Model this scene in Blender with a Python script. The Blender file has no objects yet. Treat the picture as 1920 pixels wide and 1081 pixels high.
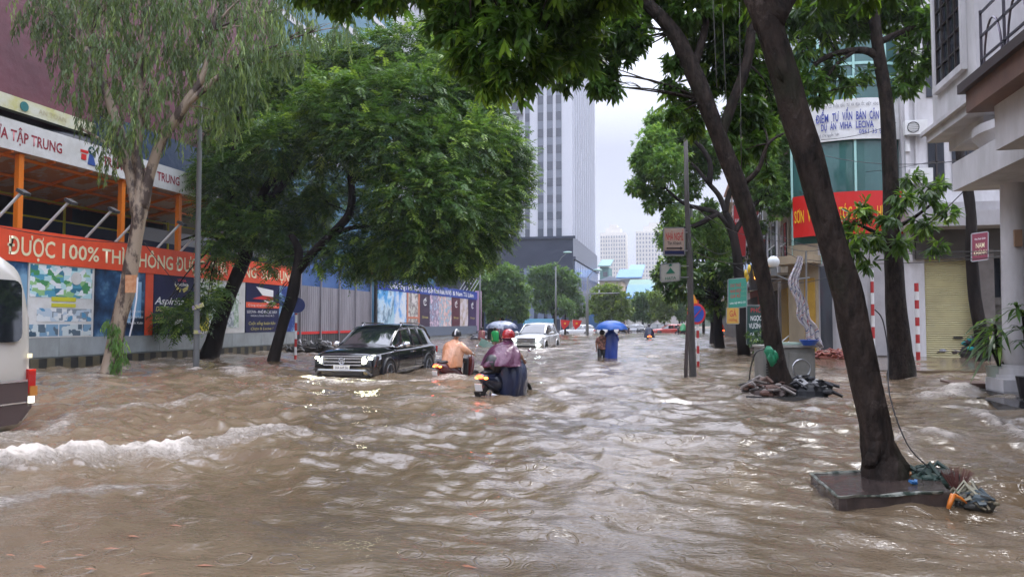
import bpy, math, random
import numpy as np
from mathutils import Vector, Matrix
rnd = random.Random(7)
NR = np.random.RandomState(11)
S = bpy.context.scene
C = S.collection
R = math.radians
# ------------------------------------------------------------------ camera
F = 1371.0; CX = 960.0; CY = 540.5; HOR = 603.0; CAMZ = 1.5
PITCH = math.atan((HOR-CY)/F); YAW = math.atan((1272-960)/F)
cam = bpy.data.objects.new('camera', bpy.data.cameras.new('camera')); C.objects.link(cam)
cam.data.sensor_width = 36; cam.data.lens = 36*F/1920; cam.data.clip_end = 6000; cam.data.clip_start = .05
cam.location = (0, 0, CAMZ); cam.rotation_euler = (math.pi/2+PITCH, 0, YAW)
S.camera = cam
# ------------------------------------------------------------------ sky: overcast, brighter to the zenith
SUN_EL, SUN_ROT = R(58), R(20)
w = bpy.data.worlds.new('World'); S.world = w; w.use_nodes = True
nt = w.node_tree; N = nt.nodes; L = nt.links; N.clear()
out = N.new('ShaderNodeOutputWorld'); bg = N.new('ShaderNodeBackground'); bg.inputs[1].default_value = .12
sky = N.new('ShaderNodeTexSky'); sky.sky_type = 'NISHITA'; sky.sun_disc = False
sky.sun_elevation = SUN_EL; sky.sun_rotation = SUN_ROT; sky.dust_density = 4
tc = N.new('ShaderNodeTexCoord'); sep = N.new('ShaderNodeSeparateXYZ'); L.new(tc.outputs['Generated'], sep.inputs[0])
mr = N.new('ShaderNodeMapRange'); mr.inputs[1].default_value = .23; mr.inputs[2].default_value = .62
mr.inputs[3].default_value = 3.25; mr.inputs[4].default_value = 20; L.new(sep.outputs[2], mr.inputs[0])
ns = N.new('ShaderNodeTexNoise'); ns.inputs['Scale'].default_value = 1.6; ns.inputs['Detail'].default_value = 4
L.new(tc.outputs['Generated'], ns.inputs['Vector'])
nm = N.new('ShaderNodeMapRange'); nm.inputs[3].default_value = .88; nm.inputs[4].default_value = 1.12; L.new(ns.outputs[0], nm.inputs[0])
mm = N.new('ShaderNodeMath'); mm.operation = 'MULTIPLY'; L.new(mr.outputs[0], mm.inputs[0]); L.new(nm.outputs[0], mm.inputs[1])
cc = N.new('ShaderNodeVectorMath'); cc.operation = 'SCALE'; cc.inputs[0].default_value = (.875, .915, 1.09); L.new(mm.outputs[0], cc.inputs['Scale'])
mx = N.new('ShaderNodeMixRGB'); mx.inputs[0].default_value = .95
L.new(sky.outputs[0], mx.inputs[1]); L.new(cc.outputs[0], mx.inputs[2]); L.new(mx.outputs[0], bg.inputs[0]); L.new(bg.outputs[0], out.inputs[0])
sun = bpy.data.objects.new('sun', bpy.data.lights.new('sun', 'SUN')); C.objects.link(sun)
sun.data.energy = 1.1; sun.data.angle = R(18); sun.data.color = (1, .97, .92)
sun.rotation_euler = (R(90)-SUN_EL, 0, math.pi-SUN_ROT)
sun.location = (0, 0, 60)
S.view_settings.view_transform = 'Standard'; S.view_settings.look = 'None'; S.view_settings.exposure = .76; S.view_settings.gamma = 1
S.render.engine = 'CYCLES'; S.cycles.use_denoising = True
S.cycles.max_bounces = 6; S.cycles.diffuse_bounces = 3; S.cycles.glossy_bounces = 3; S.cycles.transmission_bounces = 4; S.cycles.transparent_max_bounces = 6
S.cycles.volume_bounces = 0; S.cycles.caustics_reflective = False; S.cycles.caustics_refractive = False
S.cycles.sample_clamp_indirect = 6
# ------------------------------------------------------------------ where a sight line meets the world
cp, sp_, cy_, sy_ = math.cos(PITCH), math.sin(PITCH), math.cos(YAW), math.sin(YAW)
def ray(px, py):
    a, b = (px-CX)/F, (CY-py)/F
    f = cp - b*sp_; u = sp_ + b*cp
    return Vector((a*cy_ - f*sy_, a*sy_ + f*cy_, u)), f
def at(px, py, d):
    v, f = ray(px, py); return Vector((0, 0, CAMZ)) + v*(d/f)
def gnd(px, py, z=0):
    v, f = ray(px, py); return Vector((0, 0, CAMZ)) + v*((z-CAMZ)/v.z)
def onX(px, py, X):
    v, f = ray(px, py); return Vector((0, 0, CAMZ)) + v*(X/v.x)
def onY(px, py, Y):
    v, f = ray(px, py); return Vector((0, 0, CAMZ)) + v*(Y/v.y)
# ------------------------------------------------------------------ materials
def mat(name, col, rough=.6, metal=0, col2=None, scale=3, bump=0, bscale=20, emit=0, ecol=None, coat=0, spec=.5, stretch=None, sharp=False, alpha=None):
    m = bpy.data.materials.new(name); m.use_nodes = True
    nt = m.node_tree; N = nt.nodes; L = nt.links; p = N['Principled BSDF']
    p.inputs['Base Color'].default_value = (*col, 1); p.inputs['Roughness'].default_value = rough; p.inputs['Metallic'].default_value = metal
    p.inputs['Specular IOR Level'].default_value = spec; p.inputs['Coat Weight'].default_value = coat; p.inputs['Coat Roughness'].default_value = .04
    if alpha is not None: p.inputs['Alpha'].default_value = alpha
    if emit: p.inputs['Emission Color'].default_value = (*(ecol or col), 1); p.inputs['Emission Strength'].default_value = emit
    if col2 or bump:
        tc = N.new('ShaderNodeTexCoord'); src = tc.outputs['Object']
        if stretch:
            mp = N.new('ShaderNodeMapping'); mp.inputs['Scale'].default_value = stretch; L.new(src, mp.inputs[0]); src = mp.outputs[0]
    if col2:
        n = N.new('ShaderNodeTexNoise'); n.inputs['Scale'].default_value = scale; n.inputs['Detail'].default_value = 6; n.inputs['Roughness'].default_value = .65
        L.new(src, n.inputs['Vector'])
        r = N.new('ShaderNodeValToRGB'); r.color_ramp.elements[0].position = .46 if sharp else .35; r.color_ramp.elements[1].position = .54 if sharp else .66
        r.color_ramp.elements[0].color = (*col, 1); r.color_ramp.elements[1].color = (*col2, 1)
        L.new(n.outputs[0], r.inputs[0]); L.new(r.outputs[0], p.inputs['Base Color'])
    if bump:
        n = N.new('ShaderNodeTexNoise'); n.inputs['Scale'].default_value = bscale; n.inputs['Detail'].default_value = 5; L.new(src, n.inputs['Vector'])
        b = N.new('ShaderNodeBump'); b.inputs['Strength'].default_value = 1; b.inputs['Distance'].default_value = bump; L.new(n.outputs[0], b.inputs['Height']); L.new(b.outputs[0], p.inputs['Normal'])
    return m
def glassy(name, col, rough=.05, tint=None):
    return mat(name, col, rough, coat=.6, spec=.8)
def leafmat(name, dark, light, young=None, rough=.42, trans=.4):
    m = bpy.data.materials.new(name); m.use_nodes = True
    nt = m.node_tree; N = nt.nodes; L = nt.links; p = N['Principled BSDF']; o = N['Material Output']
    a = N.new('ShaderNodeAttribute'); a.attribute_name = 'tint'
    sp = N.new('ShaderNodeSeparateColor'); L.new(a.outputs['Color'], sp.inputs[0])
    m1 = N.new('ShaderNodeMixRGB'); m1.inputs[1].default_value = (*dark, 1); m1.inputs[2].default_value = (*light, 1); L.new(sp.outputs[0], m1.inputs[0])
    m2 = N.new('ShaderNodeMixRGB'); m2.inputs[2].default_value = (*(young or light), 1); L.new(sp.outputs[1], m2.inputs[0]); L.new(m1.outputs[0], m2.inputs[1])
    L.new(m2.outputs[0], p.inputs['Base Color']); p.inputs['Roughness'].default_value = rough; p.inputs['Specular IOR Level'].default_value = .45
    t = N.new('ShaderNodeBsdfTranslucent'); g = N.new('ShaderNodeGamma'); g.inputs[1].default_value = .8
    tm = N.new('ShaderNodeMixRGB'); tm.blend_type = 'MULTIPLY'; tm.inputs[0].default_value = 1; tm.inputs[2].default_value = (1.2, 1.25, .55, 1)
    L.new(m2.outputs[0], g.inputs[0]); L.new(g.outputs[0], tm.inputs[1]); L.new(tm.outputs[0], t.inputs[0])
    ms = N.new('ShaderNodeMixShader'); ms.inputs[0].default_value = trans
    L.new(p.outputs[0], ms.inputs[1]); L.new(t.outputs[0], ms.inputs[2]); L.new(ms.outputs[0], o.inputs[0])
    return m
# ------------------------------------------------------------------ mesh builder
def wmat(o):
    m = Matrix.Identity(4)
    while o is not None: m = o.matrix_basis @ m; o = o.parent
    return m
class MB:
    def __init__(s, M=None): s.v = []; s.f = []; s.mi = []; s.cur = 0; s.M = M
    def m(s, i): s.cur = i; return s
    def add(s, vs, fs, mi=None):
        k = len(s.v)
        s.v += [Vector(v) for v in vs] if s.M is None else [s.M @ Vector(v) for v in vs]
        for f in fs: s.f.append([k+i for i in f]); s.mi.append(s.cur if mi is None else mi)
        return s
    def box(s, c, d, rz=0, rx=0, ry=0):
        hx, hy, hz = d[0]/2, d[1]/2, d[2]/2
        vs = [Vector((x, y, z)) for x in (-hx, hx) for y in (-hy, hy) for z in (-hz, hz)]
        if rz or rx or ry:
            m = Matrix.Rotation(rz, 3, 'Z') @ Matrix.Rotation(ry, 3, 'Y') @ Matrix.Rotation(rx, 3, 'X'); vs = [m @ v for v in vs]
        return s.add([v+Vector(c) for v in vs], [(0,1,3,2),(4,6,7,5),(0,4,5,1),(2,3,7,6),(0,2,6,4),(1,5,7,3)])
    def bx(s, x0, x1, y0, y1, z0, z1): return s.box(((x0+x1)/2, (y0+y1)/2, (z0+z1)/2), (abs(x1-x0), abs(y1-y0), abs(z1-z0)))
    def bar(s, a, b, wd, h=None):
        a, b = Vector(a), Vector(b); d = b-a; h = h or wd
        q = d.to_track_quat('Y', 'Z').to_matrix(); l = d.length/2; c = (a+b)/2
        vs = [q @ Vector((x*wd/2, y*l, z*h/2))+c for x in (-1, 1) for y in (-1, 1) for z in (-1, 1)]
        return s.add(vs, [(0,1,3,2),(4,6,7,5),(0,4,5,1),(2,3,7,6),(0,2,6,4),(1,5,7,3)])
    def tube(s, pts, rad, n=8, cap=True, wob=0, flute=None):
        pts = [Vector(p) for p in pts]; k = len(pts)
        if not hasattr(rad, '__len__'): rad = [rad]*k
        up = None; vs = []
        for i, p in enumerate(pts):
            t = (pts[min(i+1, k-1)]-pts[max(i-1, 0)]).normalized()
            if up is None: up = t.orthogonal().normalized()
            else: up = (up - t*up.dot(t)).normalized()
            b = t.cross(up)
            for j in range(n):
                a = 2*math.pi*j/n; r = rad[i]
                if wob: r *= 1+wob*(math.sin(a*3+i*.7)+math.sin(a*2-i*.45+1)+.6*math.sin(a*5+i*1.3))*.5
                vs.append(p+(up*math.cos(a)+b*math.sin(a))*r)
        fs = [(i*n+j, i*n+(j+1)%n, (i+1)*n+(j+1)%n, (i+1)*n+j) for i in range(k-1) for j in range(n)]
        if cap: fs += [tuple(range(n))[::-1], tuple((k-1)*n+j for j in range(n))]
        return s.add(vs, fs)
    def cyl(s, a, b, r, n=16, r2=None): return s.tube([a, b], [r, r if r2 is None else r2], n)
    def rings(s, rs, cap=True, closed=True):
        n = len(rs[0]); vs = [v for r in rs for v in r]; k = len(rs)
        fs = [(i*n+j, i*n+(j+1)%n, (i+1)*n+(j+1)%n, (i+1)*n+j) for i in range(k-1) for j in range(n if closed else n-1)]
        if cap and closed: fs += [tuple(range(n))[::-1], tuple((k-1)*n+j for j in range(n))]
        return s.add(vs, fs)
    def sph(s, c, r, n=12, m=8, z0=-1, z1=1):
        if not hasattr(r, '__len__'): r = (r, r, r)
        c = Vector(c); rs = []
        a0, a1 = math.asin(z0), math.asin(z1)
        for i in range(m+1):
            a = a0+(a1-a0)*i/m
            rs.append([c+Vector((r[0]*max(.002, math.cos(a))*math.cos(2*math.pi*j/n), r[1]*max(.002, math.cos(a))*math.sin(2*math.pi*j/n), r[2]*math.sin(a))) for j in range(n)])
        return s.rings(rs)
    def quad(s, a, b, c, d): return s.add([a, b, c, d], [(0, 1, 2, 3)])
    def poly(s, pts): return s.add(pts, [tuple(range(len(pts)))])
    def prism(s, pts, off):
        off = Vector(off); n = len(pts); a = [Vector(p) for p in pts]; b = [p+off for p in a]
        return s.add(a+b, [tuple(range(n))[::-1], tuple(range(n, 2*n))]+[(i, (i+1)%n, n+(i+1)%n, n+i) for i in range(n)])
    def disc(s, c, nrm, r, th=.01, n=20):
        c = Vector(c); nrm = Vector(nrm).normalized(); return s.cyl(c-nrm*th/2, c+nrm*th/2, r, n)
    def build(s, name, mats, parent=None, smooth=False, local=False, sharp=None):
        me = bpy.data.meshes.new(name)
        vs = s.v
        if parent is not None and not local:
            mi = wmat(parent).inverted(); vs = [mi @ v for v in vs]
        me.from_pydata([tuple(v) for v in vs], [], s.f)
        if not isinstance(mats, (list, tuple)): mats = [mats]
        for m_ in mats: me.materials.append(m_)
        me.polygons.foreach_set('material_index', s.mi)
        if smooth: me.polygons.foreach_set('use_smooth', [True]*len(me.polygons))
        me.update()
        o = bpy.data.objects.new(name, me); C.objects.link(o)
        if parent is not None: o.parent = parent
        if smooth and sharp:
            me.set_sharp_from_angle(angle=R(sharp))
        return o
def tag(o, label, cat, group=None):
    o['label'] = label; o['category'] = cat
    if group: o['group'] = group
    return o
def struct(o): o['kind'] = 'structure'; return o
def thing(name, label, cat, loc=(0, 0, 0), rz=0, group=None):
    o = bpy.data.objects.new(name, None); C.objects.link(o); o.empty_display_size = .3
    o.location = loc; o.rotation_euler = (0, 0, rz); return tag(o, label, cat, group)
def copy_tree(o, parent=None):
    c = o.copy(); C.objects.link(c); c.parent = parent
    for ch in list(o.children): copy_tree(ch, c)
    return c
def text(s, name, mt, parent, origin, ux, uz, h, width=None, off=0, ext=.002, align='CENTER', shear=0):
    """lettering as a thin mesh: origin = centre of the line, ux/uz = directions of writing and of up, h = capital height, width = fitted width"""
    cu = bpy.data.curves.new(name, 'FONT'); cu.body = s; cu.align_x = align; cu.size = 1; cu.offset = off; cu.extrude = 0; cu.resolution_u = 2; cu.shear = shear
    t = bpy.data.objects.new(name, cu); C.objects.link(t)
    dg = bpy.context.evaluated_depsgraph_get(); dg.update()
    me = bpy.data.meshes.new_from_object(t.evaluated_get(dg)); bpy.data.objects.remove(t)
    n = len(me.vertices); co = np.zeros(n*3); me.vertices.foreach_get('co', co); co = co.reshape(-1, 3)
    if not n: return None
    capH = .73
    co[:, 1] /= capH; co[:, 0] /= capH; co *= h
    w0 = co[:, 0].max()-co[:, 0].min()
    if width: co[:, 0] *= width/max(w0, 1e-6)
    ux = Vector(ux).normalized(); uz = Vector(uz).normalized(); nn = ux.cross(uz)
    U = np.array(ux); Z = np.array(uz); O = np.array(Vector(origin)+nn*ext)
    W = O + co[:, :1]*U + (co[:, 1:2]-h/2)*Z
    if parent is not None:
        mi = np.array(wmat(parent).inverted()); W = W @ mi[:3, :3].T + mi[:3, 3]
    me.vertices.foreach_set('co', W.astype(np.float32).ravel()); me.materials.clear(); me.materials.append(mt); me.update()
    o = bpy.data.objects.new(name, me); C.objects.link(o); o.parent = parent
    return o
# ------------------------------------------------------------------ numpy helpers: noise, leaves
LAT = NR.rand(256, 256)
def vnoise(x, y, seed=0):
    x = x+seed*17.3; y = y+seed*9.7
    xi = np.floor(x).astype(int); yi = np.floor(y).astype(int); fx = x-xi; fy = y-yi
    fx = fx*fx*(3-2*fx); fy = fy*fy*(3-2*fy)
    a = LAT[xi & 255, yi & 255]; b = LAT[(xi+1) & 255, yi & 255]; c = LAT[xi & 255, (yi+1) & 255]; d = LAT[(xi+1) & 255, (yi+1) & 255]
    return (a*(1-fx)+b*fx)*(1-fy)+(c*(1-fx)+d*fx)*fy
def fbm(x, y, o=4, seed=0):
    s = 0; a = .5; t = 0
    for i in range(o): s = s+a*vnoise(x*2**i, y*2**i, seed+i*3); t += a; a *= .5
    return s/t
def nrm(a): return a/np.maximum(np.linalg.norm(a, axis=-1, keepdims=True), 1e-9)
def leaf_mesh(name, P, D, Nn, Ln, Wd, tint, mt, parent, fine=False, droop=.12):
    """P base, D direction, Nn face normal, Ln length, Wd width per leaf; one mesh, every leaf folded on its midrib"""
    n = len(P); D = nrm(D); Sd = nrm(np.cross(D, Nn)); Nn = np.cross(Sd, D)
    Ln = np.asarray(Ln).reshape(-1, 1)*np.ones((n, 1)); Wd = np.asarray(Wd).reshape(-1, 1)*np.ones((n, 1))
    if fine: prof = [(0, 0, 0), (.32, .42, .1), (.68, .4, .1), (1, 0, 0), (.68, -.4, .1), (.32, -.42, .1), (.34, 0, 0), (.7, 0, 0)]; fs = [(0, 6, 1), (1, 6, 7, 2), (2, 7, 3), (0, 5, 6), (5, 4, 7, 6), (4, 3, 7)]
    else: prof = [(0, 0, 0), (.45, .5, .12), (1, 0, 0), (.45, -.5, .12), (.5, 0, 0)]; fs = [(0, 4, 1), (1, 4, 2), (0, 3, 4), (3, 2, 4)]
    k = len(prof); V = np.zeros((n, k, 3))
    for i, (t, s, u) in enumerate(prof):
        V[:, i] = P + D*Ln*t + Sd*Wd*s + Nn*(Wd*u*1.2); V[:, i, 2] -= (Ln[:, 0]*droop*t*t)
    fl = []; ls = []
    base = np.arange(n)*k
    nl = sum(len(f) for f in fs)
    loops = np.zeros((n, nl), dtype=np.int32); c = 0; tot = []
    for f in fs:
        for j in f: loops[:, c] = base+j; c += 1
        tot.append(len(f))
    me = bpy.data.meshes.new(name); me.vertices.add(n*k); me.vertices.foreach_set('co', None or V.astype(np.float32).ravel())
    me.loops.add(n*nl); me.loops.foreach_set('vertex_index', loops.ravel())
    totals = np.tile(np.array(tot, dtype=np.int32), n); starts = np.concatenate([[0], np.cumsum(totals)[:-1]]).astype(np.int32)
    me.polygons.add(len(totals)); me.polygons.foreach_set('loop_start', starts)
    me.polygons.foreach_set('use_smooth', np.ones(len(totals), dtype=bool))
    me.update(calc_edges=True)
    at_ = me.attributes.new('tint', 'FLOAT_COLOR', 'POINT'); T = np.ones((n, k, 4), dtype=np.float32); T[:, :, :2] = tint[:, None, :2]
    at_.data.foreach_set('color', T.ravel()); me.materials.append(mt)
    o = bpy.data.objects.new(name, me); C.objects.link(o)
    if parent is not None:
        o.parent = parent; mi = wmat(parent).inverted(); me.transform(mi)
    return o
def rand_dirs(n): return nrm(NR.normal(size=(n, 3)))
def clump_points(clumps, per, shell=.5):
    """clumps: (centre, (rx,ry,rz)); per = sprays per square metre of clump surface"""
    P = []; O = []; K = []
    for i, (c, r) in enumerate(clumps):
        r = np.array(r if hasattr(r, '__len__') else (r, r, r), dtype=float)
        area = 4*math.pi*(r.mean())**2; n = max(6, int(area*per)); d = rand_dirs(n)
        rad = (shell+(1-shell)*NR.rand(n, 1)**.6)*(1+.12*NR.normal(size=(n, 1)))
        P.append(np.array(c)+d*r*rad); O.append(nrm(d/r)); K.append(np.full(n, NR.rand()))
    return np.concatenate(P), np.concatenate(O), np.concatenate(K)
def frame(D):
    a = np.where(np.abs(D[:, 2:3]) > .9, np.array([[1., 0, 0]]), np.array([[0, 0, 1.]])); X = nrm(np.cross(D, a)); return X, np.cross(X, D)
def pinnate(P, O, K, spray=.5, n=12, ll=.13, lw=.04, droop=.5, out=.8, rn=.5, young=.12):
    """twigs with leaflets in two rows"""
    m = len(P); D = nrm(O*out*np.array([1, 1, .55])+rand_dirs(m)*rn+np.array([0, 0, -droop*.45])); X, Z = frame(D)
    Z = np.where(Z[:, 2:3] < 0, -Z, Z)
    sz = spray*(.7+.6*NR.rand(m, 1)); yg = (NR.rand(m) < young)*NR.rand(m)
    LP = []; LD = []; LN = []; LL = []; T = []
    for i in range(n):
        t = (i//2+.6)/(n/2); s = 1 if i % 2 else -1
        p = P+D*sz*t; p = p.copy(); p[:, 2] -= (sz[:, 0]*t)**2*.3
        d = nrm(D*.55+X*s+rand_dirs(m)*.25+np.array([0, 0, -.22])); LP.append(p); LD.append(d); LN.append(nrm(Z+rand_dirs(m)*.35)); LL.append(sz[:, 0]/spray*ll*(1.1-.4*t)*(.8+.4*NR.rand(m)))
        T.append(np.stack([np.clip(K*.6+NR.rand(m)*.5, 0, 1), yg], 1))
    return np.concatenate(LP), np.concatenate(LD), np.concatenate(LN), np.concatenate(LL), np.concatenate(LL)*lw/ll, np.concatenate(T)
def rosette(P, O, K, n=8, ll=.17, lw=.055, droop=.6, spread=.9, young=.1, rn=.5):
    """leaves splayed round twig ends"""
    m = len(P); D = nrm(O*.6+rand_dirs(m)*rn+np.array([0, 0, -droop*.5])); X, Z = frame(D); yg = (NR.rand(m) < young)*NR.rand(m)
    LP = []; LD = []; LN = []; LL = []; T = []
    for i in range(n):
        a = 2*math.pi*i/n*1.6+NR.rand(m, 1)*.8; rr = X*np.cos(a)+Z*np.sin(a)
        d = nrm(D*(.5+.5*NR.rand(m, 1))+rr*spread+np.array([0, 0, -droop])); LP.append(P-D*(i*.014)); LD.append(d)
        LN.append(nrm(np.cross(np.cross(d, np.array([0, 0, 1.])), d)*1.0+rand_dirs(m)*.5+1e-4)); LL.append(ll*(.65+.6*NR.rand(m))); T.append(np.stack([np.clip(K*.6+NR.rand(m)*.5, 0, 1), yg], 1))
    return np.concatenate(LP), np.concatenate(LD), np.concatenate(LN), np.concatenate(LL), np.concatenate(LL)*lw/ll, np.concatenate(T)
def weeping(P, O, K, ln=.9, n=16, ll=.19, lw=.028, young=.1):
    m = len(P); D = nrm(O*.35+rand_dirs(m)*.25+np.array([0, 0, -.9])); yg = (NR.rand(m) < young)*NR.rand(m); sz = ln*(.5+.8*NR.rand(m, 1))
    LP = []; LD = []; LN = []; LL = []; T = []
    for i in range(n):
        t = (i+.5)/n; p = P+D*sz*t; p = p.copy(); p[:, 2] -= (sz[:, 0]*t)**2*.3
        d = nrm(rand_dirs(m)*.45+np.array([0, 0, -1.])); LP.append(p); LD.append(d); LN.append(rand_dirs(m)); LL.append(ll*(.7+.6*NR.rand(m))); T.append(np.stack([np.clip(K*.6+NR.rand(m)*.5, 0, 1), yg], 1))
    return np.concatenate(LP), np.concatenate(LD), np.concatenate(LN), np.concatenate(LL), np.concatenate(LL)*lw/ll, np.concatenate(T)
def bez(a, b, c, n):
    a, b, c = Vector(a), Vector(b), Vector(c); return [a*(1-t)**2+b*2*t*(1-t)+c*t*t for t in [i/(n-1) for i in range(n)]]
def smooth_path(pts, rad, sub=4):
    P = [Vector(p) for p in pts]; o = []; r = []
    for i in range(len(P)-1):
        p0, p1, p2, p3 = P[max(i-1, 0)], P[i], P[i+1], P[min(i+2, len(P)-1)]
        for k in range(sub):
            t = k/sub; o.append(.5*((2*p1)+(p2-p0)*t+(2*p0-5*p1+4*p2-p3)*t*t+(3*p1-p0-3*p2+p3)*t**3)); r.append(rad[i]*(1-t)+rad[i+1]*t)
    o.append(P[-1]); r.append(rad[-1]); return o, r
# ================================================================== GROUND AND WATER
M = {}
M['mud'] = mat('mud', (.10, .075, .05), .8, col2=(.15, .115, .08), scale=.3)
M['dark'] = mat('dark', (.012, .012, .014), .5); M['black'] = mat('black_plastic', (.018, .018, .02), .35)
M['white'] = mat('white_paint', (.74, .75, .75), .45, col2=(.58, .58, .56), scale=1.2, bump=.01, bscale=2); M['steel'] = mat('steel', (.45, .46, .47), .35, 1)
M['chrome'] = mat('chrome', (.75, .76, .78), .12, 1)
g = MB().box((0, 400, -.5), (1800, 1700, .2)).build('ground', M['mud']); struct(g)
def polyd(X, Y, pts):
    """distance to a polyline and position along it 0..1"""
    best = np.full(X.shape, 1e9); par = np.zeros(X.shape); n = len(pts)-1
    for i in range(n):
        a, b = pts[i], pts[i+1]; dx, dy = b[0]-a[0], b[1]-a[1]; l2 = dx*dx+dy*dy+1e-9
        t = np.clip(((X-a[0])*dx+(Y-a[1])*dy)/l2, 0, 1); d = np.hypot(X-a[0]-dx*t, Y-a[1]-dy*t)
        k = d < best; best = np.where(k, d, best); par = np.where(k, (i+t)/n, par)
    return best, par
def sst(a, b, x): t = np.clip((x-a)/(b-a), 0, 1); return t*t*(3-2*t)
ys = list(np.arange(-14, 3.2, .4)); y = 3.2
while y < 170: ys.append(y); y += .0058*y
ys = np.array(ys); t = np.linspace(-1, 1, 860); tt = np.sign(t)*(.35*np.abs(t)+.65*np.abs(t)**1.25)
Yg, Tg = np.meshgrid(ys, tt, indexing='ij'); yc = np.maximum(Yg, 3.2); Xg = -.2*yc+Tg*(yc*1.05+5.5)
sp = np.maximum(.0058*yc, (yc*1.05+5.5)/480)
H = np.zeros_like(Xg)
amp_mod = .55+.9*fbm(Xg*.16, Yg*.1, 3, 40)
for i in range(70):
    lam = .22*(15**(i/69)); kk = 2*math.pi/lam; th = NR.normal(1.15, .75); ph = NR.rand()*6.28
    a = .0118*lam**.68*(.5+NR.rand()); fade = np.clip((lam/sp-3)/3, 0, 1)
    wx = Xg+.35*vnoise(Xg*.5, Yg*.5, i)*2; wy = Yg+.35*vnoise(Xg*.45, Yg*.55, i+90)*2
    H += fade*a*np.sin(kk*(wx*math.cos(th)+wy*math.sin(th))+ph)
H = H*amp_mod*.47
ch = 1-np.abs(2*fbm(Xg*.9+.3*Yg*.2, Yg*1.7, 4, 3)-1)     # sharp choppy crests of the current
H += .05*(ch**3-.4)*amp_mod*sst(2, 9, yc)*np.clip(1.3-yc/90, .3, 1)
calm = 1-.6*sst(8, 4, yc)
H *= calm
foam = np.zeros_like(Xg)
nf = fbm(Xg*2.2, Yg*3.4, 5, 60); nf2 = fbm(Xg*6, Yg*9, 4, 70)
def foamline(px, wid, strength, hgt, tail=None, zz=0):
    global H, foam
    pts = [gnd(*p) for p in px]; d, par = polyd(Xg+.5*(fbm(Xg*1.1, Yg*1.1, 3, 5)-.5), Yg+.6*(fbm(Xg*1.1, Yg*1.1, 3, 6)-.5), pts)
    wv = np.interp(par, np.linspace(0, 1, len(wid)), wid); sv = np.interp(par, np.linspace(0, 1, len(strength)), strength)
    k = np.exp(-(d/wv)**2); foam = np.maximum(foam, sv*k*(.12+1.0*nf+.75*(nf2-.25))); H = H+hgt*k*sv*(.15+1.35*nf2+.4*nf)
foamline([(-160, 905), (0, 884), (150, 866), (300, 852), (430, 836), (520, 824)], [.40, .42, .42, .40, .34, .22], [1.2, 1.2, 1.2, 1.15, 1.0, .7], .13)
foamline([(500, 826), (640, 818), (780, 800), (900, 775), (1000, 745)], [.25, .3, .35, .3, .25], [.45, .45, .45, .5, .3], .10)
foamline([(-100, 955), (40, 943), (180, 930), (320, 915)], [.15, .2, .15, .1], [.75, .6, .6, .3], .03)
foamline([(0, 838), (60, 812), (110, 795), (210, 790)], [.3, .3, .22, .15], [.6, .7, .7, .4], .07)
foamline([(110, 790), (260, 765), (420, 742), (560, 726), (620, 715)], [.3, .3, .3, .3, .3], [.55, .55, .5, .5, .5], .08)
foamline([(350, 694), (420, 690), (470, 704), (500, 712)], [.3, .4, .35, .3], [.9, .9, .8, .4], .05)
foamline([(590, 716), (680, 722), (760, 716), (840, 706), (880, 712)], [.35, .4, .4, .35, .3], [.8, .7, .7, .65, .5], .04)
foamline([(895, 748), (960, 742), (1000, 728)], [.25, .3, .2], [.8, .75, .5], .05)
foamline([(950, 657), (1010, 660), (1070, 652)], [.6, .7, .5], [.9, .9, .6], .08)
foamline([(560, 760), (680, 762), (800, 752), (930, 768)], [.3, .3, .3, .3], [.4, .4, .45, .3], .05)
foamline([(1300, 712), (1400, 742), (1480, 758), (1560, 752)], [.2, .3, .3, .2], [.45, .75, .7, .5], .05)
foamline([(1560, 745), (1640, 758)], [.2, .2], [.6, .5], .04)
foamline([(1740, 745), (1790, 738), (1825, 722)], [.22, .3, .28], [.7, 1.1, 1.15], .08)
foamline([(1815, 770), (1860, 790), (1925, 828), (1990, 850)], [.12, .14, .16, .16], [1.0, 1.15, 1.15, 1], .05)
foamline([(1745, 815), (1785, 822)], [.16, .16], [1.1, 1.0], .05)
foamline([(1690, 812), (1730, 850), (1800, 868), (1850, 886)], [.12, .12, .12, .1], [.5, .5, .55, .4], .03)
foam = np.maximum(foam, sst(.60, .80, fbm(Xg*.5, Yg*.28, 4, 81))*sst(13, 26, yc)*.75*(.4+nf))
crest = sst(.012, .045, H)*sst(7, 16, yc)*sst(.45, .65, nf); foam = np.maximum(foam, crest*.45)
foam = np.clip(foam, 0, 1.2)
H = np.where(Yg < 3, H*.3, H)
nr, nc = Xg.shape
me = bpy.data.meshes.new('flood_water'); me.vertices.add(nr*nc); me.vertices.foreach_set('co', np.stack([Xg, Yg, H], -1).astype(np.float32).ravel())
idx = np.arange(nr*nc).reshape(nr, nc); q = np.stack([idx[:-1, :-1], idx[:-1, 1:], idx[1:, 1:], idx[1:, :-1]], -1).reshape(-1, 4).astype(np.int32)
me.loops.add(q.size); me.loops.foreach_set('vertex_index', q.ravel()); me.polygons.add(len(q)); me.polygons.foreach_set('loop_start', np.arange(0, q.size, 4, dtype=np.int32))
me.polygons.foreach_set('use_smooth', np.ones(len(q), dtype=bool)); me.update(calc_edges=True)
fa = me.attributes.new('foam', 'FLOAT', 'POINT'); fa.data.foreach_set('value', foam.astype(np.float32).ravel())
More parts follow.
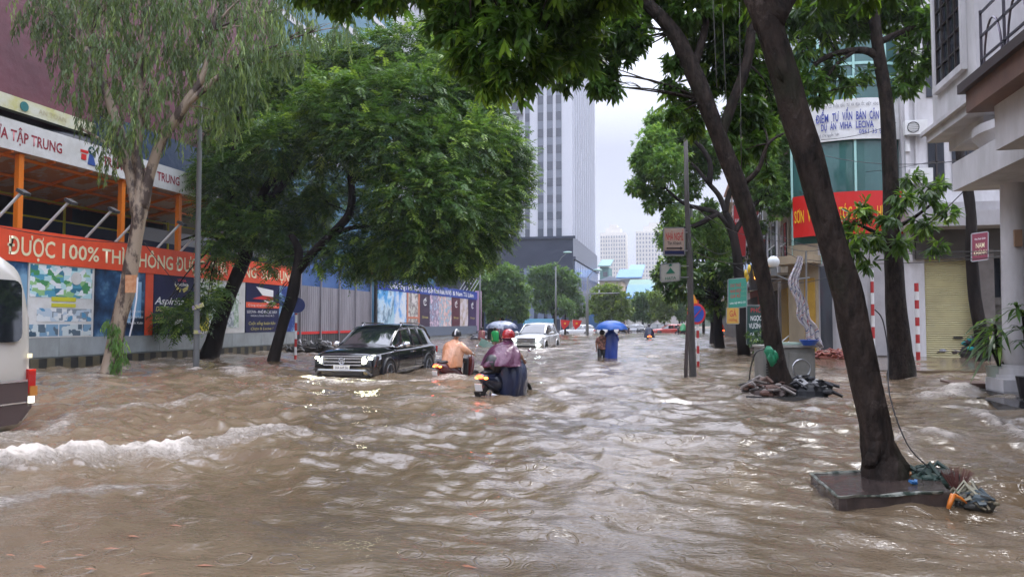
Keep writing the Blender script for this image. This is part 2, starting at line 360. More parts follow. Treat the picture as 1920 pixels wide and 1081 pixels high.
def water_mat():
    m = bpy.data.materials.new('flood_water'); m.use_nodes = True; nt = m.node_tree; N = nt.nodes; L = nt.links; p = N['Principled BSDF']
    def math_(op, a, b=None, c=None, clamp=False):
        n = N.new('ShaderNodeMath'); n.operation = op; n.use_clamp = clamp
        for i, v in enumerate((a, b, c)):
            if v is None: continue
            if isinstance(v, (int, float)): n.inputs[i].default_value = v
            else: L.new(v, n.inputs[i])
        return n.outputs[0]
    geo = N.new('ShaderNodeNewGeometry'); pos = geo.outputs['Position']
    def noise(sc, det, st=(1, 1, 1), rough=.6, dist=0):
        mp = N.new('ShaderNodeMapping'); mp.inputs['Scale'].default_value = st; L.new(pos, mp.inputs[0])
        n = N.new('ShaderNodeTexNoise'); n.inputs['Scale'].default_value = sc; n.inputs['Detail'].default_value = det; n.inputs['Roughness'].default_value = rough; n.inputs['Distortion'].default_value = dist
        L.new(mp.outputs[0], n.inputs['Vector']); return n.outputs[0]
    def ridge(sc, det, st):
        mp = N.new('ShaderNodeMapping'); mp.inputs['Scale'].default_value = st; mp.inputs['Rotation'].default_value = (0, 0, .35); L.new(pos, mp.inputs[0])
        n = N.new('ShaderNodeTexNoise'); n.noise_type = 'RIDGED_MULTIFRACTAL'; n.normalize = False; n.inputs['Scale'].default_value = sc; n.inputs['Detail'].default_value = det; n.inputs['Roughness'].default_value = .45; n.inputs['Distortion'].default_value = .9
        L.new(mp.outputs[0], n.inputs['Vector']); return n.outputs[0]
    at_ = N.new('ShaderNodeAttribute'); at_.attribute_name = 'foam'; fo = at_.outputs['Fac']
    big = noise(.35, 5, (1, .6, 1)); r = N.new('ShaderNodeValToRGB'); e = r.color_ramp.elements; e[0].position = .38; e[0].color = (.122, .087, .053, 1); e[1].position = .64; e[1].color = (.195, .143, .091, 1); L.new(big, r.inputs[0])
    fn = noise(13, 8, (1, 1.7, 1), .75, .4); fx = math_('ADD', math_('MULTIPLY', fo, 1.25), math_('MULTIPLY', math_('SUBTRACT', fn, .5), 2.6))
    mask = math_('MULTIPLY', N_map(N, L, fx, .35, 1.25), math_('GREATER_THAN', fo, .02)); 
    mixc = N.new('ShaderNodeMixRGB'); L.new(mask, mixc.inputs[0]); L.new(r.outputs[0], mixc.inputs[1]); mixc.inputs[2].default_value = (.62, .55, .48, 1)
    L.new(mixc.outputs[0], p.inputs['Base Color'])
    L.new(math_('ADD', .025, math_('MULTIPLY', mask, .5)), p.inputs['Roughness']); p.inputs['IOR'].default_value = 1.5; p.inputs['Specular IOR Level'].default_value = 1
    v = N.new('ShaderNodeTexVoronoi'); v.voronoi_dimensions = '2D'; v.inputs['Scale'].default_value = 2.6; L.new(pos, v.inputs['Vector'])
    sc = N.new('ShaderNodeSeparateColor'); L.new(v.outputs['Color'], sc.inputs[0])
    rad = math_('MULTIPLY_ADD', sc.outputs[0], .26, .05); dd = math_('SUBTRACT', v.outputs['Distance'], rad)
    ring = math_('MULTIPLY', math_('COSINE', math_('MULTIPLY', dd, 75)), math_('EXPONENT', math_('MULTIPLY', math_('MULTIPLY', dd, dd), -700)))
    ring = math_('MULTIPLY', ring, math_('GREATER_THAN', sc.outputs[1], .45))
    h = math_('MULTIPLY_ADD', ridge(3.6, 4, (1, 1.6, 1)), .0085, math_('MULTIPLY', noise(20, 3, (1, 1.5, 1), .55, .5), .0065))
    h = math_('ADD', h, math_('MULTIPLY', ridge(10.5, 3, (1, 1.5, 1)), .0022)); h = math_('ADD', h, math_('MULTIPLY', ring, .0036)); h = math_('ADD', h, math_('MULTIPLY', math_('MULTIPLY', mask, fn), .03))
    b = N.new('ShaderNodeBump'); b.inputs['Strength'].default_value = 1; b.inputs['Distance'].default_value = 1; L.new(h, b.inputs['Height']); L.new(b.outputs[0], p.inputs['Normal'])
    return m
def N_map(N, L, src, a, b):
    n = N.new('ShaderNodeMapRange'); n.inputs[1].default_value = a; n.inputs[2].default_value = b; n.clamp = True; L.new(src, n.inputs[0]); return n.outputs[0]
me.materials.append(water_mat()); wo = bpy.data.objects.new('flood_water', me); C.objects.link(wo); struct(wo)
# ================================================================== LEFT SIDE: HOARDING AND BUILDING SITE
XH = -20.3
def yX(px, X=XH): return onX(px, 600, X).y
def zX(px, py, X=XH): return onX(px, py, X).z
def imgmat(name, cols, scale=3, kind='noise', rough=.35, stretch=None):
    """printed poster: a picture-like pattern of several colours"""
    m = bpy.data.materials.new(name); m.use_nodes = True; nt = m.node_tree; N = nt.nodes; L = nt.links; p = N['Principled BSDF']; p.inputs['Roughness'].default_value = rough
    tc = N.new('ShaderNodeTexCoord'); src = tc.outputs['Object']
    mp = N.new('ShaderNodeMapping'); mp.inputs['Scale'].default_value = stretch or (1, 1, 1); L.new(src, mp.inputs[0])
    if kind == 'cells': n = N.new('ShaderNodeTexVoronoi'); n.distance = 'CHEBYCHEV'; n.inputs['Scale'].default_value = scale; L.new(mp.outputs[0], n.inputs['Vector']); sc = N.new('ShaderNodeSeparateColor'); L.new(n.outputs['Color'], sc.inputs[0]); f = sc.outputs[0]
    else: n = N.new('ShaderNodeTexNoise'); n.inputs['Scale'].default_value = scale; n.inputs['Detail'].default_value = 5; n.inputs['Roughness'].default_value = .6; L.new(mp.outputs[0], n.inputs['Vector']); f = n.outputs[0]
    r = N.new('ShaderNodeValToRGB'); r.color_ramp.interpolation = 'CONSTANT' if kind == 'cells' else 'LINEAR'
    lo, hi = (0, 1) if kind == 'cells' else (.32, .68)
    e = r.color_ramp.elements; e[0].color = (*cols[0], 1); e[0].position = lo; e[1].color = (*cols[-1], 1); e[1].position = lo+(hi-lo)*(len(cols)-1)/len(cols)
    for i, c in enumerate(cols[1:-1]): x = e.new(lo+(hi-lo)*(i+1)/len(cols)); x.color = (*c, 1)
    L.new(f, r.inputs[0]); L.new(r.outputs[0], p.inputs['Base Color']); return m
NV = (.012, .016, .065); ORG = (.9, .115, .045)
M['navy'] = mat('navy_print', NV, .3, col2=(.018, .024, .085), scale=1, bump=.012, bscale=1.5); M['orange_red'] = mat('orange_red_print', ORG, .4, col2=(.74, .085, .035), scale=.6, bump=.02, bscale=1.6)
M['cream'] = mat('cream_letters', (.86, .78, .52), .4); M['grey_sheet'] = mat('grey_sheet', (.36, .40, .42), .4, col2=(.24, .26, .26), scale=.9, stretch=(1, 1, .6), bump=.01, bscale=2)
M['letter_white'] = mat('white_letters', (.85, .86, .86), .4); M['gold'] = mat('gold_letters', (.62, .55, .16), .4); M['red'] = mat('red_print', (.62, .03, .03), .4)
UX = (0, 1, 0); UZ = (0, 0, 1)
ya, yb = 6.0, yX(556)
ztop = 4.45; zrb = 3.40; zlow = .98
h = thing('hoarding', 'long building-site hoarding of printed posters under a red slogan banner', 'hoarding', (XH, ya, 0))
MB().bx(XH-.12, XH-.02, ya, yb, .12, ztop-.1).build('backing_panel', M['grey_sheet'], h)
mb = MB()
y = ya
while y < yb-.1: mb.bx(XH-.02, XH+.012, y, min(y+2.42, yb), .34, zlow); y += 2.44
mb.build('lower_panel', M['grey_sheet'], h)
mb = MB().bx(XH-.02, XH+.05, ya, yb+.05, zrb, ztop).bx(XH-.1, XH+.051, yb+.05, yb+.14, zrb-.05, ztop+.12)
ban = mb.build('slogan_banner', M['orange_red'], h)
hc = (ztop+zrb)/2
def lx(s, p0, p1, z, hh, mt, par, off=0, X=XH+.06, sh=0, nm='lettering'):
    a, b = yX(p0, X), yX(p1, X); return text(s, nm, mt, par, (X, (a+b)/2, z), UX, UZ, hh, b-a, off, shear=sh)
lx('KHÔNG', -190, -15, hc, .56, M['cream'], ban, .016); lx('ĐƯỢC', 10, 100, hc-.03, .56, M['cream'], ban, .016); lx('100%', 110, 180, hc-.02, .52, M['cream'], ban, .016)
lx('THÌ', 189, 231, hc-.02, .52, M['cream'], ban, .016); lx('KHÔNG', 243, 322, hc-.02, .56, M['cream'], ban, .016); lx('ĐƯỢC', 328, 382, hc-.02, .56, M['cream'], ban, .016)
lx('ĐƯA', 392, 425, hc-.02, .52, M['cream'], ban, .016); lx('VÀNG', 434, 480, hc-.02, .52, M['cream'], ban, .016); lx('SỬ', 488, 508, hc-.02, .5, M['cream'], ban, .016); lx('DỤNG', 514, 549, hc-.02, .5, M['cream'], ban, .016)
def poster(p0, p1, mt, name='poster', z0=zlow, z1=zrb, proud=.02, lab=None, Xb=XH, par=None):
    a, b = yX(p0, Xb), yX(p1, Xb); o = MB().bx(Xb-.02, Xb+proud, a, b, z0, z1).build(name, mt, par or h)
    if lab: o['label'] = lab
    return o
def zf(f): return zlow+(zrb-zlow)*f
kit = imgmat('site_plan_print', [(.05, .2, .3), (.5, .75, .8), (.08, .3, .12), (.75, .85, .88), (.1, .35, .5), (.3, .55, .25), (.8, .85, .9)], 4.2, 'cells', stretch=(1, 1, 1.5))
kit2 = imgmat('floor_plan_print', [(.7, .75, .78), (.1, .3, .5), (.75, .78, .8), (.25, .3, .35), (.5, .6, .7)], 5.5, 'cells', stretch=(1, 1, 1.2))
render_p = imgmat('tower_render_print', [(.006, .01, .02), (.012, .02, .045), (.03, .09, .2), (.2, .38, .55)], .6, stretch=(1, .8, .7))
pale = imgmat('green_plan_print', [(.62, .7, .68), (.75, .8, .8), (.2, .35, .2), (.68, .74, .72), (.35, .42, .45)], 1.6)
poster(-260, -60, M['navy'], lab='navy printed poster panel')
p = poster(-55, 48, render_p); 
a0, a1 = yX(50), yX(174)
p = poster(50, 174, M['white'], lab='pale poster of site plans and room photographs')
mb = MB()
MB().bx(XH+.02, XH+.028, a0+.06, a1-.1, zf(.55), zf(.985)).build('site_plan', kit, p)
mb = MB().bx(XH+.028, XH+.034, a0+.9, a0+1.9, zf(.50), zf(.56)).bx(XH+.028, XH+.034, a0+.9, a0+1.9, zf(.42), zf(.47)); mb.build('yellow_caption', mat('yellow_print', (.62, .6, .05), .4), p)
MB().bx(XH+.02, XH+.028, a0+.35, a1-.1, zf(.22), zf(.40)).build('floor_plan', kit2, p)
MB().bx(XH+.02, XH+.028, a0+.06, a0+1.2, zf(.02), zf(.18)).bx(XH+.02, XH+.028, a0+1.25, a0+2.2, zf(.02), zf(.18)).bx(XH+.02, XH+.028, a0+2.25, a1-.1, zf(.02), zf(.18)).build('room_photo', imgmat('room_photo_print', [(.05, .1, .15), (.2, .35, .5), (.6, .68, .7), (.1, .15, .2)], 3.4, 'cells'), p)
MB().disc((XH+.033, a0+1.9, zf(.83)), (1, 0, 0), .22).build('clock_emblem', M['white'], p)
p = poster(176, 270, render_p, lab='dark poster with a blue tower picture and white small print')
b0, b1 = yX(176), yX(270)
MB().bx(XH+.02, XH+.03, b0+1.2, b0+1.75, zf(.2), zf(.95)).bx(XH+.02, XH+.03, b0+1.85, b0+2.3, zf(.28), zf(.85)).build('tower_picture', mat('blue_glass_print', (.12, .34, .62), .3, col2=(.5, .7, .85), scale=1.2, stretch=(1, 1, .3)), p)
for i, s in enumerate(('LECIVA NO.1', 'NGUYỄN TUÂN', 'Thanh Xuân')): lx(s, 240, 268, zf(.38-.09*i), .1, M['letter_white'], p, X=XH+.035)
poster(271, 285, M['orange_red'], 'red_strip', proud=.03)
p = poster(287, 361, M['navy'], lab='navy poster with gold lettering and a winged crest'); c0, c1 = yX(287), yX(361); cm = (c0+c1)/2
lx('VIHA', 331, 348, zf(.93), .12, mat('pink_red_letters', (.7, .04, .08), .4), p, .02, XH+.025); lx('Leciva', 326, 352, zf(.865), .15, M['letter_white'], p, .02, XH+.025)
mb = MB()
for s in (-1, 1):
    yc_ = yX(339); mb.prism([(XH+.022, yc_+s*.03, zf(.78)), (XH+.022, yc_+s*.42, zf(.85)), (XH+.022, yc_+s*.35, zf(.77)), (XH+.022, yc_+s*.12, zf(.72))], (.006, 0, 0))
mb.build('winged_crest', M['gold'], p)
lx('Aspiring', 288, 345, zf(.57), .3, M['letter_white'], p, .015, XH+.025, .3); lx('Dượm nguồn', 291, 340, zf(.43), .2, M['gold'], p, .012, XH+.025, .25); lx('GIAO THÔNG', 291, 343, zf(.29), .2, M['gold'], p, .012, XH+.025)
MB().bx(XH+.02, XH+.028, yX(327), yX(343), zf(.13), zf(.25)).build('notice_sheet', M['white'], p)
d0, d1 = yX(363), yX(458)
p = poster(363, 458, M['white'], lab='pale green poster with plans of a residential block')
MB().bx(XH+.02, XH+.028, d0+.3, d1-.5, zf(.1), zf(.93)).build('picture', pale, p)
MB().bx(XH+.028, XH+.034, d0+.25, d0+1.0, zf(.05), zf(.34)).build('yellow_caption', mat('yellow_print2', (.6, .57, .05), .4), p)
for q_ in ((d1-1.9, d1-.9, zf(.12), zf(.42)), (d1-1.2, d1-.8, zf(.66), zf(.8))): MB().bx(XH+.028, XH+.034, *q_).build('furniture_picture', mat('grey_print', (.25, .3, .34), .4, col2=(.6, .65, .68), scale=4, sharp=True), p)
p = poster(460, 522, M['navy'], lab='navy poster with red band and white arrow emblem'); e0, e1 = yX(460), yX(522); em = (e0+e1)/2; ew = e1-e0
MB().bx(XH+.02, XH+.028, e0, e1, zf(.5), zf(.61)).build('red_band', M['orange_red'], p); lx('Cùng vị trí hạnh phúc', 465, 518, zf(.555), .1, M['letter_white'], p, 0, XH+.032)
mb = MB()
for k, (m_, pts) in enumerate([(0, [(-.2, .93), (.28, .88), (.28, .74), (-.02, .76)]), (1, [(-.02, .755), (.28, .735), (.28, .67), (-.3, .68)]), (0, [(.0, .66), (.28, .66), (.28, .60), (.18, .58)])]):
    mb.m(m_); mb.prism([(XH+.022, em+a*ew*1.1, zf(b)) for a, b in pts], (.006, 0, 0))
mb.build('arrow_emblem', [M['letter_white'], M['red']], p)
lx('LECIVA - PHỐ ĐƯỢC XÂY', 463, 519, zf(.42), .13, M['letter_white'], p, .01, XH+.025); lx('GIỮA LÒNG THỦ ĐÔ', 470, 514, zf(.34), .08, M['letter_white'], p, 0, XH+.025)
lx('Cuộc sống hoàn hảo', 466, 516, zf(.19), .16, M['gold'], p, 0, XH+.025, .2); lx('Chọn là Leciva !', 470, 512, zf(.08), .14, M['gold'], p, 0, XH+.025, .2)
p = poster(523, 552, mat('blue_print', (.02, .05, .22), .35, col2=(.3, .5, .7), scale=.9, sharp=True), lab='narrow blue poster with a pale globe picture')
# striped kerb under the hoarding
def striped(x0, x1, y0, y1, z0, z1, step, par, n1='kerb_stone'):
    mb = MB(); y = y0; i = 0
    while y < y1-.02: mb.m(i % 2).bx(x0, x1, y, min(y+step-.004, y1), z0, z1); y += step; i += 1
    return mb.build(n1, [mat('kerb_yellow', (.13, .11, .06), .6, col2=(.08, .07, .045), scale=2), mat('kerb_black', (.02, .02, .018), .6)], par)
k = striped(XH-.1, XH+.1, ya, yb, -.3, .3, .32, None, 'kerb'); tag(k, 'yellow and black striped kerb running along the foot of the poster hoarding', 'kerb')
# --- corrugated grey hoarding
y2, y3 = yb+.2, yX(704); M['corr'] = mat('corrugated', (.32, .31, .34), .45, col2=(.21, .2, .22), scale=1.1, stretch=(1, 1, .25)); M['bluetarp'] = mat('blue_tarpaulin', (.04, .10, .27), .5, col2=(.07, .15, .34), scale=1.2, bump=.01, bscale=6)
h2 = thing('corrugated_hoarding', 'grey corrugated sheet hoarding with a red stripe and blue tarpaulin above', 'hoarding', (XH-.3, y2, 0))
def corrugated(X, y0, y1, z0, z1, pitch=.12, dep=.025):
    pts = []; y = y0; k = 0
    while y < y1: pts.append((X+(dep if k % 4 in (1, 2) else 0), y)); y += pitch*(.3 if k % 2 == 0 else .7); k += 1
    mb = MB()
    for a, b in zip(pts, pts[1:]): mb.quad((a[0], a[1], z0), (b[0], b[1], z0), (b[0], b[1], z1), (a[0], a[1], z1))
    return mb
corrugated(XH-.3, y2, y3, .95, 3.55).build('upper_sheet', M['corr'], h2)
corrugated(XH-.3, y2, y3, -.2, .8).build('lower_sheet', mat('dark_corrugated', (.05, .055, .06), .5, col2=(.1, .1, .1), scale=1), h2)
MB().bx(XH-.31, XH-.255, y2, y3, .8, .95).build('red_stripe', M['red'], h2)
MB().bx(XH-.34, XH-.305, y2, y3, 3.5, 5.3).build('tarpaulin', M['bluetarp'], h2)
for yy in np.linspace(y2+.6, y3-.3, 5): MB().bx(XH-.25, XH-.17, yy-.04, yy+.04, -.2, 5.35).build('post', M['corr'], h2)
yp = y3+.1; MB().bx(XH-.12, XH+.02, y3-.02, y3+.22, -.3, 5.0).build('end_post', M['dark'], h2)
# --- blue advertising hoarding
y4 = yX(894); h3 = thing('advertising_hoarding', 'hoarding of bright pink and blue shop posters beneath a blue lettered fascia', 'hoarding', (XH, y3+.3, 0))
zt = 4.55; zb3 = 3.75
MB().bx(XH-.15, XH-.03, y3+.25, y4, -.3, zt).build('backing_panel', M['grey_sheet'], h3)
fs = MB().bx(XH-.05, XH+.05, y3+.25, y4, zb3, zt).build('fascia', mat('blue_fascia', (.02, .06, .34), .35), h3)
lx('Quốc Tang I Văn Thân số 33', 730, 800, 4.16, .42, M['letter_white'], fs, .02); lx('Quận Thanh Xuân, Hà Nội', 802, 846, 4.16, .42, M['letter_white'], fs, .02); lx('& Nam Từ Liêm', 849, 888, 4.16, .42, M['letter_white'], fs, .02)
MB().bx(XH-.05, XH+.04, y3+.25, y4, .3, 1.1).build('lower_panel', mat('blue_grey_panel', (.12, .15, .2), .5), h3)
sky_p = imgmat('sky_building_print', [(.05, .25, .6), (.1, .4, .75), (.6, .75, .85), (.1, .2, .3), (.4, .6, .7)], .8, stretch=(1, .5, .5))
pink = (.75, .35, .42)
for i, (p0, p1, mt, lab) in enumerate([(708, 738, sky_p, 'blue poster of a curved building'), (738, 761, imgmat('white_building_print', [(.03, .2, .6), (.2, .45, .8), (.7, .75, .8)], .9), 'sky blue poster'),
        (762, 786, imgmat('panda_print', [(.75, .7, .65), (.7, .68, .66), (.15, .12, .12), (.6, .6, .55)], 1.1), 'pale framed poster'), (787, 805, mat('plum_print', (.05, .03, .06), .4), 'dark plum poster'), (806, 823, imgmat('pink_shop_print', [(.7, .45, .55), (.75, .6, .7), (.2, .15, .25), (.5, .6, .75)], 1.2), 'pink shop picture'),
        (823, 846, imgmat('shop_crowd_print', [(.65, .2, .2), (.7, .55, .55), (.15, .45, .6), (.75, .4, .35), (.75, .7, .7)], 1.3), 'busy red and pink shop picture'), (847, 862, mat('maroon_print', (.1, .025, .04), .4), 'maroon poster'), (862, 877, imgmat('gold_print', [(.35, .28, .15), (.55, .45, .4), (.7, .65, .7)], 1.2), 'beige fashion poster'), (878, 892, mat('purple_print', (.045, .02, .09), .4), 'purple poster')]):
    o = poster(p0, p1, mt, z0=1.1, z1=zb3, proud=.03, lab=lab, par=h3)
    if lab == 'pale framed poster': MB().bx(XH+.03, XH+.05, yX(762), yX(764.5), 1.1, zb3).bx(XH+.03, XH+.05, yX(783), yX(786), 1.1, zb3).bx(XH+.03, XH+.052, yX(762), yX(786), 1.75, 1.9).build('frame', mat('orange_frame', (.55, .2, .12), .4), o)
    if 'plum' in lab or 'maroon' in lab or 'purple' in lab:
        a, b = yX(p0), yX(p1); c = (a+b)/2; mb = MB(); mb.tube([(XH+.035, c+.35*math.cos(t), 3.1+.25*math.sin(t)) for t in np.linspace(.3, 5.6, 14)], .03, 5); mb.bar((XH+.035, c-.1, 3.0), (XH+.035, c+.2, 3.5), .04); mb.build('emblem', M['letter_white'], o)
        text('Shop', 'lettering', M['gold'], o, (XH+.035, c, 1.9), UX, UZ, .2, (b-a)*.6)
MB().bx(XH-.2, XH+.25, y4, y4+.9, -.3, 4.7).build('end_pillar', mat('pink_panel', (.62, .42, .6), .5), h3)
# --- boom lamps along the tops of the hoardings
M['lamp_arm'] = mat('lamp_arm', (.62, .64, .65), .4); M['lamp_head'] = mat('lamp_head', (.05, .055, .06), .4)
def boom_lamp(y, z, label, group, ang=.55):
    l = thing('hoarding_lamp', label, 'lamp', (XH, y, z), 0, group)
    a = Vector((XH-.02, y, z)); b = a+Vector((1.1*math.cos(ang), .12, 1.35*math.sin(ang)+.25))
    MB().cyl(a, b, .045, 8).build('arm', M['lamp_arm'], l); MB().box(tuple(b+Vector((.1, 0, .02))), (.32, .26, .10), ry=.5).build('head', M['lamp_head'], l)
for p0, lab in [(-22, 'lamp arm leaning out over the red banner above the van roof'), (72, 'lamp arm above the red banner beside the white plan poster'), (157, 'lamp arm rising from the red banner over the gap before the dark poster'), (213, 'lamp arm on the red banner just beside the orange post'), (292, 'lamp arm behind the pale trunk above the navy crest poster'), (336, 'lamp arm above the red banner close to the grey utility pole'), (405, 'lamp arm over the pale green poster, half hidden by leaves'), (500, 'lamp arm over the navy arrow poster, deep in leaves')]:
    boom_lamp(yX(p0), ztop-.02, lab, 'lamp arms above the red banner')
for i, p0 in enumerate([862, 868, 874, 880, 886]): boom_lamp(yX(p0), zt-.02, ['lamp arm over the beige fashion poster, first from the street trees', 'second of the lamp arms at the end of the blue fascia', 'middle one of five lamp arms at the end of the blue fascia', 'fourth lamp arm along the end of the blue fascia', 'last lamp arm beside the pink end pillar'][i], 'lamp arms above the blue fascia', .8)
# ================================================================== site building behind the hoarding
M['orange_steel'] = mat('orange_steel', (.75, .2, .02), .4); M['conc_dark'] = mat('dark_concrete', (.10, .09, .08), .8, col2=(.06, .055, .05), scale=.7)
M['burgundy'] = mat('burgundy_netting', (.13, .035, .05), .6, col2=(.09, .025, .035), scale=.8, bump=.03, bscale=2); M['navy_net'] = mat('navy_netting', (.025, .03, .045), .7, col2=(.012, .015, .022), scale=1.5, bump=.04, bscale=2)
sb = thing('site_building', 'half-built block wrapped in burgundy and dark netting with orange steel posts', 'building', (XH-5, 20, 0))
MB().bx(-34, -22.4, 4, 37, 8.9, 30).build('burgundy_netting', M['burgundy'], sb)
mb = MB().m(0).bx(-22.5, -22.2, 4, 37, 8.75, 9.25); mb.build('pale_band', mat('yellow_band', (.5, .48, .2), .5, col2=(.6, .6, .5), scale=1.5), sb)
for i in range(8): 
    yy = 8+i*3.2; MB().disc((-22.18, yy, 9.0), (1, 0, 0), .17).build('round_emblem', mat('emblem_teal', (.02, .15, .15), .5), sb)
    text('AN TOÀN', 'lettering', mat('faint_letters', (.45, .4, .25), .5), sb, (-22.19, yy+1.2, 9.0), UX, UZ, .2, 1.2)
mb = MB(); n = 40
rows = []
for j, (x, z) in enumerate([(-22.6, 8.8), (-22.1, 8.5), (-21.6, 8.0), (-20.9, 7.7)]): rows.append([Vector((x+.15*math.sin(i*.9+j), 5+i*.8, z+.18*math.sin(i*.55+j*.6)-.1)) for i in range(n)])
mb.rings(rows, cap=False, closed=False); mb.build('drooping_net', M['navy_net'], sb, smooth=True)
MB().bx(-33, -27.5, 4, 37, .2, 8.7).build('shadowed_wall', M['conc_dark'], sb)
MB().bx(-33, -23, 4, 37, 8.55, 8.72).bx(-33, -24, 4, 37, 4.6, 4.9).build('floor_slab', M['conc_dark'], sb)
MB().bx(-24.3, -24.2, 10, 36, 4.95, 5.6).build('blue_sheet', mat('blue_sheet', (.02, .04, .10), .5), sb)
mb = MB()
for zz in (5.4, 6.1): mb.bx(-23.6, -23.54, 9, 36, zz, zz+.06)
for i in range(10): mb.bx(-23.6, -23.54, 9+i*3, 9.08+i*3, 4.9, 6.2)
mb.build('yellow_railing', mat('yellow_steel', (.6, .55, .03), .4), sb)
for y_ in (12, 16.5, 21, 25.5, 30, 34.5): MB().bx(-25.2, -24.9, y_, y_+.3, 4, 8.6).build('rusty_column', mat('rusty', (.18, .05, .03), .7), sb)
MB().bx(-24.2, -24.05, 30.5, 40, 5.9, 6.7).build('cream_boarding', mat('cream_boarding', (.42, .38, .3), .6), sb)
MB().bx(-22, -21.9, 26, 40, 4.95, 5.5).build('grey_roofing', mat('grey_roofing', (.25, .26, .27), .5), sb)
# canopy
XC = -20.4
cn = thing('site_canopy', 'white-fronted safety canopy with red lettering over the poster hoarding', 'canopy', (XC, 20, 6.9))
yc0, yc1 = 5.5, yX(418, XC)
z0c, z1c = zX(0, 275, XC), zX(0, 217, XC)
MB().bx(XC-.05, XC, yc0, yc1, z0c, z1c).build('front_band', M['white'], cn)
MB().quad((XC-.02, yc0, z0c+.02), (XC-.02, yc1, z0c+.02), (XC-3.6, yc1, z0c-.75), (XC-3.6, yc0, z0c-.75)).add([(XC-.02, yc0, z0c+.1), (XC-.02, yc1, z0c+.1), (XC-3.6, yc1, z0c-.67), (XC-3.6, yc0, z0c-.67)], [(3, 2, 1, 0)]).build('soffit', mat('soffit', (.52, .24, .10), .6, col2=(.55, .48, .4), scale=1.1, sharp=True), cn)
mb = MB()
for yy in np.arange(yc0+.5, yc1, 1.6): mb.bar((XC-.05, yy, z0c-.02), (XC-3.5, yy, z0c-.8), .09)
for f in (.1, .5, .95): mb.bar((XC-3.5*f, yc0, z0c-.06-.76*f), (XC-3.5*f, yc1, z0c-.06-.76*f), .09)
mb.build('steel_frame', M['orange_steel'], cn)
for p0 in (-45, 27, 222, 330): yy = yX(p0, XC-.2); MB().bx(XC-.28, XC-.1, yy-.09, yy+.09, 4.2, z0c-.03).build('post', M['orange_steel'], cn)
zc = (z0c+z1c)/2; mr_ = mat('maroon_letters', (.28, .02, .04), .5)
fb = [o for o in cn.children if o.name.startswith('front_band')][0]
def lc(s, p0, p1): a, b = yX(p0, XC), yX(p1, XC); text(s, 'lettering', mr_, fb, (XC+.004, (a+b)/2, zc), UX, UZ, .36, b-a, .02)
lc('TRẠM', -110, -45); lc('RỬA TẬP TRUNG', -36, 107); lc('TRẠM', 186, 222); lc('RỬA TẬP TRUNG', 228, 331); lc('TRẠM RỬA', 388, 420)
for p0 in (158, 362):
    yy = yX(p0, XC); mb = MB(); mb.m(0).disc((XC+.01, yy+.12, zc+.22), (1, 0, 0), .15).m(1).box((XC+.012, yy-.2, zc+.12), (.01, .34, .1)).box((XC+.012, yy-.22, zc-.08), (.01, .22, .2)).m(2).prism([(XC+.008, yy-.05, zc-.3), (XC+.008, yy+.02, zc+.08), (XC+.008, yy+.2, zc+.05), (XC+.008, yy+.32, zc-.3)], (.01, 0, 0)).m(3).box((XC+.02, yy+.12, zc+.22), (.01, .18, .05)).box((XC+.02, yy+.12, zc+.22), (.01, .05, .18))
    mb.build('worker_emblem', [mat('emblem_green', (.01, .07, .06), .5), M['red'], mat('emblem_blue', (.03, .08, .3), .5), M['white']], fb)
# red and white notice boards seen between leaves, blue netted block further on
nb = tag(MB().m(0).bx(-22.2, -22.1, 31, 33.6, 9.2, 10.6).m(1).bx(-22.2, -22.08, 31, 33.6, 8.8, 9.2).build('notice_board', [mat('pink_red', (.5, .12, .14), .5, col2=(.6, .5, .5), scale=3, sharp=True), M['white']]), 'red and white notice board glimpsed between the leafy crowns', 'board')
tag(MB().bx(-22.3, -21.8, 24, 39, 7.0, 9.6).build('blue_net', mat('blue_net', (.03, .06, .12), .6, bump=.05, bscale=2)), 'dark blue debris netting hung over the end of the site canopy', 'netting')
nb = thing('netted_block', 'tall unfinished block wrapped in blue-green netting behind the leafy crowns', 'building', (-30, 55, 0))
MB().bx(-40, -23.5, 39, 69, 0, 12).build('lower_netting', mat('blue_green_net', (.03, .10, .17), .6, col2=(.05, .15, .24), scale=.5, bump=.1, bscale=1), nb)
MB().bx(-42, -27, 40, 66, 12, 34).build('upper_netting', mat('teal_net', (.10, .22, .27), .6, col2=(.06, .16, .22), scale=.5), nb)
mb = MB()
for zz in range(14, 34, 3): mb.bx(-27.2, -26.9, 40, 66, zz, zz+.5)
mb.build('slab_edge', mat('pale_slab', (.5, .5, .5), .7), nb)
sg = thing('small_sign', 'navy sign with white capitals beside a red square above the corrugated sheets', 'sign', (XH, yX(693), 5))
yy = yX(693); MB().bx(XH-.2, XH-.12, yX(672), yy, 4.9, 5.5).build('panel', M['navy'], sg); MB().bx(XH-.2, XH-.1, yy, yX(704), 4.75, 5.75).build('red_panel', M['red'], sg); text('VIET', 'lettering', M['letter_white'], sg, (XH-.115, yy-.9, 5.2), UX, UZ, .3, 1.3); text('S', 'lettering', M['letter_white'], sg, (XH-.095, (yy+yX(704))/2, 5.25), UX, UZ, .5)
